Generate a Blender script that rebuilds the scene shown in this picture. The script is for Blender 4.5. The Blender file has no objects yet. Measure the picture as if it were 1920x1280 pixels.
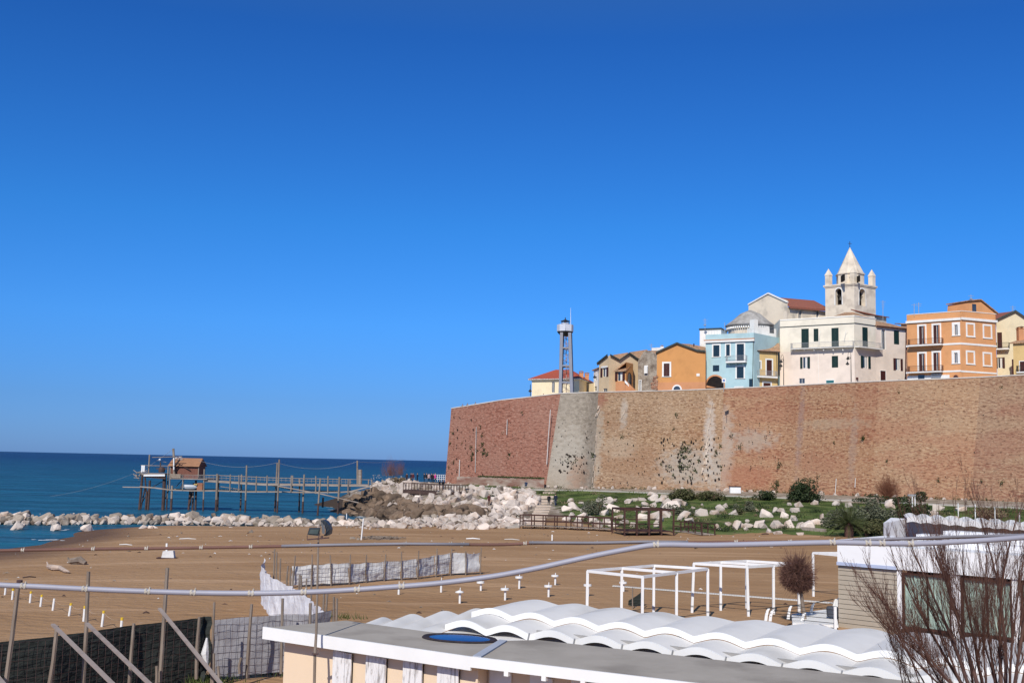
import bpy, bmesh, math, random
import numpy as np
from mathutils import Vector, Matrix, noise as mnoise
random.seed(7)
R = math.radians
sc = bpy.context.scene
col = sc.collection
# ------------------------------------------------------------------ camera
F = 2059.0; PITCH = R(6.27); ROLL = R(1.243); CAM = Vector((0, 0, 9.0))
_cr, _sr = math.cos(ROLL), math.sin(ROLL)
_fw = Vector((0, math.cos(PITCH), math.sin(PITCH))); _rt = Vector((1, 0, 0)); _up = Vector((0, -math.sin(PITCH), math.cos(PITCH)))
cam_d = bpy.data.cameras.new('camera'); cam = bpy.data.objects.new('camera', cam_d); col.objects.link(cam)
cam_d.sensor_width = 36.0; cam_d.lens = F / 1920 * 36
cam_d.clip_start = 0.1; cam_d.clip_end = 60000
cx = _rt * _cr + _up * _sr; cy = -_rt * _sr + _up * _cr; cz = -_fw
cam.matrix_world = Matrix(((cx.x, cy.x, cz.x, CAM.x), (cx.y, cy.y, cz.y, CAM.y), (cx.z, cy.z, cz.z, CAM.z), (0, 0, 0, 1)))
cam_d.dof.use_dof = True; cam_d.dof.focus_distance = 120; cam_d.dof.aperture_fstop = 16
sc.camera = cam
# ------------------------------------------------------------------ light
SUN_EL = R(39); SUN_TO = Vector((0.27, 0.96, 0)).normalized()      # horizontal direction in which shadows fall
w = bpy.data.worlds.new("World"); sc.world = w; w.use_nodes = True
nt = w.node_tree; bg = nt.nodes['Background']
sky = nt.nodes.new('ShaderNodeTexSky'); sky.sky_type = 'NISHITA'; sky.sun_disc = False
sky.sun_elevation = SUN_EL
sky.sun_rotation = math.atan2(-SUN_TO.x, -SUN_TO.y)
sky.altitude = 0; sky.air_density = 1.0; sky.dust_density = 0.3; sky.ozone_density = 3.0
# the camera's rendering of a clear sky is more saturated than the model's: grade it by elevation above the horizon; overhead, out of view, it is tinted to shape the fill light
stc = nt.nodes.new('ShaderNodeTexCoord'); ssx = nt.nodes.new('ShaderNodeSeparateXYZ'); nt.links.new(stc.outputs['Generated'], ssx.inputs[0])
srp = nt.nodes.new('ShaderNodeValToRGB'); nt.links.new(ssx.outputs['Z'], srp.inputs[0]); se = srp.color_ramp.elements
for i, (p_, c_) in enumerate([(0.0, (.19, .385, 1.0)), (0.05, (.18, .395, .90)), (0.12, (.170, .50, 1.04)), (0.21, (.130, .51, 1.02)), (0.37, (.10, .41, .92)), (0.60, (.46, .64, .78)), (1.0, (.80, .82, .78))]):
    k_ = se[i] if i < 2 else se.new(p_)
    k_.position = p_; k_.color = (*c_, 1)
smx = nt.nodes.new('ShaderNodeMix'); smx.data_type = 'RGBA'; smx.blend_type = 'MULTIPLY'; smx.inputs['Factor'].default_value = 1
nt.links.new(sky.outputs[0], smx.inputs['A']); nt.links.new(srp.outputs[0], smx.inputs['B']); nt.links.new(smx.outputs['Result'], bg.inputs[0]); bg.inputs[1].default_value = 0.12
sd = bpy.data.lights.new('sun', 'SUN'); sun = bpy.data.objects.new('sun', sd); col.objects.link(sun)
sd.energy = 4.5; sd.angle = R(0.55); sd.color = (1.0, 0.95, 0.87)
sdir = Vector((SUN_TO.x * math.cos(SUN_EL), SUN_TO.y * math.cos(SUN_EL), -math.sin(SUN_EL)))
sun.rotation_euler = sdir.to_track_quat('-Z', 'Y').to_euler()
sc.view_settings.view_transform = 'Standard'; sc.view_settings.look = 'None'; sc.view_settings.exposure = 0.0; sc.view_settings.gamma = 1.0
sc.cycles.max_bounces = 6; sc.cycles.transparent_max_bounces = 6
# ------------------------------------------------------------------ rays: turn a place seen in the picture into a point of the world
def ray(px, py):
    x, y = px - 960, py - 640
    xr = x * _cr + y * _sr; yr = -x * _sr + y * _cr
    return (_rt * (xr / F) - _up * (yr / F) + _fw)
def aY(px, py, Y):
    d = ray(px, py); return CAM + d * (Y / d.y)
def aZ(px, py, z):
    d = ray(px, py); return CAM + d * ((z - CAM.z) / d.z)
# ------------------------------------------------------------------ mesh builder
BASE = {}
class MB:
    def __init__(s): s.v = []; s.f = []; s.m = []; s.uv = None
    def add(s, vs, fs, mi=0):
        o = len(s.v); s.v += [Vector(p) for p in vs]
        for f in fs: s.f.append([i + o for i in f]); s.m.append(mi)
        return s
    def box(s, a, b, mi=0):
        x0, y0, z0 = a; x1, y1, z1 = b
        return s.ob(Vector(a), Vector((x1 - x0, 0, 0)), Vector((0, y1 - y0, 0)), Vector((0, 0, z1 - z0)), mi)
    def ob(s, o, a, b, c, mi=0):
        o = Vector(o); a = Vector(a); b = Vector(b); c = Vector(c)
        vs = [o, o + a, o + a + b, o + b, o + c, o + a + c, o + a + b + c, o + b + c]
        fs = [(0, 3, 2, 1), (4, 5, 6, 7), (0, 1, 5, 4), (1, 2, 6, 5), (2, 3, 7, 6), (3, 0, 4, 7)]
        if a.cross(b).dot(c) < 0: fs = [f[::-1] for f in fs]
        return s.add(vs, fs, mi)
    def bar(s, p, q, w=0.1, h=None, mi=0, upv=(0, 0, 1)):
        p = Vector(p); q = Vector(q); d = q - p; h = h or w
        if d.length < 1e-6: return s
        u = Vector(upv)
        if abs(d.normalized().dot(u)) > 0.98: u = Vector((0, 1, 0))
        a = d.cross(u).normalized() * w; b = a.cross(d).normalized() * h
        return s.ob(p - a / 2 - b / 2, a, b, d, mi)
    def tube(s, pts, r, n=5, mi=0, caps=True):
        pts = [Vector(p) for p in pts]; k = len(pts)
        rs = r if isinstance(r, (list, tuple)) else [r] * k
        o = len(s.v); ref = None
        for i, p in enumerate(pts):
            d = (pts[min(i + 1, k - 1)] - pts[max(i - 1, 0)])
            if d.length < 1e-9: d = Vector((0, 0, 1))
            d.normalize()
            if ref is None: ref = Vector((1, 0, 0)) if abs(d.x) < 0.9 else Vector((0, 1, 0))
            a = (ref - d * ref.dot(d))
            if a.length < 1e-5: a = d.orthogonal()
            a.normalize(); ref = a; b = d.cross(a)
            for j in range(n):
                t = 2 * math.pi * j / n
                s.v.append(p + (a * math.cos(t) + b * math.sin(t)) * rs[i])
        for i in range(k - 1):
            for j in range(n):
                s.f.append([o + i * n + j, o + i * n + (j + 1) % n, o + (i + 1) * n + (j + 1) % n, o + (i + 1) * n + j]); s.m.append(mi)
        if caps and n > 2:
            s.f.append([o + j for j in range(n)][::-1]); s.m.append(mi)
            s.f.append([o + (k - 1) * n + j for j in range(n)]); s.m.append(mi)
        return s
    def prism(s, poly, ext, mi=0):
        poly = [Vector(p) for p in poly]; ext = Vector(ext); n = len(poly)
        nrm = Vector((0, 0, 0))
        for i in range(n): nrm += poly[i].cross(poly[(i + 1) % n])
        fl = nrm.dot(ext) > 0
        vs = poly + [p + ext for p in poly]
        fs = [list(range(n)), list(range(n, 2 * n))[::-1]] + [[(i + 1) % n, i, i + n, (i + 1) % n + n] for i in range(n)]
        if fl: fs = [f[::-1] for f in fs]
        return s.add(vs, fs, mi)
    def lathe(s, c, prof, n=16, mi=0, caps=True):
        c = Vector(c); o = len(s.v)
        for (r, z) in prof:
            for j in range(n):
                t = 2 * math.pi * j / n; s.v.append(c + Vector((r * math.cos(t), r * math.sin(t), z)))
        for i in range(len(prof) - 1):
            for j in range(n):
                s.f.append([o + i * n + j, o + i * n + (j + 1) % n, o + (i + 1) * n + (j + 1) % n, o + (i + 1) * n + j]); s.m.append(mi)
        if caps:
            s.f.append([o + j for j in range(n)][::-1]); s.m.append(mi)
            s.f.append([o + (len(prof) - 1) * n + j for j in range(n)]); s.m.append(mi)
        return s
    def build(s, name, mats, parent=None, base=None, smooth=False):
        if not isinstance(mats, (list, tuple)): mats = [mats]
        if parent is not None: b = BASE[parent.name]
        else: b = Vector(base) if base is not None else Vector((0, 0, 0))
        me = bpy.data.meshes.new(name)
        me.from_pydata([tuple(p - b) for p in s.v], [], s.f)
        for m in mats: me.materials.append(m)
        me.polygons.foreach_set('material_index', s.m)
        if smooth: me.polygons.foreach_set('use_smooth', [True] * len(s.f))
        if s.uv:
            ul = me.uv_layers.new(name='UVMap')
            fl = np.array([s.uv[i] for f in s.f for i in f], dtype=np.float32).ravel()
            ul.data.foreach_set('uv', fl)
        me.update()
        o = bpy.data.objects.new(name, me); col.objects.link(o)
        if parent is not None: o.parent = parent
        else: o.location = b
        BASE[o.name] = b
        return o
def tag(o, label=None, cat=None, group=None, kind=None):
    if label: o['label'] = label
    if cat: o['category'] = cat
    if group: o['group'] = group
    if kind: o['kind'] = kind
    return o
def thing(name, label, cat, base, group=None):
    o = bpy.data.objects.new(name, None); col.objects.link(o); o.location = Vector(base); o.empty_display_size = 0.3
    BASE[o.name] = Vector(base)
    return tag(o, label, cat, group)
def clone(o, parent=None):
    c = o.copy(); col.objects.link(c)
    if parent is not None: c.parent = parent
    BASE[c.name] = BASE[o.name]
    for ch in [x for x in KIDS.get(o.name, [])]: clone(ch, c)
    return c
KIDS = {}
def index_kids():
    KIDS.clear()
    for o in bpy.data.objects:
        if o.parent: KIDS.setdefault(o.parent.name, []).append(o)
# ------------------------------------------------------------------ materials
def S(c):   # picture colour (0-255) to linear
    return tuple(((v / 255) / 12.92 if v / 255 <= 0.04045 else ((v / 255 + 0.055) / 1.055) ** 2.4) for v in c)
def mat(name, c1, c2=None, rough=0.85, scale=1.0, stretch=(1, 1, 1), detail=5, bump=0.0, bscale=None, metal=0.0, spec=0.3,
        rnd=0.0, c3=None, s3=0.2, lo=0.35, hi=0.65, coord='Object', trans=0.0, bdist=0.05):
    m = bpy.data.materials.new(name); m.use_nodes = True; t = m.node_tree; N = t.nodes; L = t.links
    b = N['Principled BSDF']; b.inputs['Roughness'].default_value = rough; b.inputs['Metallic'].default_value = metal
    b.inputs['Specular IOR Level'].default_value = spec
    if c2 is None: c2 = tuple(v * 0.82 for v in c1)
    tc = N.new('ShaderNodeTexCoord'); mp = N.new('ShaderNodeMapping'); mp.inputs['Scale'].default_value = stretch
    L.new(tc.outputs[coord], mp.inputs[0])
    n = N.new('ShaderNodeTexNoise'); n.inputs['Scale'].default_value = scale; n.inputs['Detail'].default_value = detail; n.inputs['Roughness'].default_value = 0.6
    L.new(mp.outputs[0], n.inputs['Vector'])
    cr = N.new('ShaderNodeValToRGB'); e = cr.color_ramp.elements
    e[0].position = lo; e[0].color = (*c1, 1); e[1].position = hi; e[1].color = (*c2, 1)
    L.new(n.outputs['Fac'], cr.inputs[0]); out = cr.outputs[0]
    if c3 is not None:
        n3 = N.new('ShaderNodeTexNoise'); n3.inputs['Scale'].default_value = s3; n3.inputs['Detail'].default_value = 6; L.new(mp.outputs[0], n3.inputs['Vector'])
        r3 = N.new('ShaderNodeMapRange'); r3.inputs[1].default_value = 0.48; r3.inputs[2].default_value = 0.66; L.new(n3.outputs['Fac'], r3.inputs[0])
        mx = N.new('ShaderNodeMix'); mx.data_type = 'RGBA'; L.new(r3.outputs[0], mx.inputs['Factor']); L.new(out, mx.inputs['A']); mx.inputs['B'].default_value = (*c3, 1)
        out = mx.outputs['Result']
    if rnd > 0:
        oi = N.new('ShaderNodeObjectInfo'); mr = N.new('ShaderNodeMapRange'); mr.inputs[3].default_value = 1 - rnd; mr.inputs[4].default_value = 1 + rnd * 0.6
        L.new(oi.outputs['Random'], mr.inputs[0]); h = N.new('ShaderNodeHueSaturation'); L.new(mr.outputs[0], h.inputs['Value']); L.new(out, h.inputs['Color']); out = h.outputs[0]
    L.new(out, b.inputs['Base Color'])
    if bump > 0:
        nb = N.new('ShaderNodeTexNoise'); nb.inputs['Scale'].default_value = bscale or scale * 3; nb.inputs['Detail'].default_value = 6; L.new(mp.outputs[0], nb.inputs['Vector'])
        bp = N.new('ShaderNodeBump'); bp.inputs['Strength'].default_value = bump; bp.inputs['Distance'].default_value = bdist
        L.new(nb.outputs['Fac'], bp.inputs['Height']); L.new(bp.outputs[0], b.inputs['Normal'])
    if trans > 0: b.inputs['Transmission Weight'].default_value = trans
    return m
M = {}
def plaster(name, c, dirt=0.85):
    M[name] = mat(name, c, tuple(v * 0.93 for v in c), rough=0.9, scale=0.35, bump=0.15, bscale=4, c3=tuple(v * dirt for v in c), s3=0.5)
    return M[name]
# ================================================================== sea and terrain
def sea_material():
    m = bpy.data.materials.new('sea_water'); m.use_nodes = True; t = m.node_tree; N = t.nodes; L = t.links
    N.remove(N['Principled BSDF']); b = N.new('ShaderNodeBsdfDiffuse'); gl = N.new('ShaderNodeBsdfGlossy'); gl.inputs['Roughness'].default_value = 0.28
    fr = N.new('ShaderNodeFresnel'); fr.inputs['IOR'].default_value = 1.33; fm = N.new('ShaderNodeMath'); fm.operation = 'MULTIPLY'; fm.inputs[1].default_value = 0.34; fm.use_clamp = True
    ms = N.new('ShaderNodeMixShader'); L.new(fr.outputs[0], fm.inputs[0]); L.new(fm.outputs[0], ms.inputs[0]); L.new(b.outputs[0], ms.inputs[1]); L.new(gl.outputs[0], ms.inputs[2]); L.new(ms.outputs[0], N['Material Output'].inputs[0])
    tc = N.new('ShaderNodeTexCoord'); sx = N.new('ShaderNodeSeparateXYZ'); L.new(tc.outputs['Object'], sx.inputs[0])
    # deeper water offshore is bluer, sandy shallows are greener
    n0 = N.new('ShaderNodeTexNoise'); n0.inputs['Scale'].default_value = 0.012; n0.inputs['Detail'].default_value = 4
    mp0 = N.new('ShaderNodeMapping'); mp0.inputs['Scale'].default_value = (0.6, 2.2, 1); L.new(tc.outputs['Object'], mp0.inputs[0]); L.new(mp0.outputs[0], n0.inputs['Vector'])
    ad = N.new('ShaderNodeMath'); ad.operation = 'MULTIPLY_ADD'; ad.inputs[1].default_value = 220; L.new(n0.outputs['Fac'], ad.inputs[0]); L.new(sx.outputs['Y'], ad.inputs[2])
    mr = N.new('ShaderNodeMapRange'); mr.inputs[1].default_value = 180; mr.inputs[2].default_value = 1900; L.new(ad.outputs[0], mr.inputs[0])
    pw = N.new('ShaderNodeMath'); pw.operation = 'POWER'; pw.inputs[1].default_value = 0.45; L.new(mr.outputs[0], pw.inputs[0])
    cr = N.new('ShaderNodeValToRGB'); e = cr.color_ramp.elements
    e[0].position = 0.0; e[0].color = (0.013, 0.088, 0.135, 1); e[1].position = 1.0; e[1].color = (0.003, 0.037, 0.115, 1)
    k = e.new(0.45); k.color = (0.008, 0.078, 0.140, 1)
    L.new(pw.outputs[0], cr.inputs[0])
    mpc = N.new('ShaderNodeMapping'); mpc.inputs['Scale'].default_value = (0.03, 0.11, 1); L.new(tc.outputs['Object'], mpc.inputs[0]); nc = N.new('ShaderNodeTexNoise'); nc.inputs['Scale'].default_value = 1.0; nc.inputs['Detail'].default_value = 9; nc.inputs['Roughness'].default_value = .78; L.new(mpc.outputs[0], nc.inputs['Vector'])
    rc = N.new('ShaderNodeMapRange'); rc.inputs[1].default_value = .35; rc.inputs[2].default_value = .65; rc.inputs[3].default_value = .50; rc.inputs[4].default_value = 1.6; L.new(nc.outputs['Fac'], rc.inputs[0])
    hc = N.new('ShaderNodeHueSaturation'); L.new(cr.outputs[0], hc.inputs['Color']); L.new(rc.outputs[0], hc.inputs['Value']); L.new(hc.outputs[0], b.inputs['Color'])
    hs_ = []
    for (s, st, w_) in ((0.9, (0.35, 1.0, 1), 1.0), (0.16, (0.35, 1.0, 1), 4.0), (0.035, (0.3, 1.0, 1), 10.0)):
        mp = N.new('ShaderNodeMapping'); mp.inputs['Scale'].default_value = st; mp.inputs['Rotation'].default_value = (0, 0, 0.12); L.new(tc.outputs['Object'], mp.inputs[0])
        n = N.new('ShaderNodeTexNoise'); n.inputs['Scale'].default_value = s; n.inputs['Detail'].default_value = 4; L.new(mp.outputs[0], n.inputs['Vector'])
        mu = N.new('ShaderNodeMath'); mu.operation = 'MULTIPLY'; mu.inputs[1].default_value = w_; L.new(n.outputs['Fac'], mu.inputs[0]); hs_.append(mu)
    a1 = N.new('ShaderNodeMath'); L.new(hs_[0].outputs[0], a1.inputs[0]); L.new(hs_[1].outputs[0], a1.inputs[1])
    a2 = N.new('ShaderNodeMath'); L.new(a1.outputs[0], a2.inputs[0]); L.new(hs_[2].outputs[0], a2.inputs[1])
    bp = N.new('ShaderNodeBump'); bp.inputs['Strength'].default_value = 1.0; bp.inputs['Distance'].default_value = 0.42
    L.new(a2.outputs[0], bp.inputs['Height']); L.new(bp.outputs[0], b.inputs['Normal']); L.new(bp.outputs[0], gl.inputs['Normal']); L.new(bp.outputs[0], fr.inputs['Normal'])
    return m
sea = MB().add([(-30000, -60, 0), (30000, -60, 0), (30000, 42000, 0), (-30000, 42000, 0)], [(0, 1, 2, 3)]).build('sea', sea_material())
tag(sea, kind='structure')
# ---- heights: scattered known points, smooth interpolation
CP = []
def cp(px, py, z): p = aZ(px, py, z); CP.append((p.x, p.y, z))
for x in (-30, -15, 0, 15, 30, 55): 
    for y, z in ((6, 2.6), (20, 2.3), (32, 2.05), (45, 1.6)): CP.append((x, y, z))
CP += [(-60, 8, 1.8), (-60, 30, 1.2), (-45, 45, 0.9), (-75, 30, -0.3), (-75, 60, -1.0), (-95, 90, -2), (-95, 150, -3), (-50, 165, -3), (-100, 10, 0.5)]
for x in (-18, -5, 10, 25, 45): CP += [(x, 60, 1.45), (x, 80, 1.3)]
for x in (-12, 5, 22, 38): CP += [(x, 100, 1.25)]
for (px, py, z) in [(0, 1031, 0), (90, 1021, 0), (150, 1005, 0), (185, 993, 0.0), (-120, 1042, 0), (0, 1000, -0.7), (80, 995, -0.5), (-100, 1000, -1.2),
                    (0, 1060, 0.6), (120, 1040, 0.5), (260, 1010, 0.8), (250, 987, 0.5), (330, 984, .55), (480, 986, .6), (600, 987, .6), (400, 992, 0.8), (550, 995, 0.9), (700, 998, 1.0), (850, 996, 1.1), (980, 992, 1.2),
                    (0, 968, -1.0), (200, 964, -1.0), (400, 962, -1.3), (600, 963, -1.2), (680, 972, -0.6), (640, 958, -0.3), (760, 972, 0.4), (860, 972, 1.0),
                    (690, 945, 1.6), (680, 925, 3.0), (700, 910, 4.2), (665, 912, 3.2), (645, 935, 0.3), (780, 935, 2.8), (860, 950, 2.2), (880, 925, 3.8), (770, 906, 4.4), (830, 908, 4.5),
                    (930, 945, 2.4), (930, 918, 4.2), (1000, 950, 2.6), (1000, 920, 4.2), (1050, 947, 2.8), (1060, 985, 1.5), (1150, 985, 1.5), (1250, 990, 1.5), (1315, 998, 1.5),
                    (1430, 1000, 1.6), (1550, 1008, 1.7), (1650, 1012, 1.8), (1100, 945, 3.0), (1300, 945, 3.4), (1450, 950, 3.4), (1600, 950, 3.6), (1800, 975, 3.0), (1800, 955, 3.9), (1920, 975, 3.4),
                    (1100, 919, 4.5), (1300, 925, 4.5), (1500, 933, 4.5), (1700, 942, 4.5), (1900, 950, 4.5), (1250, 968, 2.6), (1450, 975, 2.6)]: cp(px, py, z)
WB = [(834, 905, 215), (930, 909, 207.5), (1022, 912.5, 201), (1082, 914, 199.8), (1112, 915, 201.5), (1230, 917, 204), (1350, 918.5, 204.5), (1456, 922.5, 198), (1545, 926, 191), (1632, 930, 184.5), (1725, 933.5, 179.5), (1820, 937, 175.5), (2020, 944, 167), (2150, 950, 161)]
for (px, py, Y) in WB:
    p = aY(px, py, Y); CP.append((p.x, p.y, 4.6)); CP.append((p.x, p.y + 12, 4.6))
for px in (735, 765, 795, 822):
    p = aY(px, 903.8, 213); CP.append((p.x, 213, p.z)); CP.append((p.x, 217, p.z)); CP.append((p.x, 207, p.z - .15))
CP += [(-40, 232, -2.5), (-25, 238, -2.5), (-12, 226, 3.4), (-28, 224, 2.8), (-22, 212, 4.3), (-37, 200, -2.0), (-34, 185, -1.6), (-8, 245, 3.0), (60, 245, 5), (110, 200, 5), (110, 120, 4), (80, 90, 2.2), (-60, 200, -4), (-110, 240, -5)]
CP = np.array(CP, dtype=float)
def _k(d): return np.where(d > 0, d, 0.0)
_A = CP[:, :2]; _n = len(_A)
_D = np.linalg.norm(_A[:, None, :] - _A[None, :, :], axis=2)
_Kmat = np.zeros((_n + 3, _n + 3)); _Kmat[:_n, :_n] = -_k(_D) + np.eye(_n) * -0.8 * 0 + np.eye(_n) * 1.5
_Kmat[:_n, _n] = 1; _Kmat[:_n, _n + 1:] = _A / 100; _Kmat[_n:, :_n] = _Kmat[:_n, _n:].T
_W = np.linalg.solve(_Kmat, np.concatenate([CP[:, 2], [0, 0, 0]]))
def hts(P):
    d = np.linalg.norm(P[:, None, :] - _A[None, :, :], axis=2)
    return -d @ _W[:_n] + _W[_n] + (P / 100) @ _W[_n + 1:]
def H(x, y): return float(hts(np.array([[x, y]]))[0])
def onG(px, py, z0=1.5):
    """point of the terrain seen at px,py"""
    z = z0
    for _ in range(6):
        p = aZ(px, py, z); z = 0.5 * z + 0.5 * H(p.x, p.y)
    p = aZ(px, py, z); return Vector((p.x, p.y, H(p.x, p.y)))
def inpoly(x, y, P):
    c = False; n = len(P); j = n - 1
    for i in range(n):
        if (P[i][1] > y) != (P[j][1] > y) and x < (P[j][0] - P[i][0]) * (y - P[i][1]) / (P[j][1] - P[i][1]) + P[i][0]: c = not c
        j = i
    return c
def ground_z(px, py, z0=1.5): return onG(px, py, z0)
GR_PX = [(868, 922), (905, 912), (1000, 916), (1080, 917), (1300, 926), (1500, 934), (1700, 943), (1960, 956), (1990, 1015), (1660, 1010), (1560, 1004), (1440, 998), (1330, 1001), (1240, 996), (1130, 988), (1075, 978), (1050, 955), (1040, 935), (1000, 928), (930, 932)]
GRP = [(lambda p: (p.x, p.y))(onG(a, b, 3.5)) for a, b in GR_PX]
def poly_sd(x, y, P):
    best = 1e9
    for i in range(len(P)):
        ax, ay = P[i]; bx, by = P[(i + 1) % len(P)]
        dx, dy = bx - ax, by - ay; t = max(0, min(1, ((x - ax) * dx + (y - ay) * dy) / (dx * dx + dy * dy + 1e-9)))
        best = min(best, math.hypot(x - ax - t * dx, y - ay - t * dy))
    return best if inpoly(x, y, P) else -best
def terrain():
    xs = np.concatenate([np.arange(-320, -80, 20), np.arange(-80, 86, 1.0), np.arange(90, 330, 20)]); ys = np.concatenate([[-40, -20, 0, 6], np.arange(10, 246, 1.0), [255, 275]])
    X, Y = np.meshgrid(xs, ys); P = np.stack([X.ravel(), Y.ravel()], 1)
    Z = np.concatenate([hts(P[i:i + 20000]) for i in range(0, len(P), 20000)])
    Z = np.clip(Z, -5, 6)
    for i in range(len(P)):
        x, y = P[i]
        if -90 < x < 95 and Z[i] > 0.2:
            Z[i] += 0.045 * mnoise.noise(Vector((x * 0.12, y * 0.12, 3))) + 0.05 * mnoise.noise(Vector((x * 0.45, y * 0.45, 7)))
    nx, ny = len(xs), len(ys)
    me = bpy.data.meshes.new('ground')
    me.from_pydata([(P[i][0], P[i][1], Z[i]) for i in range(len(P))], [], [(j * nx + i, j * nx + i + 1, (j + 1) * nx + i + 1, (j + 1) * nx + i) for j in range(ny - 1) for i in range(nx - 1)])
    at = me.attributes.new('grass', 'FLOAT', 'POINT'); dk = me.attributes.new('wet', 'FLOAT', 'POINT')
    g = []; wv = []
    for i in range(len(P)):
        x, y = P[i]
        if y > 100: g.append(max(0, min(1, 0.5 + poly_sd(x, y, GRP) * 0.14)))
        else: g.append(0.0)
        wv.append(max(0, min(1, ((0.75 if y < 140 else 2.2) - Z[i]) / (0.6 if y < 140 else 1.6))))
    at.data.foreach_set('value', g); dk.data.foreach_set('value', wv)
    me.polygons.foreach_set('use_smooth', [True] * len(me.polygons))
    o = bpy.data.objects.new('ground', me); col.objects.link(o); tag(o, kind='structure')
    m = bpy.data.materials.new('sand_and_turf'); m.use_nodes = True; t = m.node_tree; N = t.nodes; L = t.links; b = N['Principled BSDF']
    b.inputs['Roughness'].default_value = 0.95; b.inputs['Specular IOR Level'].default_value = 0.15
    tc = N.new('ShaderNodeTexCoord')
    def nz(s, det=6, st=(1, 1, 1)):
        mp = N.new('ShaderNodeMapping'); mp.inputs['Scale'].default_value = st; L.new(tc.outputs['Object'], mp.inputs[0])
        n = N.new('ShaderNodeTexNoise'); n.inputs['Scale'].default_value = s; n.inputs['Detail'].default_value = det; L.new(mp.outputs[0], n.inputs['Vector']); return n
    def ramp(n, a, ca, bb, cb):
        r = N.new('ShaderNodeValToRGB'); e = r.color_ramp.elements; e[0].position = a; e[0].color = (*ca, 1); e[1].position = bb; e[1].color = (*cb, 1); L.new(n, r.inputs[0]); return r.outputs[0]
    def mix(f, a, bb):
        x = N.new('ShaderNodeMix'); x.data_type = 'RGBA'; L.new(f, x.inputs['Factor']); L.new(a, x.inputs['A'])
        if isinstance(bb, tuple): x.inputs['B'].default_value = (*bb, 1)
        else: L.new(bb, x.inputs['B'])
        return x.outputs['Result']
    def rng(n, a, bb, c=0, d=1):
        r = N.new('ShaderNodeMapRange'); r.inputs[1].default_value = a; r.inputs[2].default_value = bb; r.inputs[3].default_value = c; r.inputs[4].default_value = d; L.new(n, r.inputs[0]); return r.outputs[0]
    sand = ramp(nz(0.09, 8, (0.6, 1.6, 1)).outputs['Fac'], 0.35, (0.305, 0.176, 0.088), 0.68, (0.38, 0.232, 0.125))
    streak = rng(nz(0.35, 6, (0.12, 1.3, 1)).outputs['Fac'], 0.56, 0.66, 0, 0.55)
    sand = mix(streak, sand, (0.50, 0.32, 0.19))
    speck = rng(nz(3.2, 3).outputs['Fac'], 0.69, 0.74, 0, 0.6); sand = mix(speck, sand, (0.11, 0.07, 0.045))
    speck2 = rng(nz(2.3, 3, (1, 2, 1)).outputs['Fac'], 0.71, 0.75, 0, 0.7); sand = mix(speck2, sand, (0.55, 0.45, 0.36))
    aw = N.new('ShaderNodeAttribute'); aw.attribute_name = 'wet'; sand = mix(rng(aw.outputs['Fac'], 0.2, 0.9), sand, (0.13, 0.075, 0.048))
    gr = ramp(nz(0.25, 8).outputs['Fac'], 0.38, (0.032, 0.052, 0.012), 0.62, (0.105, 0.145, 0.038))
    gr = mix(rng(nz(0.5, 5).outputs['Fac'], 0.54, 0.66, 0, 0.75), gr, (0.16, 0.13, 0.065))
    ag = N.new('ShaderNodeAttribute'); ag.attribute_name = 'grass'
    ma = N.new('ShaderNodeMath'); ma.operation = 'MULTIPLY_ADD'; ma.inputs[1].default_value = 0.8; L.new(nz(0.7, 5).outputs['Fac'], ma.inputs[0]); L.new(ag.outputs['Fac'], ma.inputs[2])
    sxy = N.new('ShaderNodeSeparateXYZ'); L.new(tc.outputs['Object'], sxy.inputs[0])
    ay = N.new('ShaderNodeMath'); ay.operation = 'MULTIPLY_ADD'; ay.inputs[1].default_value = 16; L.new(nz(0.2, 4).outputs['Fac'], ay.inputs[0]); L.new(sxy.outputs['Y'], ay.inputs[2])
    earth = ramp(nz(0.8, 8).outputs['Fac'], 0.4, (0.20, 0.155, 0.11), 0.62, (0.42, 0.35, 0.29)); earth = mix(rng(nz(0.35, 6).outputs['Fac'], 0.56, 0.63, 0, .35), earth, (0.06, 0.085, 0.025))
    sand = mix(rng(ay.outputs[0], 150, 158), sand, earth)
    wetk = N.new('ShaderNodeMath'); wetk.operation = 'MULTIPLY'; L.new(rng(aw.outputs['Fac'], 0.02, 0.5), wetk.inputs[0]); L.new(rng(sxy.outputs['Y'], 138, 150), wetk.inputs[1]); sand = mix(wetk.outputs[0], sand, (0.055, 0.038, 0.026))
    c = mix(rng(ma.outputs[0], 0.84, 0.94), sand, gr)
    L.new(c, b.inputs['Base Color'])
    bp = N.new('ShaderNodeBump'); bp.inputs['Strength'].default_value = 1.0; bp.inputs['Distance'].default_value = 0.16
    a2 = N.new('ShaderNodeMath'); L.new(nz(1.6, 10, (.8, 1.4, 1)).outputs['Fac'], a2.inputs[0]); L.new(nz(0.5, 4, (0.6, 1.6, 1)).outputs['Fac'], a2.inputs[1])
    L.new(a2.outputs[0], bp.inputs['Height']); L.new(bp.outputs[0], b.inputs['Normal'])
    me.materials.append(m); return o
ground = terrain()
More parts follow.
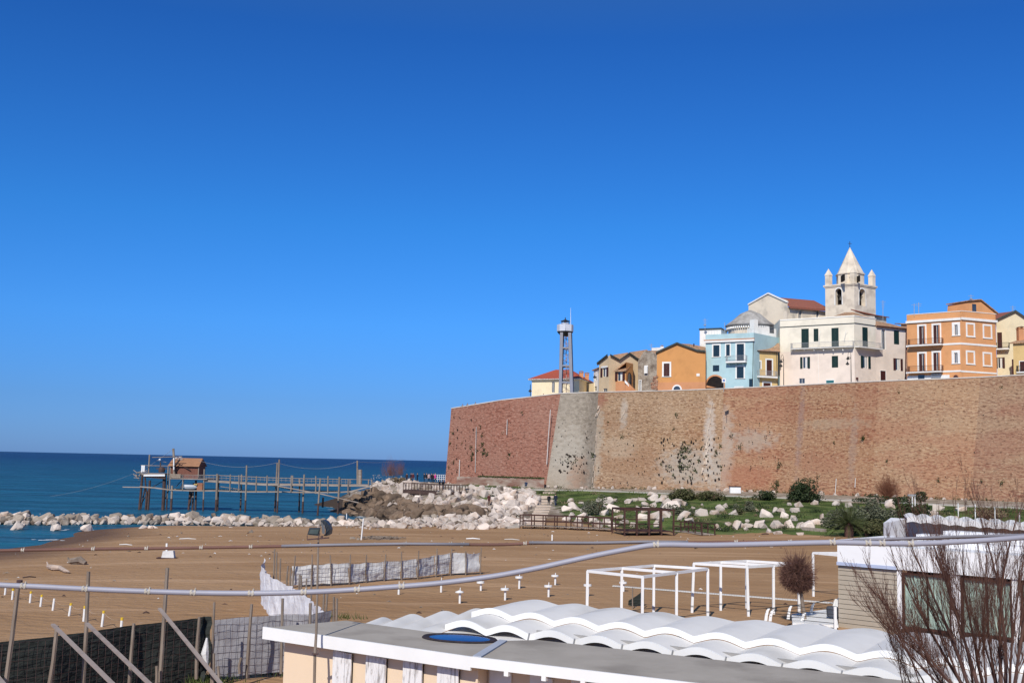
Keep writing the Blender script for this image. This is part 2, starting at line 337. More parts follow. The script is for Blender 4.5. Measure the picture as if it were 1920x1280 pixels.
# path along the foot of the wall
M['path'] = mat('path', (0.46, 0.42, 0.37), (0.36, 0.33, 0.29), scale=0.4, bump=0.2)
mb = MB(); prev = None
pth = [(700, 906.5), (760, 905), (830, 911.5), (905, 915), (985, 918), (1080, 920), (1180, 923), (1300, 928), (1400, 931.5), (1500, 935), (1600, 939), (1700, 943.5), (1800, 948.5), (1930, 955), (2020, 960)]
pp = [onG(a, b, 4.4) for a, b in pth]
for i in range(len(pp) - 1):
    for k in range(6):
        a = pp[i].lerp(pp[i + 1], k / 6); c = pp[i].lerp(pp[i + 1], (k + 1) / 6)
        q = []
        for p in (a, c):
            for dy in (0, 1.35 + 1.4 * (p.x > 70)): q.append(Vector((p.x, p.y + dy, max(H(p.x, p.y + dy), H(p.x, p.y)) + 0.13)))
        mb.add([q[0], q[2], q[3], q[1], q[0] - Vector((0, 0, .4)), q[2] - Vector((0, 0, .4))], [(0, 1, 2, 3), (4, 5, 1, 0)])
tag(mb.build('footpath', M['path']), kind='structure')
# ================================================================== fortress wall
TOPS = [(846, 766.0, 1.2), (940, 750.5, 1.8), (1051, 738, 2.4), (1102, 736, 2.2), (1122, 735.5, 1.8), (1240, 733, 1.8), (1357, 729, 1.8), (1475, 723.5, 1.8), (1556, 719.5, 1.8), (1648, 715, 1.8), (1742, 711.5, 1.8), (1838, 707.5, 1.8), (2035, 697, 1.8), (2160, 690, 1.8)]
WALLB = []; WALLT = []
for (a, b) in zip(WB, TOPS):
    p = aY(a[0], a[1], a[2]); WALLB.append(Vector((p.x, p.y, 3.9)))
    WALLT.append(aY(b[0], b[1], a[2] + b[2]))
CUM = [0]
for _i in range(1, len(WALLB)): CUM.append(CUM[-1] + (WALLB[_i] - WALLB[_i - 1]).length)
def uof(px, py):
    """distance along the wall and height of the place on it seen at px,py"""
    d = ray(px, py)
    for i in range(len(WALLB) - 1):
        a, b, c = WALLB[i], WALLB[i + 1], WALLT[i]; n = (b - a).cross(c - a).normalized(); p = CAM + d * ((a - CAM).dot(n) / d.dot(n)); f = (p.z - a.z) / (c.z - a.z)
        xl = a.lerp(c, f).x; xr = b.lerp(WALLT[i + 1], f).x
        if xl <= p.x <= xr: return (CUM[i] + (p.x - xl) / (xr - xl) * (CUM[i + 1] - CUM[i]), p.z)
    return (0, 0)
def wall_material(name, ca, cb, cm, patch=None, pits=0.0, rx=1.15, ry=3.0, amp=1.0, wear=()):
    """ca main brick, cb second brick, cm mortar / eroded pale stone"""
    m = bpy.data.materials.new(name); m.use_nodes = True; t = m.node_tree; N = t.nodes; L = t.links; b = N['Principled BSDF']
    b.inputs['Roughness'].default_value = 0.95; b.inputs['Specular IOR Level'].default_value = 0.15
    uv = N.new('ShaderNodeTexCoord')
    def nz(s, det, st, rough=0.6):
        mp = N.new('ShaderNodeMapping'); mp.inputs['Scale'].default_value = (*st, 1); L.new(uv.outputs['UV'], mp.inputs[0])
        n = N.new('ShaderNodeTexNoise'); n.inputs['Scale'].default_value = s; n.inputs['Detail'].default_value = det; n.inputs['Roughness'].default_value = rough; L.new(mp.outputs[0], n.inputs['Vector']); return n.outputs['Fac']
    def rng(n, a, bb, c=0, d=1):
        r = N.new('ShaderNodeMapRange'); r.inputs[1].default_value = a; r.inputs[2].default_value = bb; r.inputs[3].default_value = c; r.inputs[4].default_value = d; L.new(n, r.inputs[0]); return r.outputs[0]
    def mix(f, a, bb):
        x = N.new('ShaderNodeMix'); x.data_type = 'RGBA'; L.new(f, x.inputs['Factor'])
        for k, v in (('A', a), ('B', bb)):
            if isinstance(v, tuple): x.inputs[k].default_value = (*v, 1)
            else: L.new(v, x.inputs[k])
        return x.outputs['Result']
    br = nz(1.0, 4, (rx, ry)); ban = nz(0.22, 4, (0.3, 2.6)); big = nz(0.09, 4, (1, 1))
    c = mix(rng(br, 0.44, 0.56), tuple(v * (1 - .26 * amp) for v in ca), tuple(min(1, v * (1 + .14 * amp)) for v in cb))
    c = mix(rng(ban, 0.40, 0.60, 0, 0.75), c, cb)
    c = mix(rng(nz(1.6, 3, (rx, ry)), 0.55, 0.64, 0, 0.85 * amp), c, tuple(v * 1.22 for v in cm))
    c = mix(rng(big, 0.35, 0.7, 0, 0.4), c, cm)
    if patch: c = mix(rng(nz(0.10, 3, (0.55, 1.7)), 0.46, 0.56, 0, 0.32), c, patch)
    c = mix(rng(nz(1.5, 3, (rx, ry * 0.8)), 0.56, 0.65, 0, 0.7 * amp), c, tuple(v * 0.34 for v in ca))
    c = mix(rng(nz(0.55, 5, (0.9, 0.10)), 0.60, 0.74, 0, 0.35), c, tuple(v * 0.75 for v in cm))
    sx_ = N.new('ShaderNodeSeparateXYZ'); L.new(uv.outputs['UV'], sx_.inputs[0]); nw = nz(0.9, 6, (1, 1.3))
    def mth(op, a, b_):
        x = N.new('ShaderNodeMath'); x.operation = op
        for k, v in enumerate((a, b_)):
            if isinstance(v, (int, float)): x.inputs[k].default_value = v
            else: L.new(v, x.inputs[k])
        return x.outputs[0]
    for (px, py, ru, rz, st, wc) in wear:   # worn and lime-stained areas of the masonry, each with its own ragged outline
        u0, z0 = uof(px, py); du = mth('DIVIDE', mth('SUBTRACT', sx_.outputs['X'], u0), ru); dz = mth('DIVIDE', mth('SUBTRACT', sx_.outputs['Y'], z0), rz)
        r2_ = mth('ADD', mth('MULTIPLY', du, du), mth('MULTIPLY', dz, dz)); v_ = mth('ADD', mth('SUBTRACT', 1.0, r2_), mth('MULTIPLY', mth('SUBTRACT', nw, .5), 3.2))
        c = mix(rng(v_, 0.0, 0.9, 0, st), c, wc)
    if pits: c = mix(rng(nz(1.5, 2, (1, 1.2)), 0.70 - pits, 0.74 - pits, 0, 0.85), c, (0.06, 0.05, 0.04))
    hv = N.new('ShaderNodeHueSaturation'); hv.inputs['Value'].default_value = .90; L.new(c, hv.inputs['Color']); L.new(hv.outputs[0], b.inputs['Base Color'])
    bp = N.new('ShaderNodeBump'); bp.inputs['Strength'].default_value = 0.7; bp.inputs['Distance'].default_value = 0.12; L.new(br, bp.inputs['Height']); L.new(bp.outputs[0], b.inputs['Normal'])
    return m
WM = {
 'red': wall_material('wall_red_brick', (0.285, 0.108, 0.072), (0.315, 0.142, 0.098), (0.36, 0.215, 0.16)),
 'grey': wall_material('wall_render', (0.25, 0.205, 0.155), (0.31, 0.26, 0.205), (0.42, 0.36, 0.29), pits=0.02, rx=0.9, ry=1.4, amp=.45, wear=[(1062, 860, 5.5, 6.5, .6, (.46, .41, .34)), (1040, 900, 4, 3, .5, (.40, .33, .25)), (1085, 890, 2.5, 4, .6, (.33, .19, .12))]),
 'tan': wall_material('wall_tan_brick', (0.305, 0.155, 0.080), (0.375, 0.24, 0.14), (0.49, 0.37, 0.26), pits=0.02, patch=(0.30, 0.145, 0.08), wear=[(1118, 830, 1.6, 9, .8, (.42, .35, .27)), (1118, 750, 2.5, 2.2, .7, (.30, .12, .08)), (1290, 875, 6.5, 4.5, .75, (.42, .37, .31)), (1330, 820, 1.3, 8, .8, (.52, .46, .40)), (1345, 880, 2.5, 5, .6, (.45, .40, .34)), (1170, 775, .9, 3.5, .6, (.50, .45, .38)), (1200, 900, 6, 1.6, .5, (.40, .28, .19)), (1160, 840, 4, 2.5, .45, (.46, .36, .26))]),
 'mixed': wall_material('wall_mixed_brick', (0.31, 0.115, 0.062), (0.38, 0.215, 0.120), (0.44, 0.30, 0.195), patch=(0.31, 0.115, 0.072), wear=[(1360, 840, 2, 9, .6, (.46, .39, .32)), (1410, 825, 5.5, 2.4, .7, (.41, .33, .26)), (1500, 800, .8, 10, .45, (.30, .22, .20)), (1600, 840, .9, 8, .4, (.32, .24, .20)), (1560, 795, 8, 1.2, .5, (.42, .32, .22)), (1400, 890, 6, 2.5, .4, (.36, .15, .09))]),
 'pale': wall_material('wall_pale_brick', (0.33, 0.145, 0.082), (0.39, 0.235, 0.135), (0.44, 0.315, 0.205), patch=(0.34, 0.135, 0.08)),
 'end': wall_material('wall_end_brick', (0.27, 0.120, 0.075), (0.34, 0.205, 0.125), (0.39, 0.285, 0.19), patch=(0.28, 0.11, 0.075)),
}
wallT = thing('fortress_wall', 'tall battered brick fortress wall carrying the old town', 'fortress wall', (WALLB[4].x, WALLB[4].y, 4.6))
cum = [0]
for i in range(1, len(WALLB)): cum.append(cum[-1] + (WALLB[i] - WALLB[i - 1]).length)
def section(i0, i1, name, m, label, off=0.0):
    mb = MB(); mb.uv = []
    rows = 20; cols = []
    for i in range(i0, i1):
        n = max(2, int((cum[i + 1] - cum[i]) / 1.2))
        for k in range(n + (1 if i == i1 - 1 else 0)):
            t = k / n; cols.append((WALLB[i].lerp(WALLB[i + 1], t), WALLT[i].lerp(WALLT[i + 1], t), cum[i] + t * (cum[i + 1] - cum[i])))
    nc = len(cols)
    for r in range(rows + 1):
        for c, (a, b, u) in enumerate(cols):
            p = a.lerp(b, r / rows); edge = c in (0, nc - 1)
            d = 0 if edge or r == rows else 0.16 * mnoise.noise(Vector((u * 0.16, p.z * 0.22, 1.5))) + 0.07 * mnoise.noise(Vector((u * 0.6, p.z * 0.9, 5.5)))
            mb.v.append(p + Vector((0, d - off, 0))); mb.uv.append((u, p.z))
    for r in range(rows):
        for c in range(nc - 1):
            k = r * nc + c; mb.f.append([k, k + 1, k + nc + 1, k + nc]); mb.m.append(0)
    o = mb.build(name, m, wallT, smooth=True); o['label'] = label; return o
section(0, 2, 'brick_section', WM['red'], 'dark red brick section of the wall at its seaward end')
section(2, 4, 'rendered_section', WM['grey'], 'grey rendered buttress section of the wall')
section(4, 6, 'brick_section', WM['tan'], 'eroded tan brick section beside the grey buttress')
section(6, 7, 'brick_section', WM['mixed'], 'section of mixed red and buff brick with plant holes')
section(7, 9, 'brick_section', WM['mixed'], 'banded red and buff brick middle section')
section(9, 11, 'brick_section', WM['pale'], 'paler buff brick section')
section(11, 13, 'brick_section', WM['end'], 'greyish brick section at the landward end')
# return face round the seaward corner, and the earth fill hidden behind
mb = MB(); mb.uv = []
a, b = WALLB[0], WALLT[0]
vs = [a, a + Vector((3, 45, 0)), b + Vector((3, 45, 0)), b]
mb.add(vs, [(1, 0, 3, 2)]); mb.uv = [(0, 4), (45, 4), (45, 20), (0, 20)]
mb.build('brick_section', WM['red'], wallT)
M['coping'] = mat('coping', (0.66, 0.60, 0.54), (0.50, 0.45, 0.40), scale=0.8, bump=0.2)
mb = MB()
for i in range(len(WALLT) - 1):
    a, b = WALLT[i], WALLT[i + 1]; d = (b - a); n = Vector((d.y, -d.x, 0)).normalized()
    o = a + n * 0.08
    mb.ob(o, d, -n * 0.6, Vector((0, 0, 0.16)))
mb.build('coping', M['coping'], wallT)
# inner face of the parapet and the town ground
mb = MB(); ins = []
for i in range(len(WALLT)):
    a = WALLT[max(i - 1, 0)]; b = WALLT[min(i + 1, len(WALLT) - 1)]; d = (b - a); n = Vector((-d.y, d.x, 0)).normalized(); ins.append(WALLT[i] + n * 0.5)
for i in range(len(ins) - 1):
    a, b = ins[i], ins[i + 1]; dz = Vector((0, 0, -1.3)); mb.add([a, b, b + dz, a + dz], [(0, 1, 2, 3)])
mb.build('parapet_face', WM['pale'], wallT).data.uv_layers.new(name='UVMap')
mb = MB()
for i in range(len(ins) - 1):
    a, b = ins[i] - Vector((0, 0, 1.1)), ins[i + 1] - Vector((0, 0, 1.1)); back = Vector((6, 95, 0))
    mb.add([a, b, b + back, a + back], [(0, 1, 2, 3)])
M['paving'] = mat('paving', (0.38, 0.35, 0.31), (0.30, 0.28, 0.25), scale=0.5)
tag(mb.build('town_ground', M['paving']), kind='structure')
def town_z(px):
    """ground height of the town behind the parapet around column px"""
    for i in range(len(TOPS) - 1):
        if TOPS[i][0] <= px <= TOPS[i + 1][0]:
            t = (px - TOPS[i][0]) / (TOPS[i + 1][0] - TOPS[i][0]); return WALLT[i].z * (1 - t) + WALLT[i + 1].z * t - 1.1
    return WALLT[-1].z - 1.1
# a point on the wall's sloping face seen at px,py
def on_wall(px, py):
    d = ray(px, py)
    for i in range(len(WALLB) - 1):
        a, b, c = WALLB[i], WALLB[i + 1], WALLT[i]; n = (b - a).cross(c - a).normalized()
        den = d.dot(n)
        if abs(den) < 1e-9: continue
        p = CAM + d * ((a - CAM).dot(n) / den)
        f = (p.z - a.z) / (WALLT[i].z - a.z)
        xl = a.lerp(WALLT[i], f).x; xr = b.lerp(WALLT[i + 1], f).x
        if xl - 0.01 <= p.x <= xr + 0.01: return p
    return None
# holes, drip stains, plant tufts, pipes on the wall
M['hole'] = mat('hole', (0.035, 0.025, 0.02), rough=1)
M['tuft'] = mat('tuft', (0.030, 0.045, 0.012), (0.060, 0.075, 0.022), scale=3, rough=0.9)
M['stain'] = mat('stain', (0.50, 0.46, 0.40), (0.42, 0.36, 0.29), scale=2, rough=0.95)
rw = random.Random(11)
holes = []
def scatter(n, x0, x1, y0, y1, w0=0.12, w1=0.32): 
    for _ in range(n): holes.append((rw.uniform(x0, x1), rw.uniform(y0, y1), rw.uniform(w0, w1)))
scatter(45, 845, 905, 775, 890, .12, .3); scatter(40, 905, 1020, 790, 895, .08, .2); scatter(60, 1035, 1105, 800, 890, .1, .28)
scatter(40, 1120, 1230, 830, 905, .1, .22); scatter(110, 1235, 1350, 815, 905, .12, .42); scatter(30, 1040, 1100, 850, 885, .15, .4); scatter(40, 1350, 1465, 790, 880, .1, .25)
scatter(16, 1465, 1640, 760, 900, .08, .2); scatter(14, 1640, 1900, 750, 920, .08, .2)
mb = MB()
for (x, y, s) in holes:
    p = on_wall(x, y)
    if p is None: continue
    n = 7; vs = []
    for j in range(n):
        t = 2 * math.pi * j / n; r = s * 0.5 * rw.uniform(0.6, 1.25); vs.append(p + Vector((r * math.cos(t), -0.22 - 0.16 * math.sin(t) * s, r * 1.3 * math.sin(t))))
    mb.add(vs, [list(range(n))])
o = mb.build('scaffold_holes', M['hole'], wallT); o['kind'] = 'stuff'
mb = MB()
tufts = [(850, 812, .8), (845, 830, .6), (866, 830, .5), (900, 800, .7), (904, 815, .9), (905, 833, 1.0), (906, 848, 1.3), (913, 848, 1.0), (884, 838, .8), (886, 850, 1.1), (884, 860, .9), (954, 852, 1.0), (942, 812, .4), (978, 772, .6),
         (851, 866, .8), (842, 875, .7), (895, 845, .7), (1268, 778, .8), (1264, 803, .7), (1284, 838, 1.6), (1281, 848, 1.9), (1288, 872, 1.4), (1277, 874, 1.5), (1292, 845, 1.0), (1254, 873, .9), (1262, 890, .8), (1110, 852, 1.2), (1064, 865, 1.0), (1077, 866, 1.1), (1082, 866, .9),
         (1074, 875, .8), (1372, 816, .9), (1387, 836, .9), (1352, 876, 1.0), (1342, 848, 1.0), (1351, 836, .8), (1461, 870, 1.4), (1456, 905, 1.3), (1456, 915, 1.6), (1534, 894, .9), (1618, 820, .8), (1616, 822, .9), (1564, 829, .6), (1663, 863, .6), (1760, 900, .8), (1878, 905, .9), (1840, 902, .7), (1878, 725, .5), (1685, 735, .6),
         (1325, 855, .9), (1310, 862, .8), (1303, 880, .9), (1295, 893, .8), (1316, 838, .6), (1240, 870, .7), (1230, 860, .5), (1140, 790, .5), (1166, 818, .8)]
for (x, y, s) in tufts:
    p = on_wall(x, y)
    if p is None: continue
    s *= .85
    for k in range(int(30 * s)):
        d = Vector((rw.gauss(0, .30), -abs(rw.gauss(0, .12)) - 0.08, rw.gauss(-0.08, .36))) * s
        a = Vector((rw.uniform(-1, 1), rw.uniform(-1, 1), rw.uniform(-1, 1))).normalized() * 0.14 * s; c = a.cross(Vector((rw.uniform(-1, 1), rw.uniform(-1, 1), rw.uniform(-1, 1)))).normalized() * 0.12
        mb.add([p + d - a, p + d + c, p + d + a, p + d - c], [(0, 1, 2, 3)])
o = mb.build('caper_tufts', M['tuft'], wallT); o['kind'] = 'stuff'
# pale lime streaks and rendered patches (shapes of their own on the brick)
def wpatch(mb, pts, off=0.14):
    q = [on_wall(*p) for p in pts]
    if any(v is None for v in q): return
    q = [v + Vector((0, -off, 0)) for v in q]; mb.add(q, [list(range(len(q)))[::-1]])
M['drip'] = mat('drip', (0.58, 0.50, 0.42), (0.45, 0.33, 0.23), scale=1.6, stretch=(1, 1, .15), rough=0.95)
mb = MB()
def jag(x0, y0, x1, y1, wa, wb, n=9):
    for i in range(n):
        t0, t1 = i / n, (i + 1) / n
        for k in range(2):
            if rw.random() < .3: continue
            o1 = rw.uniform(-.5, .5) * (wa + (wb - wa) * t0); w_ = rw.uniform(.25, .55) * (wa + (wb - wa) * t0) / 2
            xa, xb = x0 + (x1 - x0) * t0 + o1, x0 + (x1 - x0) * t1 + o1; ya, yb = y0 + (y1 - y0) * t0, y0 + (y1 - y0) * t1
            wpatch(mb, [(xa - w_, ya), (xa + w_ * .6, ya + .5), (xb + w_, yb), (xb - w_ * .7, yb + 1)], 0.17 + 0.01 * ((i + k) % 3))
jag(1335, 752, 1318, 905, 2, 11, 26); jag(1125, 760, 1118, 780, 6, 5, 3); jag(1172, 762, 1164, 790, 4, 6, 4); jag(1118, 815, 1112, 905, 3, 4, 8)
jag(1116, 848, 1114, 860, 7, 4, 2)
mb.build('lime_streaks', M['drip'], wallT)
M['pvc'] = mat('pvc', (0.62, 0.60, 0.57), (0.5, 0.48, 0.45), scale=1)
mb = MB()
for (pts, r) in (([(1032, 768), (1028, 820), (1025, 870)], .07), ([(951, 786), (950, 815)], .06), ([(862, 862), (861, 893)], .08), ([(1567, 897), (1565, 926)], .07), ([(1603, 896), (1602, 913)], .07), ([(893, 800), (891, 885)], .05)):
    q = [on_wall(*p) + Vector((0, -.3, 0)) for p in pts]; mb.tube(q, r, 5)
mb.build('drain_pipe', M['pvc'], wallT)
# low outwork wall at the foot of the red section
mb = MB()
a = aY(857, 893, 211); b = aY(1020, 898, 199.5)
n = 24
for i in range(n):
    p = a.lerp(b, i / n); q = a.lerp(b, (i + 1) / n); h = 2.2 + 0.25 * mnoise.noise(Vector((i * .4, 0, 0)))
    mb.ob(Vector((p.x, p.y - 1.0, 3.8)), Vector((q.x - p.x, q.y - p.y, 0)), Vector((0, 1.6, 0)), Vector((0, 0, p.z - 3.8 + 0.05 * (i % 2))))
low = mb.build('low_wall', mat('low_wall', (0.20, 0.095, 0.07), (0.30, 0.21, 0.16), scale=0.5, stretch=(1, 1, 2.5), bump=0.5, bscale=2, c3=(0.38, 0.31, 0.25), s3=0.25), base=a)
tag(low, 'low ruined brick wall along the foot of the dark red fortress section', 'wall')
mb = MB()
for i in range(900):
    p = a.lerp(b, rw.uniform(.25, 1)) + Vector((0, rw.uniform(-1, .2), rw.uniform(-.05, .3)))
    e = Vector((rw.uniform(-1, 1), rw.uniform(-1, 1), rw.uniform(-.6, 1))).normalized() * 0.16; c = e.orthogonal().normalized() * 0.1
    mb.add([p - e, p + c, p + e, p - c], [(0, 1, 2, 3)])
tag(mb.build('trailing_plants', M['tuft']), 'green trailing plants growing along the top of the low ruined wall', 'plants', kind='stuff')
# ================================================================== the old town
for k, c in dict(cream=(0.82, 0.68, 0.45), tanwall=(0.66, 0.50, 0.32), tanlight=(0.62, 0.48, 0.30), orange=(0.60, 0.285, 0.10), salmon=(0.58, 0.27, 0.13), blue=(0.42, 0.585, 0.61),
                 yellow=(0.66, 0.46, 0.20), white=(0.80, 0.76, 0.70), ivory=(0.82, 0.74, 0.60), pinkish=(0.78, 0.66, 0.56), orange2=(0.67, 0.325, 0.14), paleyellow=(0.72, 0.62, 0.42), church=(0.64, 0.55, 0.43), tower=(0.62, 0.54, 0.45)).items():
    plaster(k, c)
M['church']  = mat('church_plaster', (0.76, 0.65, 0.50), (0.68, 0.58, 0.45), rough=.9, scale=0.5, bump=.2, c3=(0.42, 0.37, 0.30), s3=0.35)
M['tower'] = mat('tower_plaster', (0.74, 0.64, 0.505), (0.66, 0.565, 0.45), rough=.9, scale=0.7, bump=.2, c3=(0.52, 0.44, 0.35), s3=0.5)
M['trim'] = mat('white_trim', (0.80, 0.78, 0.74), (0.72, 0.70, 0.66), scale=1)
M['ruin'] = mat('ruin_stone', (0.26, 0.21, 0.16), (0.40, 0.34, 0.27), rough=1, scale=1.2, bump=1.0, bscale=4, c3=(0.16, 0.12, 0.09), s3=0.9, bdist=.15)
M['ruinbrick'] = mat('ruin_brick', (0.33, 0.13, 0.08), (0.40, 0.27, 0.18), rough=1, scale=2.5, bump=1.0, bscale=5, c3=(0.12, 0.08, 0.06), s3=1.5)
M['tile'] = mat('terracotta_tile', (0.36, 0.17, 0.09), (0.50, 0.33, 0.20), rough=.95, scale=3.2, bump=1, bscale=5, c3=(0.24, 0.17, 0.11), s3=1.3, bdist=.2)
M['redtile'] = mat('red_roof_tile', (0.40, 0.085, 0.045), (0.34, 0.075, 0.045), rough=.9, scale=2.5, bump=.8, bscale=5, bdist=.15)
M['browntile'] = mat('brown_roof_tile', (0.30, 0.10, 0.065), (0.22, 0.085, 0.06), rough=.9, scale=2.5, bump=.8, bscale=5, bdist=.15)
M['lead'] = mat('grey_roof_slab', (0.30, 0.28, 0.26), (0.40, 0.38, 0.35), rough=.9, scale=1.6, bump=.6, c3=(0.22, 0.20, 0.18), s3=.6)
M['brown'] = mat('brown_shutter', (0.075, 0.022, 0.016), (0.055, 0.018, 0.014), scale=2, rough=.5)
M['green'] = mat('green_shutter', (0.012, 0.035, 0.030), (0.008, 0.026, 0.023), scale=2, rough=.5)
M['navy'] = mat('navy_shutter', (0.012, 0.040, 0.070), (0.009, 0.030, 0.055), scale=2, rough=.5)
M['teal'] = mat('teal_paint', (0.02, 0.15, 0.16), (0.02, 0.11, 0.13), scale=2, rough=.5)
M['darkedge'] = mat('dark_gutter', (0.05, 0.065, 0.06), (0.035, 0.045, 0.04), scale=2, rough=.5)
M['iron'] = mat('wrought_iron', (0.03, 0.03, 0.032), (0.05, 0.045, 0.04), scale=4, rough=.5, metal=.3)
M['greyiron'] = mat('grey_iron', (0.40, 0.40, 0.40), (0.3, 0.3, 0.3), scale=4, rough=.5, metal=.3)
M['glass'] = mat('window_glass', (0.03, 0.04, 0.05), (0.05, 0.06, 0.08), scale=1, rough=.08, spec=.8)
M['curtain'] = mat('curtain', (0.72, 0.70, 0.66), (0.60, 0.58, 0.54), scale=3, stretch=(6, 6, .5))
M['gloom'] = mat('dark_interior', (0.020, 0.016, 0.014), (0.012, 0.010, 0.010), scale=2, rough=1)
class Fac:
    """vertical facade plane from picture column xl at distance Yl to column xr at distance Yr; heights come from picture rows"""
    def __init__(s, xl, Yl, xr, Yr, pyref=700):
        a = aY(xl, pyref, Yl); b = aY(xr, pyref, Yr)
        s.a = Vector((a.x, a.y, 0)); s.b = Vector((b.x, b.y, 0)); s.d = (s.b - s.a); s.w = s.d.length; s.d = s.d / s.w
        s.n = Vector((s.d.y, -s.d.x, 0))
        if s.n.y > 0: s.n = -s.n
    def hit(s, px, py):
        d = ray(px, py); t = (s.a - CAM).dot(s.n) / d.dot(s.n); p = CAM + d * t
        return ((p - s.a).dot(s.d), p.z)
    def P(s, u, z, out=0.0): return s.a + s.d * u + s.n * out + Vector((0, 0, z))
    def X(s, px, py, out=0.0): u, z = s.hit(px, py); return s.P(u, z, out)
    def rect(s, x0, y0, x1, y1):
        """picture rectangle -> (u0,u1,z0,z1) taking verticals at mid height and the mid row for heights"""
        ym = (y0 + y1) / 2; u0 = s.hit(x0, ym)[0]; u1 = s.hit(x1, ym)[0]; xm = (x0 + x1) / 2
        return (u0, u1, s.hit(xm, y1)[1], s.hit(xm, y0)[1])
def wallface(mb, f, u0, u1, z0, z1, holes=(), depth=0.22, mi=0, top=None):
    """wall panel with real openings and reveals; top = list of (u,z) outline above z1"""
    us = sorted(set([u0, u1] + [min(max(h[k], u0), u1) for h in holes for k in (0, 1)])); zs = sorted(set([z0, z1] + [min(max(h[k], z0), z1) for h in holes for k in (2, 3)]))
    for i in range(len(us) - 1):
        for j in range(len(zs) - 1):
            um, zm = (us[i] + us[i + 1]) / 2, (zs[j] + zs[j + 1]) / 2
            if any(h[0] < um < h[1] and h[2] < zm < h[3] for h in holes): continue
            mb.add([f.P(us[i], zs[j]), f.P(us[i + 1], zs[j]), f.P(us[i + 1], zs[j + 1]), f.P(us[i], zs[j + 1])], [(0, 1, 2, 3)], mi)
    for h in holes:
        c = [(h[0], h[2]), (h[1], h[2]), (h[1], h[3]), (h[0], h[3])]
        for k in range(4):
            a, b = c[k], c[(k + 1) % 4]; mb.add([f.P(*a), f.P(*b), f.P(*b, out=-depth), f.P(*a, out=-depth)], [(0, 3, 2, 1)], mi)
    if top: mb.add([f.P(u, z) for u, z in top], [list(range(len(top)))], mi)
def louvres(mb, f, u0, u1, z0, z1, out, mi=0):
    mb.ob(f.P(u0, z0, out), f.d * (u1 - u0), -f.n * 0.05, Vector((0, 0, z1 - z0)), mi)
    n = max(3, int((z1 - z0) / 0.16))
    for k in range(n):
        z = z0 + (k + .5) * (z1 - z0) / n; mb.ob(f.P(u0 + .05, z - .03, out + .02), f.d * (u1 - u0 - .1), -f.n * 0.02, Vector((0, 0, .06)), mi)
def window(house, f, r, trim=0.16, kind='glass', shut='brown', name='window', sill=True, open_px=None):
    """outer rectangle r (px) including trim. kinds: closed, glass, open (leaves folded against the wall), blind, door"""
    u0, u1, z0, z1 = f.rect(*r); t = trim
    mb = MB()
    if t > 0:
        mb.ob(f.P(u0, z1 - t, .045), f.d * (u1 - u0), -f.n * .05, Vector((0, 0, t)))
        mb.ob(f.P(u0, z0, .045), f.d * t, -f.n * .05, Vector((0, 0, z1 - t - z0))); mb.ob(f.P(u1 - t, z0, .045), f.d * t, -f.n * .05, Vector((0, 0, z1 - t - z0)))
        if sill: mb.ob(f.P(u0 - .06, z0 - .10, .14), f.d * (u1 - u0 + .12), -f.n * .15, Vector((0, 0, .10)))
    a0, a1, b0, b1 = u0 + t, u1 - t, z0 + (0 if t == 0 else .0), z1 - t
    fr = 0.06
    for (p, q, rr, ss) in ((a0, a0 + fr, b0, b1), (a1 - fr, a1, b0, b1), (a0 + fr, a1 - fr, b1 - fr, b1), (a0 + fr, a1 - fr, b0, b0 + fr), ((a0 + a1) / 2 - .03, (a0 + a1) / 2 + .03, b0 + fr, b1 - fr)):
        mb.ob(f.P(p, rr, -.12), f.d * (q - p), -f.n * .04, Vector((0, 0, ss - rr)))
    w = mb.build(name, M['trim'], house)
    MB().ob(f.P(a0, b0, -.17), f.d * (a1 - a0), -f.n * .03, Vector((0, 0, b1 - b0))).build('pane', M['glass'], w)
    if kind == 'closed':
        for (p, q) in ((a0 + .01, (a0 + a1) / 2 - .01), ((a0 + a1) / 2 + .01, a1 - .01)):
            m = MB(); louvres(m, f, p, q, b0 + .01, b1 - .01, -.04); m.build('shutter', M[shut], w)
    if kind == 'open':
        lw = (a1 - a0) * 0.55
        m = MB(); louvres(m, f, a0 - lw * .85, a0 - .02, b0, b1, .10); m.build('shutter', M[shut], w)
        m = MB(); louvres(m, f, a1 + .02, a1 + lw * .85, b0, b1, .10); m.build('shutter', M[shut], w)
        MB().ob(f.P(a0 + (a1 - a0) * .55, b0 + .1, -.135), f.d * (a1 - a0) * .3, -f.n * .02, Vector((0, 0, b1 - b0 - .2))).build('curtain', M['curtain'], w)
    return (a0, a1, b0, b1)
def hole(f, r, t): u0, u1, z0, z1 = f.rect(*r); return (u0 + t, u1 - t, z0, z1 - t)
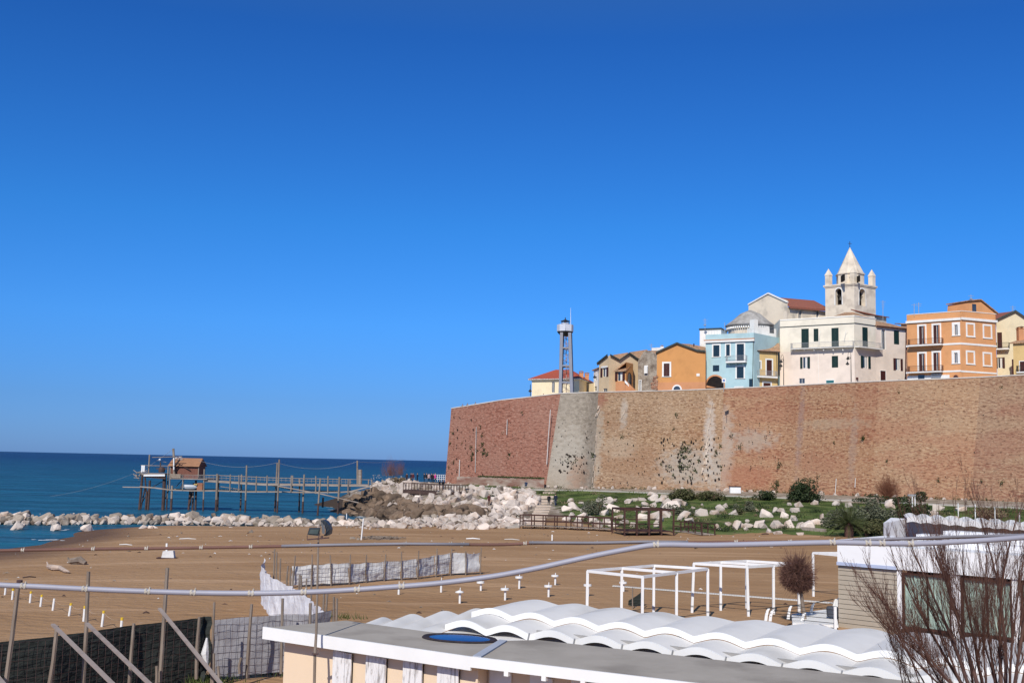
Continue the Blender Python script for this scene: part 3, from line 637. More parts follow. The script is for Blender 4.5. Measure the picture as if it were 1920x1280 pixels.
def body(house, facs, z0, z1, holes=None, m='white', tops=None, name='wall', depth=9, mats=None, faces_z=None):
    """facs: visible facades left to right; closed with plain side and back walls. z1 may be one value per facade"""
    mb = MB()
    for i, f in enumerate(facs):
        zt = z1[i] if isinstance(z1, (list, tuple)) else z1
        wallface(mb, f, 0, f.w, z0, zt, (holes or {}).get(i, []), top=(tops or {}).get(i))
    zl = z1[0] if isinstance(z1, (list, tuple)) else z1; zr = z1[-1] if isinstance(z1, (list, tuple)) else z1
    a = facs[0].P(0, 0); b = facs[-1].P(facs[-1].w, 0); A = a + Vector((a.x / a.y * depth + .5, depth, 0)); B = b + Vector((b.x / b.y * depth - .5, depth, 0))
    def q(p, z): return Vector((p.x, p.y, z))
    mb.add([q(A, z0), q(a, z0), q(a, zl), q(A, zl)], [(0, 1, 2, 3)]); mb.add([q(b, z0), q(B, z0), q(B, zr), q(b, zr)], [(0, 1, 2, 3)])
    mb.add([q(B, z0), q(A, z0), q(A, zl), q(B, zr)], [(0, 1, 2, 3)])
    rp = [q(f.P(0, 0), zl if not isinstance(z1, (list, tuple)) else z1[i]) for i, f in enumerate(facs)] + [q(b, zr), q(B, zr), q(A, zl)]
    mb.add([p - Vector((0, 0, .02)) for p in rp], [list(range(len(rp)))])
    # dark backing inside so openings read as rooms
    return mb.build(name, M[m] if not mats else mats, house)
def slab(mb, f, x0, y0, x1, y1, out=0.9, mi=0, back=0.0):
    u0, u1, z0, z1 = f.rect(x0, y0, x1, y1); mb.ob(f.P(u0, z0, out), f.d * (u1 - u0), -f.n * (out - back), Vector((0, 0, max(z1 - z0, .1))), mi); return u0, u1, z1
def band(house, f, x0, yl, x1, yr, h=.25, out=.08, m='trim', name='cornice', u=None):
    mb = MB(); a = f.X(x0, yl); b = f.X(x1, yr); zt = (a.z + b.z) / 2
    ua = f.hit(x0, yl)[0]; ub = f.hit(x1, yr)[0]
    mb.ob(f.P(ua, zt - h, out), f.d * (ub - ua), -f.n * (out + .01), Vector((0, 0, h))); return mb.build(name, M[m], house)
def balcony(house, f, x0, y0, x1, y1, rail_h=1.0, out=0.95, m='trim', iron='greyiron', nb=None):
    mb = MB(); u0, u1, z = slab(mb, f, x0, y0, x1, y1, out)
    b = mb.build('balcony', M[m], house); r = MB()
    n = nb or int((u1 - u0) / .16)
    o = out - .06
    for k in range(n + 1): r.bar(f.P(u0 + (u1 - u0) * k / n, z, o), f.P(u0 + (u1 - u0) * k / n, z + rail_h, o), .028)
    for s in (u0, u1):
        for k in range(6): r.bar(f.P(s, z, o * k / 6), f.P(s, z + rail_h, o * k / 6), .028)
        r.bar(f.P(s, z + rail_h, 0), f.P(s, z + rail_h, o), .045)
    r.bar(f.P(u0, z + rail_h, o), f.P(u1, z + rail_h, o), .045); r.bar(f.P(u0, z + .1, o), f.P(u1, z + .1, o), .035)
    r.build('railing', M[iron], b); return b
def sheet(pts, m, house, name='roof', th=.18):
    """a roof plane given by real corner points, with thickness"""
    return MB().prism(pts, Vector((0, 0, -th)), 0).build(name, M[m], house)
def base_of(f, px): return Vector((f.P(f.w / 2, 0).x, f.P(f.w / 2, 0).y, town_z(px)))
def profile_top(f, pts):
    """outline pts in px -> (u,z) list"""
    return [f.hit(*p) for p in pts]
def gable_roof(house, f, pts, depth=8, th=.16, over=.35, m='tile', name='roof', edge='darkedge', rise=0.0):
    q = [f.hit(*p) for p in pts]
    for i in range(len(q) - 1):
        (ua, za), (ub, zb) = q[i], q[i + 1]
        A = f.P(ua, za + .02, over); B = f.P(ub, zb + .02, over); bk = Vector((A.x / A.y * depth + .1, depth, rise))
        MB().prism([A, B, B + bk, A + bk], Vector((0, 0, th))).build(name, M[m], house)
        MB().ob(f.P(ua, za - .12, over + .05), f.P(ub, zb) - f.P(ua, za), -f.n * .05, Vector((0, 0, .32))).build('verge', M[edge], house)
def chimney(house, px, py0, py1, Y, w=.6, m='salmon', cap='tile'):
    p = aY(px, py0, Y); q = aY(px, py1, Y); mb = MB(); h = p.z - q.z
    mb.box((p.x - w / 2, p.y - w / 2, q.z - 1), (p.x + w / 2, p.y + w / 2, p.z - .35)); mb.box((p.x - w / 2 - .08, p.y - w / 2 - .08, p.z - .35), (p.x + w / 2 + .08, p.y + w / 2 + .08, p.z - .25))
    for s in (-1, 1): mb.box((p.x + s * w * .35 - .07, p.y - w / 2, p.z - .25), (p.x + s * w * .35 + .07, p.y + w / 2, p.z - .05))
    c = mb.build('chimney', M[m], house)
    MB().prism([(p.x - w / 2 - .12, p.y - w / 2 - .1, p.z - .05), (p.x + w / 2 + .12, p.y - w / 2 - .1, p.z - .05), (p.x, p.y - w / 2 - .1, p.z + .12)], Vector((0, w + .2, 0))).build('chimney_cap', M[cap], c)
def arch_pts(f, xa, xb, ytop, ybot, n=10):
    """picture arch -> list of (u,z)"""
    u0, zb = f.hit(xa, ybot); u1, _ = f.hit(xb, ybot); zt = f.hit((xa + xb) / 2, ytop)[1]; uc = (u0 + u1) / 2; r = (u1 - u0) / 2; zs = max(zb, zt - r); ry = zt - zs
    return [(u0, zb)] + [(uc - r * math.cos(math.pi * k / n), zs + ry * math.sin(math.pi * k / n)) for k in range(n + 1)] + [(u1, zb)]
def arch_fill(f, pts, out, m, house, name, th=.04):
    return MB().prism([f.P(u, z, out) for u, z in pts], -f.n * th).build(name, M[m], house)
def arch_ring(f, pts, w, out, m, house, name, th=.1):
    mb = MB(); c = Vector((sum(p[0] for p in pts) / len(pts), pts[0][1], 0)); o = []
    for (u, z) in pts:
        d = Vector((u - c.x, max(z - c.y, 0) if z > pts[0][1] + .01 else 0)); d = d.normalized() if d.length > 0 else Vector((0, 1)); o.append((u + d.x * w, z + d.y * w))
    for k in range(len(pts) - 1):
        q = [f.P(*pts[k], out), f.P(*pts[k + 1], out), f.P(*o[k + 1], out), f.P(*o[k], out)]
        mb.prism(q, -f.n * th)
    return mb.build(name, M[m], house)

# ---- cream house with a red hipped roof, behind the light tower
f1 = Fac(997, 222, 1086, 217, 730); f2 = Fac(1086, 217, 1112, 231, 730)
h = thing('house', 'cream house with a red hipped roof behind the metal light tower', 'house', base_of(f1, 1040))
zt = f1.hit(1040, 711.5)[1]; r1 = (1034.5, 716, 1040, 736)
body(h, [f1, f2], 20.3, zt, {0: [hole(f1, r1, 0)]}, 'cream', depth=12)
window(h, f1, r1, trim=0.0, kind='glass')
for r in ((1092, 722, 1098, 737), (1103, 721, 1108, 737)): window(h, f2, r, trim=.0, kind='closed', shut='brown')
a = f1.P(-.6, zt, .6); b = f1.P(f1.w + .6, zt, .6); c = f2.P(f2.w + .6, zt, .6); d = a + (c - b)
A1 = aY(1042, 694.5, 227); A2 = aY(1071, 695, 226)
for q in ((a, b, A2, A1), (b, c, A2), (c, d, A1, A2), (d, a, A1)): sheet([p + Vector((0, 0, .2)) for p in q], 'redtile', h)
MB().prism([a, b, c, d], Vector((0, 0, .18))).build('eaves', M['trim'], h)
chimney(h, 1090, 696, 707, 222, .8, 'salmon'); chimney(h, 1100.5, 699, 709, 226, .8, 'salmon')
# ---- low cream wall and small white house beside it
f = Fac(1104, 224, 1123.5, 219, 720)
h = thing('house', 'narrow white house half hidden beside the tan twin gabled house', 'house', base_of(f, 1115))
f0 = Fac(1113, 222, 1123.5, 219.5, 720)
body(h, [f0], 20.3, f0.hit(1118, 693)[1], {0: [hole(f0, (1115.5, 706, 1119, 713), 0), hole(f0, (1114, 724, 1119, 733), 0)]}, 'white', depth=6)
window(h, f0, (1115.5, 706, 1119, 713), 0, 'glass'); window(h, f0, (1114, 724, 1119, 733), 0, 'glass')
MB().ob(f.P(0, 20.3), f.d * (f.w * .5), -f.n * 5, Vector((0, 0, f.hit(1107, 719)[1] - 20.3))).build('annexe', M['cream'], h)
sheet([f0.P(-.3, f0.hit(1118, 693)[1] + .05, .3), f0.P(f0.w, f0.hit(1118, 693)[1] + .35, .3), f0.P(f0.w, f0.hit(1118, 693)[1] + .35, -6), f0.P(-.3, f0.hit(1118, 693)[1] + .05, -6)], 'tile', h)
# ---- tan house with two gables
f1 = Fac(1123, 217, 1142, 213.5, 700); f2 = Fac(1142, 213.5, 1197, 217, 700)
h = thing('house', 'tan house with twin gables, an orange porch and an outside stair', 'house', base_of(f2, 1160))
rA = (1130, 689, 1137.5, 706); rS = (1131, 728, 1138.5, 736)
g1 = profile_top(f1, [(1123, 681), (1142, 666)]); g2 = profile_top(f2, [(1142, 666), (1160, 676), (1164, 673), (1178.5, 663), (1197, 676)])
z1a = g1[0][1]; z2a = min(z for u, z in g2)
body(h, [f1, f2], 20.5, [z1a, z2a], {0: [hole(f1, rA, 0), hole(f1, rS, 0)]}, 'tanwall',
     tops={0: [(0, z1a), (f1.w, z1a), (f1.w, g1[1][1])], 1: [(0, z2a), (f2.w, z2a), (f2.w, g2[-1][1]), g2[3], g2[2], g2[1], (0, g2[0][1])]}, depth=8)
window(h, f1, rA, 0, 'open', 'brown'); window(h, f1, rS, 0, 'glass')
MB().ob(f1.P(*f1.hit(1127.5, 690.2), .1), f1.d * (f1.hit(1139, 689)[0] - f1.hit(1127.5, 689)[0]), -f1.n * .12, Vector((0, 0, .35))).build('lintel', M['trim'], h)
gable_roof(h, f1, [(1122, 681.5), (1142, 665.5)], 5); gable_roof(h, f2, [(1142, 665.5), (1160, 675.5), (1164, 672.5), (1178.5, 662.5), (1197, 675.5)], 5)
sheet([aY(1146, 674, 219.5), aY(1176, 674, 219.5), aY(1178, 660.5, 224), aY(1150, 665, 224)], 'tile', h)
sheet([aY(1180, 672, 219.5), aY(1208, 672, 219.5), aY(1214, 655, 226), aY(1180, 660, 226)], 'tile', h)
fp = Fac(1155, 212.2, 1174, 210.6, 700); fq = Fac(1174, 210.6, 1187, 214, 700)
zp = fp.hit(1165, 694)[1]
body(h, [fp, fq], 20.5, [zp, fq.hit(1186, 682)[1]], {0: [hole(fp, (1158, 694.5, 1167.5, 714), 0)]}, 'orange', depth=3.5, name='porch')
window(h, fp, (1158, 695, 1167.5, 714), 0, 'open', 'brown')
sheet([fp.P(-.3, zp - .1, .4), fp.P(fp.w + .2, zp - .1, .4), aY(1187, 681, 214), aY(1173, 678, 214.5)], 'tile', h)
ap = arch_pts(fq, 1176.5, 1183.5, 699, 722); arch_fill(fq, ap, .03, 'glass', h, 'door'); arch_ring(fq, ap, .12, .06, 'brown', h, 'door_frame')
mb = MB(); nst = 9
for k in range(nst):
    p = aY(1173 + 18 * k / nst, 714 + 18 * k / nst, 210.5 - .15 * k); mb.box((p.x, p.y - .2, 20.5), (p.x + .25, p.y + 1.3, p.z))
mb.build('stair', M['salmon'], h)
MB().prism([aY(1171.5, 712, 210.2), aY(1191.5, 732, 209.6), aY(1187.5, 732.5, 209.6), aY(1171.5, 717, 210.2)], Vector((0, .25, 0))).build('stair_parapet', M['trim'], h)
MB().ob(fp.P(-.02, 20.5, .06), fp.d * (fp.w), -fp.n * .1, Vector((0, 0, fp.hit(1160, 716)[1] - 20.5))).build('plinth', M['salmon'], h)
# ---- bare stone ruin
f = Fac(1196, 214, 1232, 211.5, 700)
h = thing('ruined_house', 'roofless grey stone house with crumbling brick between tan and orange houses', 'house', base_of(f, 1214))
rr = (1208, 685, 1215, 703); rd = (1197.5, 712, 1203, 733)
out = [(1196, 678), (1199, 671), (1202, 665.5), (1207, 660), (1211, 657.5), (1218, 657.5), (1224, 660), (1228, 662.5), (1232, 664)]
tp = profile_top(f, out); zz = min(z for u, z in tp)
mb = MB(); n = 26
us = [f.w * k / n for k in range(n + 1)]
def topz(u):
    for i in range(len(tp) - 1):
        if tp[i][0] <= u <= tp[i + 1][0]: t = (u - tp[i][0]) / (tp[i + 1][0] - tp[i][0]); return tp[i][1] * (1 - t) + tp[i + 1][1] * t
    return tp[-1][1] if u > 1 else tp[0][1]
hl = [hole(f, rr, 0), hole(f, rd, 0)]
body(h, [f], 20.5, zz - .3, {0: hl}, 'ruin', tops={0: [(0, zz - .3), (f.w, zz - .3)] + [(u, topz(u) + rw.uniform(-.12, .12)) for u in us[::-1]]}, depth=6)
for r in (rr, rd): window(h, f, r, .14, 'glass', sill=False)
MB().ob(f.P(*f.hit(1209.5, 700), .08), f.d * .7, f.n * .35, Vector((0, 0, 1.4))).build('shutter', M['trim'], h)
mb = MB()
for k in range(60):
    x = rw.uniform(1219, 1231); y = rw.uniform(705, 731)
    if (x - 1219) / 12 + (y - 705) / 26 < .7: continue
    u, z = f.hit(x, y); mb.ob(f.P(u, z, rw.uniform(.05, .16)), f.d * rw.uniform(.25, .6), -f.n * .2, Vector((0, 0, rw.uniform(.15, .4))))
mb.build('exposed_brick', M['ruinbrick'], h)
sheet([aY(1208, 661, 214), aY(1232, 664, 213), aY(1236, 657, 219), aY(1206, 657, 219)], 'tile', h)
f = Fac(1222, 224, 1245, 222, 650); h = thing('house', 'white flat roofed upper storey showing between stone ruin and orange gable', 'house', base_of(f, 1230))
body(h, [f], 20.5, f.hit(1232, 651.5)[1], {}, 'white', depth=5); chimney(h, 1241, 648, 652, 224, .5, 'white')
# ---- orange gabled house
f = Fac(1231.5, 211.5, 1323, 208, 700)
h = thing('house', 'orange house with one broad gable and a single brown shuttered window', 'house', base_of(f, 1275))
rw1 = (1241.5, 678, 1258.5, 705.5)
tp = profile_top(f, [(1231.5, 661.5), (1270, 644), (1308, 658), (1323, 659.5)]); zz = min(z for u, z in tp) - .1
body(h, [f], 20.5, zz, {0: [hole(f, rw1, .32)]}, 'orange', tops={0: [(0, zz), (f.w, zz)] + tp[::-1]}, depth=9)
window(h, f, rw1, .32, 'closed', 'brown')
gable_roof(h, f, [(1230.5, 661.5), (1270, 643.5), (1308, 657.5), (1323, 659)], 9, rise=.3)
sheet([f.X(1271, 644, .2), f.X(1308, 658, .25), f.X(1323, 659, .25), aY(1326, 651, 214), aY(1292, 644.5, 215)], 'tile', h)
u0, zb = f.hit(1232, 716.5)
MB().ob(f.P(0, 20.5, .04), f.d * f.w, -f.n * .06, Vector((0, 0, zb - 20.5))).build('plinth', M['salmon'], h)
ap = arch_pts(f, 1263, 1276, 723.5, 733); arch_fill(f, ap, .07, 'glass', h, 'window'); arch_ring(f, ap, .28, .12, 'trim', h, 'window_surround', .14)
MB().ob(f.P(*f.hit(1306, 705), .05), f.d * .6, -f.n * .06, Vector((0, 0, .5))).build('plaque', M['trim'], h)
MB().tube([aY(1301, 644, 212), aY(1301, 649, 212)], .12, 6).build('flue', M['iron'], h)
# ---- white stair tower behind
f = Fac(1312, 216, 1352, 214, 650); g = Fac(1352, 214, 1363, 219, 650)
h = thing('house', 'white rooftop block with dark edging behind the light blue house', 'house', base_of(f, 1330))
zt = f.hit(1330, 618)[1]; body(h, [f, g], 20.5, zt, {}, 'white', depth=7)
MB().prism([f.P(-.15, zt, .15), f.P(f.w + .1, zt, .15), g.P(g.w, zt, .1), f.P(0, zt, -7)], Vector((0, 0, .3))).build('roof_edge', M['darkedge'], h)
# ---- light blue house
f = Fac(1323, 210, 1413.5, 205, 680); g = Fac(1413.5, 205, 1462, 212.5, 650)
h = thing('house', 'light blue house with navy shutters, one balcony and an archway', 'house', base_of(f, 1370))
W = [((1335, 644.5, 1351.5, 668.5), .26, 'closed'), ((1359.5, 643.5, 1370.5, 667), .22, 'closed'), ((1379, 642, 1397.5, 677.5), .26, 'closed'), ((1336.5, 684.5, 1348.5, 696), 0, 'closed'), ((1379, 685, 1397, 709), .26, 'closed'), ((1404.5, 710, 1412, 727), 0, 'closed'), ((1377, 724, 1394, 732), .2, 'closed')]
zt = f.hit(1368, 625.5)[1]
body(h, [f, g], 21.2, zt, {0: [hole(f, r, t) for r, t, k in W if r[3] < 731]}, 'blue', depth=8)
for r, t, k in W: window(h, f, r, t, k, 'navy', name='door' if r[3] - r[1] > 30 else 'window')
band(h, f, 1321, 639.5, 1415, 634.5, .42, .35); band(h, f, 1321, 638, 1415, 633.2, .16, .40, 'salmon', 'cornice_tiles')
b = balcony(h, f, 1364, 677.5, 1401, 680.5, 1.05, 1.0)
MB().prism([f.X(1366, 681, 0.02), f.X(1399, 680, 0.02), f.X(1399, 680, .8), f.X(1366, 681, .8)], Vector((0, 0, -.01))).build('soffit', M['blue'], h)
for x in (1368, 1381, 1394): MB().prism([f.X(x, 681.2, .02), f.X(x, 681.2, .8), f.X(x, 686, .02)], f.d * .18).build('bracket', M['blue'], h)
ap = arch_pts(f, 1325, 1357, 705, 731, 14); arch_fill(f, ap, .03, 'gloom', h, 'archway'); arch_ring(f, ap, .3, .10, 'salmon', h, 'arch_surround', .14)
MB().prism([f.P(*ap[1], .06), f.P(*f.hit(1344, 727), .06), f.P(*f.hit(1324.5, 727), .06)], f.n * .3).build('ramp_wall', M['salmon'], h)
MB().tube([f.X(1413, 638, .15), f.X(1411.5, 728, .15)], .06, 5).build('downpipe', M['iron'], h)
mb = MB(); zr = zt
for k in range(18):
    u = f.w * k / 17; mb.bar(f.P(u, zr, -.2), f.P(u, zr + .7, -.2), .03)
mb.bar(f.P(0, zr + .7, -.2), f.P(f.w, zr + .7, -.2), .03); mb.build('roof_railing', M['greyiron'], h)
fw = Fac(1414, 209, 1456, 212, 620)
MB().ob(fw.P(0, 30), fw.d * 1.0, -fw.n * 1.2, Vector((0, 0, fw.hit(1418, 599)[1] - 30))).build('roof_stack', M['white'], h)
MB().ob(fw.P(1.02, 30), fw.d * (fw.w - 1.1), -fw.n * 3, Vector((0, 0, fw.hit(1440, 615)[1] - 30))).build('roof_room', M['white'], h)
MB().ob(fw.X(1443, 624, .05), fw.d * 1.1, -fw.n * .1, Vector((0, 0, 1.3))).build('window', M['glass'], h)
# ---- small yellow house
f = Fac(1414.5, 206.2, 1458.5, 208, 690)
h = thing('house', 'small yellow house with tiled roof and one balcony, squeezed beside the big cream house', 'house', base_of(f, 1436))
W = [((1417, 675, 1428, 691.5), .26, 'closed'), ((1435, 672, 1449.5, 704), .26, 'closed'), ((1429, 715, 1447, 730), .26, 'closed')]
zt = f.hit(1436, 658)[1]
body(h, [f], 21.2, zt, {0: [hole(f, r, t) for r, t, k in W]}, 'yellow', depth=6)
for r, t, k in W: window(h, f, r, t, k, 'brown', sill=False, name='door' if r[3] - r[1] > 30 else 'window')
balcony(h, f, 1417, 705.5, 1453, 708.5, 1.0, .9)
sheet([f.P(-.3, zt, .4), f.P(f.w + .3, zt, .4), aY(1461, 643, 211.5), aY(1443, 644, 212.5), aY(1428, 651, 210)], 'tile', h)
chimney(h, 1428.5, 641, 655, 209, .62, 'salmon'); MB().ob(f.P(-.2, zt - .2, .45), f.d * (f.w + .4), -f.n * .1, Vector((0, 0, .16))).build('gutter', M['iron'], h)
MB().tube([f.X(1455, 658, .2), f.X(1456, 710, .2), f.X(1458, 727, .2)], .06, 5).build('downpipe', M['iron'], h)
# ---- big cream house with long balcony
f1 = Fac(1462.5, 211.3, 1602, 203, 660); f2 = Fac(1602, 203, 1642.5, 206.6, 660); f3 = Fac(1642.5, 206.6, 1699, 210.2, 660)
h = thing('house', 'large cream corner house with dark green shutters and a long wraparound balcony', 'house', base_of(f1, 1560))
zt = f1.hit(1602, 590.5)[1]; z3 = f3.hit(1670, 613)[1]; zf = f1.hit(1540, 657)[1]
W1 = [((1502.5, 616, 1516.5, 652), .0, 'closed'), ((1525.5, 616, 1534.5, 640), .0, 'closed'), ((1559, 614.5, 1572.5, 651.5), .0, 'closed'), ((1505, 669, 1514.5, 690.5), .0, 'open'), ((1559.5, 667, 1571.5, 689), .0, 'closed'), ((1498, 709, 1509, 719), .0, 'glass')]
W2 = [((1617, 613.5, 1627.5, 651.5), .0, 'closed'), ((1618, 667.5, 1627.5, 690), .0, 'open')]
W3 = [((1676, 619.5, 1686, 645.5), .0, 'closed'), ((1679, 672, 1688, 694), .0, 'open'), ((1650, 694, 1661.5, 718), .1, 'closed'), ((1652, 617, 1661, 655), .12, 'glass'), ((1684, 711, 1692, 716), 0, 'glass')]
body(h, [f1, f2, f3], 21.6, [zf, zf, zf], {0: [hole(f1, r, t) for r, t, k in W1[3:]], 1: [hole(f2, r, t) for r, t, k in W2[1:]], 2: [hole(f3, r, t) for r, t, k in (W3[1], W3[2], W3[4])]}, 'pinkish', depth=9, name='ground_floor_wall')
def upper(name, m, facs, zb, zts, holes):
    mb = MB()
    for i, ff in enumerate(facs): wallface(mb, ff, 0, ff.w, zb, zts[i], holes[i])
    a = facs[0].P(0, 0); b = facs[-1].P(facs[-1].w, 0)
    for (p, z) in ((a, zts[0]), (b, zts[-1])): mb.add([p + Vector((0, 0, zb)), p + Vector((1, 9, zb)), p + Vector((1, 9, z)), p + Vector((0, 0, z))], [(0, 1, 2, 3)])
    return mb.build(name, M[m], h)
upper('upper_wall', 'ivory', [f1, f2], zf + .003, [zt, zt], [[hole(f1, r, t) for r, t, k in W1[:3]], [hole(f2, W2[0][0], 0)]])
upper('upper_wall', 'pinkish', [f3], zf + .003, [z3], [[hole(f3, W3[0][0], 0), hole(f3, W3[3][0], .12)]])
MB().prism([f1.P(.1, zt - .9, -.1), f1.P(f1.w, zt - .9, -.1), f2.P(f2.w - .1, zt - .9, -.1), f2.P(f2.w, zt - .9, -8), f1.P(.1, zt - .9, -8)], Vector((0, 0, .1))).build('terrace', M['paving'], h)
for ff, WW in ((f1, W1), (f2, W2), (f3, W3)):
    for r, t, k in WW: window(h, ff, r, t, k, 'green' if r[0] < 1640 else ('brown' if r[1] > 660 else 'green'), sill=False, name='door' if r[3] - r[1] > 30 else 'window')
band(h, f1, 1462.5, 613, 1602, 605.2, .10, .12, 'darkedge', 'string_course'); band(h, f2, 1602, 605.2, 1642.5, 610, .10, .12, 'darkedge', 'string_course')
band(h, f1, 1462.5, 600, 1602, 591.5, .14, .08, 'trim', 'parapet_cap'); band(h, f2, 1602, 591.5, 1642.5, 596.5, .14, .08, 'trim', 'parapet_cap')
balcony(h, f1, 1486, 652.5, 1602, 653.5, 1.05, 1.1); balcony(h, f2, 1602.5, 652.2, 1647, 653.8, 1.05, 1.1)
mb = MB()
for x in range(1492, 1600, 18): mb.ob(f1.X(x, 655.3, .8), f1.d * .15, -f1.n * .8, Vector((0, 0, -.25)))
mb.build('balcony_brackets', M['trim'], h)
zt3 = z3
sheet([f3.P(-.1, zt3, .45), f3.P(f3.w + .4, zt3, .45), f3.P(f3.w + .4, zt3 + 1.5, -4.5), f3.P(-.1, zt3 + 1.9, -4.5)], 'tile', h)
MB().ob(f3.P(-.1, zt3 - .22, .5), f3.d * (f3.w + .5), -f3.n * .1, Vector((0, 0, .18))).build('gutter', M['brown'], h)
MB().tube([f3.X(1698, 617, .15), f3.X(1696.5, 716, .15)], .1, 6).build('downpipe', M['brown'], h)
sheet([aY(1548, 598, 212), aY(1588, 590, 208), aY(1636, 596, 209), aY(1640, 601, 209), aY(1600, 585, 214), aY(1584, 585.5, 214)], 'tile', h)
MB().ob(f1.X(1549.5, 720.5, .1), f1.d * 1.45, -f1.n * .14, Vector((0, 0, .75))).build('vent_box', M['teal'], h)
MB().ob(f1.X(1549, 721, .06), f1.d * 1.6, -f1.n * .1, Vector((0, 0, 1.0))).build('vent_frame', M['trim'], h)
mb = MB(); mb.lathe(f2.X(1606.5, 709.5, .02), [(.28, -.2), (.28, .2)], 10); mb.build('round_vent', M['brown'], h)
MB().tube([f1.X(1534, 657, .08), f1.X(1535, 720, .08)], .045, 5).build('downpipe', M['trim'], h)
mb = MB()
for (x0, y0, x1, y1) in ((1537, 645, 1538.5, 625), (1538.5, 625, 1542, 621), (1584, 640, 1587.5, 622), (1587.5, 622, 1591, 620)): mb.bar(f1.X(x0, y0, .5), f1.X(x1, y1, .5), .05)
mb.build('awning_frame', M['trim'], h)
# ---- orange block of flats
f1 = Fac(1701, 192, 1801.5, 186, 650); f2 = Fac(1801.5, 186, 1868, 189, 650)
h = thing('house', 'bright orange three storey house with white bands and two balconies', 'house', base_of(f1, 1760))
zt = f1.hit(1750, 586)[1]
W1 = [((1720, 608, 1737.5, 645.5), .3, 'glass'), ((1747, 606, 1765, 643.5), .3, 'glass'), ((1785, 604, 1800.3, 628.5), .42, 'glass'), ((1720, 659.5, 1738, 696), .3, 'glass'), ((1747, 657.5, 1765, 694.5), .3, 'glass'), ((1784.5, 656.5, 1800.3, 681), .42, 'glass')]
body(h, [f1, f2], 21.6, zt, {0: [hole(f1, r, t) for r, t, k in W1] + [hole(f1, (1722, 703, 1734, 713), 0)]}, 'orange2', depth=9)
for r, t, k in W1: window(h, f1, r, t, k, name='door' if r[3] - r[1] > 30 else 'window', sill=r[3] - r[1] < 30)
for r, t, k in W1:
    if r[3] - r[1] > 30:
        u0, u1, z0, z1 = f1.rect(*r); m_ = MB(); louvres(m_, f1, u0 + .32, u0 + .3 + (u1 - u0 - .6) * .45, z0 + .02, z1 - .32, -.06); m_.build('shutter', M['brown'], h)
        MB().ob(f1.P(u1 - .28, z0 + .02, .05), f1.d * .05, f1.n * .55, Vector((0, 0, z1 - z0 - .35))).build('shutter', M['salmon'], h)
for r in ((1811, 605, 1828, 631), (1842.5, 608, 1860, 634), (1811, 657, 1828, 682.5), (1842.5, 660, 1860, 686)):
    u0, u1, z0, z1 = f2.rect(*r); m_ = MB(); t = .3
    for (p, q, a_, b_) in ((u0, u0 + t, z0, z1), (u1 - t, u1, z0, z1), (u0 + t, u1 - t, z1 - t, z1), (u0 + t, u1 - t, z0, z0 + t * .5)): m_.ob(f2.P(p, a_, .05), f2.d * (q - p), -f2.n * .06, Vector((0, 0, b_ - a_)))
    m_.ob(f2.P(u0 - .05, z0 - .1, .12), f2.d * (u1 - u0 + .1), -f2.n * .13, Vector((0, 0, .09))); m_.build('blind_window', M['trim'], h)
for (yl, ym, yr, hh, o) in ((603, 594.5, 600.8, .42, .25), (648, 641.5, 647.7, .32, .06), (697, 694, 698.6, .28, .06)):
    band(h, f1, 1699, yl, 1801.5, ym, hh, o); band(h, f2, 1801.5, ym, 1868.5, yr, hh, o)
band(h, f1, 1701, 590, 1801.5, 582, .10, .06); band(h, f2, 1801.5, 582, 1868, 588, .10, .06)
balcony(h, f1, 1706, 646.5, 1769, 649, 1.0, 1.05, iron='brown'); balcony(h, f1, 1706, 697, 1769, 699, 1.0, 1.05, iron='brown')
ub, zb = f1.hit(1740, 699.5)
MB().ob(f1.P(-.05, 21.6, .10), f1.d * (f1.hit(1781, 700)[0]), -f1.n * .14, Vector((0, 0, zb - 21.6 - .4))).build('plinth', M['trim'], h)
MB().ob(f1.P(*f1.hit(1722, 713), .13), f1.d * 1.1, -f1.n * .05, Vector((0, 0, .95))).build('window', M['glass'], h)
mb = MB(); p = f1.X(1747, 709, .5); mb.ob(p, f1.d * 1.6, -f1.n * .8, Vector((0, 0, .12))); mb.ob(p + Vector((0, 0, .5)), f1.d * 1.6, -f1.n * .6, Vector((.2, 0, .3))); mb.build('canopy', M['greyiron'], h)
ap = arch_pts(f1, 1788, 1797, 703, 712); arch_fill(f1, ap, .06, 'brown', h, 'window'); arch_ring(f1, ap, .16, .1, 'salmon', h, 'window_surround', .12)
# raised gable end and dark box dormer on its roof
tp = profile_top(f2, [(1816, 583.5), (1818, 565.5), (1837.5, 563.5), (1868, 588)])
MB().prism([f2.P(u, z, -.02) for u, z in [tp[1], tp[2], tp[3], (tp[0][0], tp[0][1] - .3)]], -f2.n * 5).build('roof_gable', M['orange2'], h)
sheet([f2.P(tp[1][0] - .25, tp[1][1] + .25, .3), f2.P(tp[2][0], tp[2][1] + .25, .3), f2.P(tp[2][0], tp[2][1] + .25, -5.2), f2.P(tp[1][0] - .25, tp[1][1] + .25, -5.2)], 'tile', h)
sheet([f2.P(tp[2][0], tp[2][1] + .25, .3), f2.P(tp[3][0] + .2, tp[3][1] + .15, .3), f2.P(tp[3][0] + .2, tp[3][1] + .15, -5.2), f2.P(tp[2][0], tp[2][1] + .25, -5.2)], 'tile', h)
MB().ob(f2.P(f2.hit(1823, 583)[0], f2.hit(1823, 583)[1], .02), f2.d * .9, -f2.n * .05, Vector((0, 0, 1.25))).build('window', M['glass'], h)
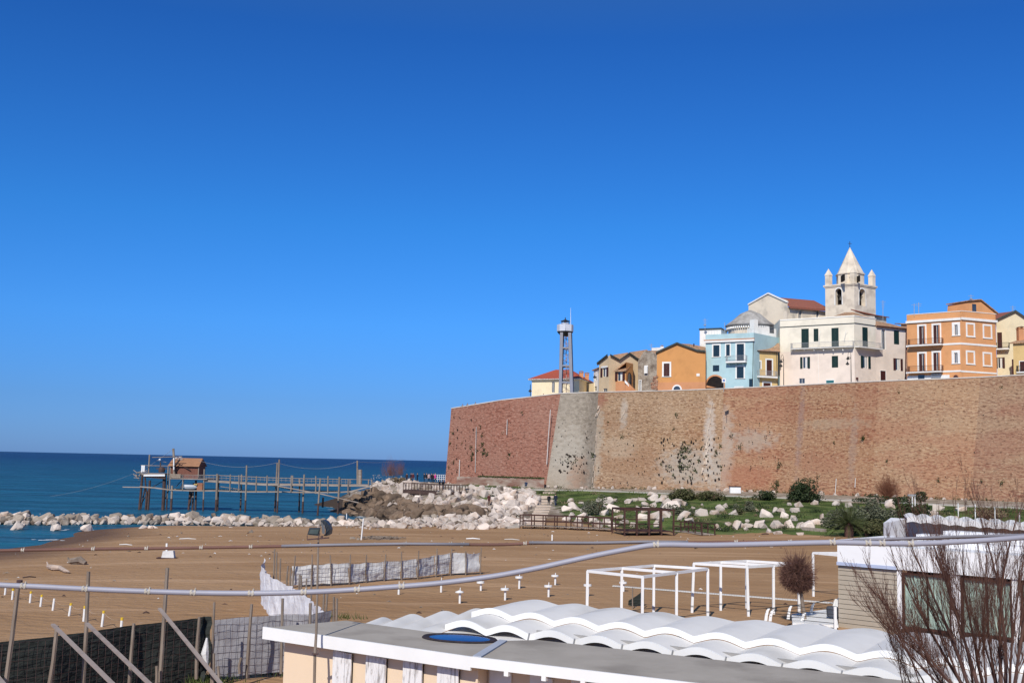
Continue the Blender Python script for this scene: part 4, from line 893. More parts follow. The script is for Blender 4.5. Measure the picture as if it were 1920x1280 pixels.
# ---- cream house at the right edge and yellow one in front of it
f1 = Fac(1868.5, 194, 1952, 190, 650)
h = thing('house', 'pale yellow gabled house behind the orange block at the right edge', 'house', base_of(f1, 1890))
tp = profile_top(f1, [(1868.5, 601), (1905, 584), (1952, 615)]); zz = min(z for u, z in tp)
W1 = [((1870, 623, 1879, 655.5), 0, 'closed'), ((1871, 670, 1880, 690), 0, 'open')]
body(h, [f1], 21.6, zz, {0: [hole(f1, r, t) for r, t, k in W1]}, 'paleyellow', tops={0: [(0, zz), (f1.w, zz)] + tp[::-1]}, depth=9)
for r, t, k in W1: window(h, f1, r, t, k, 'brown', sill=False)
gable_roof(h, f1, [(1867, 601.5), (1905, 583.5), (1952, 615)], 9, m='browntile'); balcony(h, f1, 1869, 653.5, 1893, 656, 1.0, .9, iron='iron')
sheet([f1.P(-.2, tp[0][1] + .2, .3), f1.P(tp[1][0], tp[1][1] + .2, .3), f1.P(tp[1][0] - 2, tp[1][1] + 1.0, -7), f1.P(-2, tp[0][1] + 2.2, -7)], 'browntile', h)
f1 = Fac(1900, 183.5, 1960, 180, 670)
h = thing('house', 'ochre house with a brick chimney, cut off by the right edge', 'house', base_of(f1, 1910))
zt = f1.hit(1910, 642)[1]; W1 = [((1911, 676, 1924, 699), .12, 'glass')]
body(h, [f1], 21.6, zt, {0: [hole(f1, r, t) for r, t, k in W1]}, 'yellow', depth=6); window(h, f1, W1[0][0], .12, 'closed', 'brown')
sheet([f1.P(-.4, zt, .4), f1.P(f1.w, zt, .4), f1.P(f1.w, zt + 1.4, -5), f1.P(-.2, zt + 1.2, -5)], 'tile', h)
chimney(h, 1912.5, 613, 639, 185, .9, 'salmon'); balcony(h, f1, 1909, 697, 1935, 699, 1, .8, iron='iron')
MB().ob(f1.P(-.4, 21.6, -.4), f1.d * .35, -f1.n * .4, Vector((0, 0, f1.hit(1898, 673)[1] - 21.6))).build('gate_pier', M['brown'], h)

f = Fac(1690, 214, 1708, 214, 650); h = thing('house', 'dark brown house side glimpsed in the gap between cream and orange houses', 'house', base_of(f, 1699))
body(h, [f], 21.6, f.hit(1699, 607)[1], {}, 'ruinbrick', depth=4); sheet([f.P(-.2, f.hit(1699, 607)[1], .3), f.P(f.w, f.hit(1699, 607)[1], .3), f.P(f.w, f.hit(1699, 607)[1] + .5, -3), f.P(-.2, f.hit(1699, 607)[1] + .5, -3)], 'tile', h)
# ---- church nave, apse and bell tower
f1 = Fac(1403.5, 240, 1477, 232, 600); f2 = Fac(1477, 232, 1549, 238, 600)
h = thing('church', 'plain cream church with a broad gable, round apse and red tiled nave roof', 'church', base_of(f1, 1440))
tp = profile_top(f1, [(1403.5, 572), (1441, 551), (1477, 567.5)]); zz = tp[2][1] - .1; zl = tp[0][1]
zn = f2.hit(1500, 578)[1]
mb = MB(); wallface(mb, f1, 0, f1.w, 22, zl, [], top=[(0, zl), (f1.w, zl), (f1.w, tp[2][1]), tp[1]] if tp[2][1] > zl else [(0, zl), (f1.w, zl), tp[1]])
WN = [(1497, 582, 1502.5, 597), (1530.5, 583, 1535, 597)]
wallface(mb, f2, 0, f2.w, 22, zn, [hole(f2, r, 0) for r in WN])
mb.add([f1.P(0, 22), f1.P(0, 22, -12), f1.P(0, zl, -12), f1.P(0, zl)], [(0, 1, 2, 3)])
mb.build('nave_wall', M['church'], h)
for r in WN: window(h, f2, r, 0, 'glass')
for r in WN:
    ap = arch_pts(f2, r[0] - .3, r[2] + .3, r[1] - 2, r[3]); arch_ring(f2, ap, .35, .08, 'tower', h, 'window_surround', .12)
A = f1.P(*tp[1], .3); B = f1.P(f1.w + .3, tp[2][1] + .1, .3); dN = f2.d * (f2.w + 1)
C_ = f2.P(f2.w + 1, f2.hit(1540, 579)[1], .6); B2 = f2.P(0, f2.hit(1479, 575)[1], .6)
sheet([B2, C_, C_ - f2.n * 5 + Vector((0, 0, 2.6)), B2 - f2.n * 5 + Vector((0, 0, 2.6))], 'browntile', h)
MB().ob(B2 - Vector((0, 0, .45)), C_ - B2, f2.n * .12, Vector((0, 0, .4))).build('eaves', M['browntile'], h)
MB().ob(f1.P(*tp[0], .25), f1.P(*tp[1]) - f1.P(*tp[0]), -f1.n * .5, Vector((0, 0, .28))).build('gable_coping', M['trim'], h)
MB().ob(f1.P(*tp[1], .25), f1.P(*tp[2]) - f1.P(*tp[1]), -f1.n * .5, Vector((0, 0, .28))).build('gable_coping', M['trim'], h)
MB().ob(f1.P(f1.w - .9, 22, .35), f1.d * .9, -f1.n * .4, Vector((0, 0, zn - 22 - 1))).build('buttress', M['tower'], h)
c0 = aY(1414.5, 608, 226); rad = 47 / 2059 * 226; cc = Vector((c0.x, c0.y + 4, 0))
ze = c0.z; za = aY(1417, 584.5, 232).z
MB().lathe((cc.x, cc.y, 0), [(rad - .6, 22), (rad - .6, ze - .5)], 32).build('apse_wall', M['church'], h)
MB().lathe((cc.x, cc.y, 0), [(rad - .55, ze - .5), (rad, ze - .05), (rad + .05, ze + .15), (rad * .74, ze + (za - ze) * .34), (rad * .40, ze + (za - ze) * .78), (.3, za)], 32).build('apse_roof', M['lead'], h)
mb = MB()
for k in range(64):
    t = 2 * math.pi * k / 64; mb.ob(Vector((cc.x + (rad - .25) * math.cos(t) - .12, cc.y + (rad - .25) * math.sin(t) - .12, ze - .75)), Vector((.26, 0, 0)), Vector((0, .26, 0)), Vector((0, 0, .42)))
mb.build('corbels', M['trim'], h)
MB().ob(aY(1409, 622, 221.4), Vector((1.0, 0, 0)), Vector((0, .3, 0)), Vector((0, 0, 1.3))).build('window', M['glass'], h)

f1 = Fac(1547.5, 235, 1602, 230.5, 570); f2 = Fac(1602, 230.5, 1642, 234.6, 570)
h = thing('bell_tower', 'pale square bell tower with arched openings, corner pinnacles and a pyramid spire', 'bell tower', Vector((f1.P(f1.w, 0).x, f1.P(f1.w, 0).y, 22)))
zc = f1.hit(1602, 530)[1]; zl = 22
def arched_panel(mb, f, zlo, zhi, ap):
    """wall with an arched opening: panels left, right, above the arch"""
    u0, u1 = ap[0][0], ap[-1][0]; zb = ap[0][1]
    mb.add([f.P(0, zlo), f.P(f.w, zlo), f.P(f.w, zb), f.P(0, zb)], [(0, 1, 2, 3)])
    mb.add([f.P(0, zb), f.P(u0, zb), f.P(u0, zhi), f.P(0, zhi)], [(0, 1, 2, 3)]); mb.add([f.P(u1, zb), f.P(f.w, zb), f.P(f.w, zhi), f.P(u1, zhi)], [(0, 1, 2, 3)])
    for k in range(1, len(ap) - 2):
        a, b = ap[k], ap[k + 1]; mb.add([f.P(*a), f.P(*b), f.P(b[0], zhi), f.P(a[0], zhi)], [(0, 1, 2, 3)])
    for k in range(len(ap) - 1):
        a, b = ap[k], ap[k + 1]; mb.add([f.P(*a), f.P(*b), f.P(*b, out=-1.1), f.P(*a, out=-1.1)], [(3, 2, 1, 0)])
    mb.add([f.P(u0, zb), f.P(u1, zb), f.P(u1, zb, -1.1), f.P(u0, zb, -1.1)], [(0, 1, 2, 3)])
mb = MB(); apL = arch_pts(f1, 1566.5, 1578.5, 540.5, 572); apR = arch_pts(f2, 1611, 1623, 541.5, 572)
arched_panel(mb, f1, zl, zc, apL); arched_panel(mb, f2, zl, zc, apR)
a = f1.P(0, 0); b = f2.P(f2.w, 0); c = a + (b - f1.P(f1.w, 0))
mb.add([a + Vector((0, 0, zl)), c + Vector((0, 0, zl)), c + Vector((0, 0, zc)), a + Vector((0, 0, zc))], [(0, 1, 2, 3)]); mb.add([b + Vector((0, 0, zl)), c + Vector((0, 0, zl)), c + Vector((0, 0, zc)), b + Vector((0, 0, zc))], [(0, 1, 2, 3)])
mb.build('shaft', M['tower'], h)
for f, ap in ((f1, apL), (f2, apR)):
    u0, u1 = ap[0][0], ap[-1][0]; zt_ = max(z for u, z in ap)
    MB().ob(f.P(u0 - .9, zt_ + .5, .12), f.d * (u1 - u0 + 1.8), -f.n * .14, Vector((0, 0, .18))).build('hood_mould', M['tower'], h)
    arch_ring(f, ap, .25, .05, 'trim', h, 'arch_surround', .07)
    mb = MB(); z_ = ap[0][1]; cx_ = (u0 + u1) / 2
    mb.lathe(f.P(cx_, z_ + 1.1, -.8), [(.42, 0), (.38, .15), (.26, .5), (.2, .72), (.06, .8)], 12); mb.bar(f.P(u0, z_ + 2.1, -.8), f.P(u1, z_ + 2.1, -.8), .12); mb.build('bell', M['iron'], h)
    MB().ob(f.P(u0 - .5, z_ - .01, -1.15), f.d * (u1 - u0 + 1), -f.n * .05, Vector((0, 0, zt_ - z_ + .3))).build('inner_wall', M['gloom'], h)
cen = (a + b) / 2; cen.z = 0
def ring(poly, z, s): return [Vector((cen.x + (p.x - cen.x) * s, cen.y + (p.y - cen.y) * s, z)) for p in poly]
sq = [a, f1.P(f1.w, 0), b, c]
for (z, s, t) in ((zc - .55, 1.04, .25), (zc - .30, 1.08, .32)): MB().prism(ring(sq, z, s), Vector((0, 0, t))).build('cornice', M['tower'], h)
zo = f1.hit(1602, 510)[1]
R8 = (f1.P(f1.w, 0) - cen).length
def octo(z, r):
    o = []
    for k in range(8):
        t = math.atan2(sq[1].y - cen.y, sq[1].x - cen.x) + math.pi / 8 + k * math.pi / 4; o.append(Vector((cen.x + r * math.cos(t), cen.y + r * math.sin(t), z)))
    return o
ro = 24.5 / 2059 * 233 * 1.06
MB().prism(octo(zc, ro), Vector((0, 0, zo - zc))).build('drum', M['tower'], h)
MB().prism(octo(zo, ro * 1.07), Vector((0, 0, .25))).build('cornice', M['tower'], h)
for (x, y0, y1) in ((1583.5, 514, 526), (1612, 516, 527)):
    p = aY(x, y1, 229.5); q = aY(x, y0, 229.5); MB().box((p.x - .14, p.y + .1, p.z), (p.x + .14, p.y + 2.2, q.z)).build('window', M['gloom'], h)
zap = aY(1598, 460, 233).z; o8 = octo(zo + .25, ro * 1.0); apx = Vector((cen.x, cen.y, zap)); mb = MB()
for k in range(8): mb.add([o8[k], o8[(k + 1) % 8], apx], [(0, 1, 2)])
mb.build('spire', M['tower'], h)
mb = MB(); mb.bar(apx - Vector((0, 0, .3)), apx + Vector((0, 0, 1.25)), .09); mb.bar(apx + Vector((-.4, 0, .75)), apx + Vector((.4, 0, .75)), .09); mb.build('cross', M['iron'], h)
for k in range(4):
    p = cen + (sq[k] - cen) * .86; w_ = .98
    d1 = f1.d * w_; d2 = (f2.P(1, 0) - f2.P(0, 0)) * w_; zs = zo - .15
    q = [p - d1 + Vector((0, 0, zc)), p + d2 * 0 - d2 * 0 + Vector((0, 0, zc))]
    base = [p - d1 / 1 * .5 * 2 * .5 - d2 * .5, p + d1 * .5 - d2 * .5, p + d1 * .5 + d2 * .5, p - d1 * .5 + d2 * .5]
    base = [Vector((v.x, v.y, zc)) for v in base]
    pn = MB().prism(base, Vector((0, 0, zs - zc))).build('pinnacle', M['tower'], h)
    c_ = sum(base, Vector()) / 4; top = [Vector((c_.x + (v.x - c_.x) * 1.12, c_.y + (v.y - c_.y) * 1.12, zs)) for v in base]
    mb = MB().prism(top, Vector((0, 0, .16))); t2 = [v + Vector((0, 0, .16)) for v in top]; ax = Vector((c_.x, c_.y, zs + 1.6))
    for j in range(4): mb.add([t2[j], t2[(j + 1) % 4], ax], [(0, 1, 2)])
    mb.build('pinnacle_cap', M['trim'] if False else M['tower'], pn)
# roofs glimpsed between church and cream house
f = Fac(1640, 222, 1662, 226, 600); h = thing('house', 'dark red roof glimpsed between the bell tower and the orange house', 'house', base_of(f, 1650))
body(h, [f], 22, f.hit(1650, 592)[1], {}, 'church', depth=5)
sheet([f.P(-.3, f.hit(1642, 591)[1], .4), f.P(f.w + .6, f.hit(1662, 594)[1], .4), f.P(f.w + .6, f.hit(1662, 594)[1] + 1.0, -5), f.P(-.3, f.hit(1642, 591)[1] + 1.6, -5)], 'browntile', h)
# ---- light tower
h = thing('light_tower', 'tall grey metal harbour light tower with an octagonal gallery rising behind the wall', 'light tower', aY(1060, 745, 206))
M['lilac'] = mat('painted_steel', (0.27, 0.28, 0.33), (0.22, 0.23, 0.27), scale=.6, rough=.55, c3=(0.26, 0.25, 0.27), s3=.5)
M['galv'] = mat('gallery_panel', (0.60, 0.61, 0.66), (0.52, 0.53, 0.58), scale=1, rough=.5)
def TP(x, y, dY=0): return aY(x, y, 206 + dY)
zb_ = 20.3; cT = TP(1062.5, 625); z_t = TP(1060, 624).z
bL = TP(1046.5, 742); bR = TP(1075.5, 742)
hw = [(bR.x - bL.x) / 2 * .9, (TP(1072, 630).x - TP(1052.5, 630).x) / 2 * .9]; xc = [(bL.x + bR.x) / 2 + .25, TP(1061.8, 630).x + .1]; dep = [1.35, .95]
def corner(sx, sy, t): return Vector((xc[0] * (1 - t) + xc[1] * t - .12 + sy * .16 + sx * .86 * (hw[0] * (1 - t) + hw[1] * t), 206.5 + sy * (dep[0] * (1 - t) + dep[1] * t), zb_ * (1 - t) + z_t * t))
for sx in (-1, 1):
    for sy in (-1, 1): MB().bar(corner(sx, sy, 0), corner(sx, sy, 1), .55, .5).build('leg', M['lilac'], h)
for y in (652.5, 686, 717):
    t = (TP(1060, y).z - zb_) / (z_t - zb_); mb = MB()
    for (p, q) in (((-1, -1), (1, -1)), ((1, -1), (1, 1)), ((1, 1), (-1, 1)), ((-1, 1), (-1, -1))): mb.bar(corner(*p, t), corner(*q, t), .26, .3)
    mb.build('cross_beam', M['lilac'], h)
mb = MB(); nst = 70
for k in range(nst):
    t = k / nst; ang = k * .55; c = corner(0, 0, t); rr_ = .55; mb.ob(c + Vector((rr_ * math.cos(ang) - .3, rr_ * math.sin(ang) - .12, 0)), Vector((.6, 0, 0)), Vector((0, .24, 0)), Vector((0, 0, .05)))
mb.tube([corner(0, 0, k / 40) + Vector((.75 * math.cos(k * .96), .7 * math.sin(k * .96), .9)) for k in range(38)], .04, 4); mb.bar(corner(0, 0, 0), corner(0, 0, 1), .14)
mb.build('spiral_stair', mat('rusty_stair', (0.30, 0.16, 0.12), (0.35, 0.30, 0.28), scale=1.5), h)
R_ = (TP(1075, 615).x - TP(1045, 615).x) / 2; cG = Vector((TP(1060, 615).x, 206.5, 0)); z0g = TP(1060, 622).z; z1g = TP(1060, 609.5).z
MB().lathe(cG, [(R_ * .55, z0g - .75), (R_ * .98, z0g - .05), (R_ * .98, z0g + .1)], 8).build('gallery_floor', M['iron'], h)
for k in range(8):
    t0, t1 = (k - .5) * math.pi / 4 + .39, (k + .5) * math.pi / 4 + .39
    p, q = cG + Vector((R_ * math.cos(t0), R_ * math.sin(t0), z0g + .12)), cG + Vector((R_ * math.cos(t1), R_ * math.sin(t1), z0g + .12)); nn = ((p + q) / 2 - cG); nn.z = 0; nn.normalize()
    MB().ob(p, (q - p) * .97, nn * .05, Vector((0, 0, z1g - z0g))).build('gallery_panel', M['galv'], h)
r2_ = R_ * .48
lr = MB().lathe(cG, [(r2_, z0g + .1), (r2_, z1g + .35), (r2_ + .08, z1g + .35), (r2_ + .08, z1g + .45)], 8).build('lamp_room', M['galv'], h)
z2 = TP(1060, 602).z; mb = MB()
for k in range(8): t = k * math.pi / 4; mb.bar(cG + Vector((r2_ * math.cos(t), r2_ * math.sin(t), z1g + .4)), cG + Vector((r2_ * math.cos(t), r2_ * math.sin(t), z2)), .08)
mb.build('lantern_frame', M['iron'], h)
MB().lathe(cG, [(.12, z1g + .4), (.3, z1g + .6), (.3, z2 - .2), (.12, z2 - .05)], 10).build('lantern', M['glass'], h)
MB().lathe(cG, [(r2_ + .2, z2), (r2_ + .15, z2 + .1), (.3, z2 + .3), (.1, z2 + .42), (.08, z2 + .7), (.03, z2 + .8)], 8).build('lantern_roof', M['iron'], h)
MB().tube([TP(1070, 612), TP(1070, 590), TP(1070, 577)], [.06, .04, .02], 5).build('antenna', M['trim'], h)
# ---- street lamps on the rampart
def lamp(px, ytop, ybase, lants, Y, label, pm='iron'):
    b = aY(px, ybase, Y); b.z = town_z(px); t = aY(px, ytop, Y); h = thing('street_lamp', label, 'street lamp', b, 'wrought iron lamps along the rampart')
    MB().tube([b, Vector((b.x, b.y, t.z - .3))], [.09, .05], 6).build('post', M['greyiron'] if pm != 'iron' else M['iron'], h)
    for i, (lx, ly) in enumerate(lants):
        p = aY(lx, ly, Y); s = p.x - b.x; c = Vector((b.x, b.y, p.z + .7)); pts = [Vector((b.x, b.y, p.z - .2))] + [Vector((b.x + s * (1 - math.cos(k * math.pi / 8)) / 2, b.y, p.z + .3 + .75 * math.sin(k * math.pi / 8) + .15)) for k in range(9)]
        MB().tube(pts, .035, 5).build('bracket', M['iron'], h)
        l = MB().lathe(p, [(.06, .35), (.1, .18), (.34, -.12), (.34, -.2)], 10).build('lamp_shade', M['iron'], h)
        MB().lathe(p, [(.16, -.32), (.2, -.2), (.1, -.14)], 8).build('bulb', M['glass'], l)
lamp(1469.5, 667, 724, [(1464.5, 677), (1464.3, 685)], 202.5, 'dark street lamp before the left end of the large cream house')
lamp(1596, 662, 718, [(1590, 671), (1589, 681)], 196, 'dark street lamp in front of the corner of the large cream house')
lamp(1121.5, 697, 735, [(1115, 706)], 211, 'dark street lamp beside the narrow white house', 'x')
lamp(994.5, 724, 745, [(994, 732)], 209, 'dark street lamp at the left end of the cream hipped roof house')
# ---- road sign
b = aY(1357, 728, 199); h = thing('road_sign', 'square white sign with blue dot on a post before the blue house archway', 'sign', (b.x, b.y, town_z(1357)))
MB().tube([(b.x, b.y, town_z(1357)), aY(1357, 709.5, 199)], .05, 6).build('post', M['greyiron'], h)
p = aY(1353.5, 717, 198.9); q = aY(1361, 709, 198.9); MB().box((p.x, p.y - .05, p.z), (q.x, p.y + .03, q.z)).build('sign_plate', M['trim'], h)
c = (p + q) / 2; mb = MB(); mb.add([Vector((c.x + .2 * math.cos(t * math.pi / 6), p.y - .055, c.z + .2 * math.sin(t * math.pi / 6))) for t in range(12)], [list(range(12))]); mb.build('sign_symbol', mat('sign_blue', (0.05, 0.15, 0.45), (0.05, 0.13, 0.4)), h)
# ---- antennas
def antenna(px, ybase, ytop, Y, label, dish=None, bars=3):
    b = aY(px, ybase, Y); t = aY(px, ytop, Y); mb = MB(); mb.tube([b - Vector((0, 0, .6)), t], .045, 5)
    for k in range(bars): mb.bar(t + Vector((-.5 + .08 * k, 0, -.25 - .35 * k)), t + Vector((.5 - .08 * k, 0, -.25 - .35 * k)), .04)
    if dish: p = aY(*dish, Y); mb.lathe(p, [(.32, 0), (.25, .12), (.05, .18)], 10)
    tag(mb.build('roof_antenna', M['greyiron'], base=b), label, 'antenna', 'television aerials on the roofs')
antenna(1322, 616, 597, 214, 'roof aerial with a round white dish on the white block behind the blue house', (1321.7, 610))
antenna(1655.5, 598, 563, 212, 'tall branched aerial behind the large cream house beside the bell tower', None, 5)
antenna(1714, 587, 569, 191, 'thin mast at the left corner of the bright orange house roof', None, 1)
antenna(1722.5, 586, 567, 192, 'aerial with crossbars second from the left on the orange house roof', None, 2)
antenna(1820.5, 565, 552, 188, 'aerial with a white dish on the dark dormer of the orange house', (1821, 561), 1)
antenna(1899, 584, 573, 194, 'small aerial on the ridge of the pale yellow gabled house', None, 3)
antenna(1221, 652, 644, 220, 'small slanting aerial above the stone ruin', None, 2)
antenna(1358.5, 622, 605, 212, 'bare dark mast beside the white rooftop block', None, 0)
# ================================================================== boulders
def rock_mat(name, a, b, c):
    return mat(name, a, b, rough=.9, scale=1.4, bump=.6, bscale=2.5, c3=c, s3=.9, rnd=.3, bdist=.15)
M['rock'] = rock_mat('limestone_boulder', (0.60, 0.50, 0.425), (0.71, 0.61, 0.53), (0.45, 0.33, 0.25))
M['wetrock'] = rock_mat('wet_brown_boulder', (0.125, 0.080, 0.052), (0.25, 0.18, 0.125), (0.05, 0.034, 0.024))
M['greyrock'] = rock_mat('weathered_boulder', (0.27, 0.215, 0.165), (0.45, 0.38, 0.31), (0.14, 0.10, 0.075))
RM = []
for k in range(16):
    rk = random.Random(100 + k); bm = bmesh.new()
    for _ in range(rk.choice((12, 14, 18))):
        v = Vector((rk.gauss(0, 1), rk.gauss(0, 1), rk.gauss(0, 1))).normalized() * rk.uniform(.86, 1.0)
        v = Vector([math.copysign(abs(c) ** .72, c) for c in v]); bm.verts.new((v.x * .5, v.y * .42, v.z * .36))
    r_ = bmesh.ops.convex_hull(bm, input=bm.verts); bmesh.ops.delete(bm, geom=[g for g in r_['geom_interior'] if isinstance(g, bmesh.types.BMVert)], context='VERTS')
    bmesh.ops.bevel(bm, geom=list(bm.edges), offset=.035, segments=1, affect='EDGES', clamp_overlap=True)
    bmesh.ops.triangulate(bm, faces=bm.faces)
    bmesh.ops.subdivide_edges(bm, edges=[e for e in bm.edges if e.calc_length() > .25], cuts=1)
    for v in bm.verts: v.co += v.co.normalized() * .035 * mnoise.noise(v.co * 4 + Vector((k, 0, 0)))
    me = bpy.data.meshes.new('boulder'); bm.to_mesh(me); bm.free(); RM.append(me)
RMM = {}
def rmesh(k, m):
    if (k, m) not in RMM: c = RM[k].copy(); c.materials.append(M[m]); RMM[(k, m)] = c
    return RMM[(k, m)]
ROCKS = []   # (location, size, material, kind)
rr_ = random.Random(5)
def rock(p, s, m, kind, sink=.22): ROCKS.append((Vector((p[0], p[1], p[2] + s * .36 * (0.5 - sink))), s, m, kind))
# row along the waterline, left part (three courses deep)
row = [(-40, 978), (100, 980), (200, 978), (300, 979), (420, 980), (560, 985), (700, 988)]
for i in range(len(row) - 1):
    a = aZ(*row[i], .3); b = aZ(*row[i + 1], .3); n = int((b - a).length / .55)
    for k in range(n):
        p = a.lerp(b, (k + rr_.random()) / n)
        rock((p.x, p.y + rr_.uniform(-.3, .5), .15), rr_.uniform(.7, 1.3), 'rock' if rr_.random() < .7 else 'greyrock', 'row')
        rock((p.x, p.y + rr_.uniform(1.2, 2.2), .3), rr_.uniform(1.3, 2.3), 'rock' if rr_.random() < .5 else 'greyrock', 'row')
        if rr_.random() < .55: rock((p.x, p.y + rr_.uniform(2.2, 3.4), .6), rr_.uniform(1.2, 2.2), 'rock' if rr_.random() < .3 else 'greyrock', 'row')
for (x, y, s) in ((12, 970, 3.0), (48, 975, 2.2), (118, 966, 2.8), (180, 968, 2.0), (262, 965, 2.2), (325, 972, 2.3), (372, 968, 1.9), (350, 970, 2.0), (492, 972, 2.3), (610, 972, 1.8)):
    p = aZ(x, y, 1.0); rock((p.x, min(p.y, 129), .05), s * .8, 'rock', 'row', .2)
# promontory and the pile down to the sand
def area(poly, n, s0, s1, m, kind, z0=2.5, lift=0.0, alt=.1, near=0.48):
    P = [(lambda p: (p.x, p.y))(onG(a, b, z0)) for a, b in poly]; xs = [p[0] for p in P]; ys = [p[1] for p in P]; placed = []; t = 0
    while len(placed) < n and t < n * 40:
        t += 1; x, y = rr_.uniform(min(xs), max(xs)), rr_.uniform(min(ys), max(ys))
        if not inpoly(x, y, P): continue
        s = rr_.uniform(s0, s1)
        if any((x - a) ** 2 + (y - b) ** 2 < (near * (s + c) / 2) ** 2 for a, b, c in placed): continue
        placed.append((x, y, s)); rock((x, y, H(x, y) + lift), s, 'greyrock' if (m == 'rock' and rr_.random() < alt) else m, kind)
area([(700, 990), (760, 975), (870, 968), (985, 955), (985, 990), (850, 993)], 190, .9, 2.0, 'rock', 'pile', 1.2, near=.4)
area([(690, 935), (720, 912), (755, 910), (770, 930), (860, 935), (870, 955), (980, 945), (985, 965), (870, 968), (780, 950), (700, 945)], 210, 1.1, 2.3, 'rock', 'pile', 2.6, .1, near=.4)
area([(865, 930), (940, 922), (1000, 920), (1005, 948), (985, 965), (870, 962)], 120, 1.0, 2.6, 'rock', 'pile', 3.2, .0, .05)
area([(646, 957), (655, 946), (700, 946), (790, 955), (880, 959), (920, 963), (890, 970), (760, 973), (700, 969)], 130, 1.7, 3.1, 'wetrock', 'wet', .8, .05, near=.5)
area([(660, 922), (672, 912), (700, 905), (752, 907), (755, 914), (720, 925), (672, 932)], 80, 1.0, 2.1, 'rock', 'pile', 4.0, near=.4)
area([(700, 916), (760, 920), (860, 930), (870, 945), (760, 935), (700, 926)], 120, 1.0, 2.3, 'rock', 'pile', 3.0, near=.4)
for (x, y, s) in ((652, 951, 2.2), (662, 946, 2.4), (672, 942, 2.2), (668, 953, 2.6), (684, 949, 2.4), (692, 941, 2.2), (660, 957, 2.0)):
    p = onG(x, y, .6); rock((p.x, p.y, max(p.z, .1)), s, 'wetrock', 'wet')
# along the path at the wall foot
for i in range(len(WALLB) - 3):
    a, b = WALLB[i], WALLB[i + 1]; n = int((b - a).length / 1.15)
    for k in range(n):
        t = (k + rr_.random()) / n; p = a.lerp(b, t)
        if rr_.random() < .62: rock((p.x, p.y - rr_.uniform(.6, 1.6), 4.6), rr_.uniform(.5, 1.5), 'rock', 'path', .3)
# on the turf
for (x, y, s) in [(1125, 938, 1.6), (1138, 940, 2.2), (1132, 948, 1.2), (1178, 940, 2.0), (1152, 938, 1.6), (1190, 936, 1.5), (1203, 935, 1.6), (1222, 926, 2.0), (1225, 935, 2.6), (1237, 939, 2.4), (1245, 930, 1.8), (1270, 940, 1.8), (1281, 944, 2.0), (1245, 950, 3.2),
                  (1260, 952, 3.0), (1210, 958, 2.4), (1225, 968, 2.4), (1205, 972, 2.0), (1245, 966, 2.0), (1130, 962, 2.2), (1150, 956, 2.2), (1100, 956, 2.2), (1078, 952, 2.6), (1062, 954, 2.0), (1110, 978, 2.0), (1140, 980, 2.0), (1170, 978, 1.8),
                  (1284, 966, 2.0), (1292, 976, 1.9), (1275, 970, 1.4), (1315, 963, 2.2), (1350, 955, 1.8), (1339, 961, 1.9), (1362, 948, 1.4), (1376, 961, 1.6), (1348, 988, 1.2), (1366, 982, 1.2), (1391, 985, 1.4), (1402, 985, 1.6), (1398, 990, 1.0),
                  (1436, 966, 2.4), (1425, 985, 2.0), (1431, 986, 1.6), (1452, 957, 1.6), (1466, 958, 1.5), (1473, 967, 1.8), (1457, 986, 2.2), (1491, 957, 1.6), (1488, 972, 1.5), (1498, 947, 1.8), (1480, 985, 2.0), (1498, 986, 1.9), (1515, 989, 2.4), (1442, 995, 1.2), (1458, 998, 1.2), (1528, 941, 1.4),
                  (1543, 969, 1.4), (1540, 978, 1.3), (1530, 979, 1.8), (1566, 943, 1.5), (1591, 947, 1.6), (1672, 948, 2.4), (1676, 964, 1.8), (1648, 998, 1.6), (1655, 995, 1.5), (1754, 953, 2.4), (1752, 962, 1.6), (1801, 954, 2.0), (1725, 966, 1.8), (1745, 966, 2.4), (1797, 972, 1.4),
                  (1383, 988, 2.0), (1318, 945, .9), (1400, 975, 1.0), (1230, 985, 1.4), (1070, 968, 1.7), (1090, 972, 1.9), (1500, 999, 1.2), (1480, 944, 1.0), (1420, 955, .8), (1300, 950, 1.0), (1855, 975, 1.0), (1880, 965, 1.0), (1060, 975, 1.8), (1085, 982, 1.8), (1120, 984, 1.6), (1150, 984, 1.8), (1185, 985, 1.6), (1095, 965, 1.4), (1160, 968, 1.5), (1195, 955, 1.6), (1235, 975, 2.0), (1225, 948, 1.8), (1255, 962, 1.5), (1070, 938, 1.5), (1090, 942, 1.2), (1210, 945, 1.5)]:
    p = onG(x, y + 3, 2.8); rock(p, s * .92, 'rock', 'turf', .18)
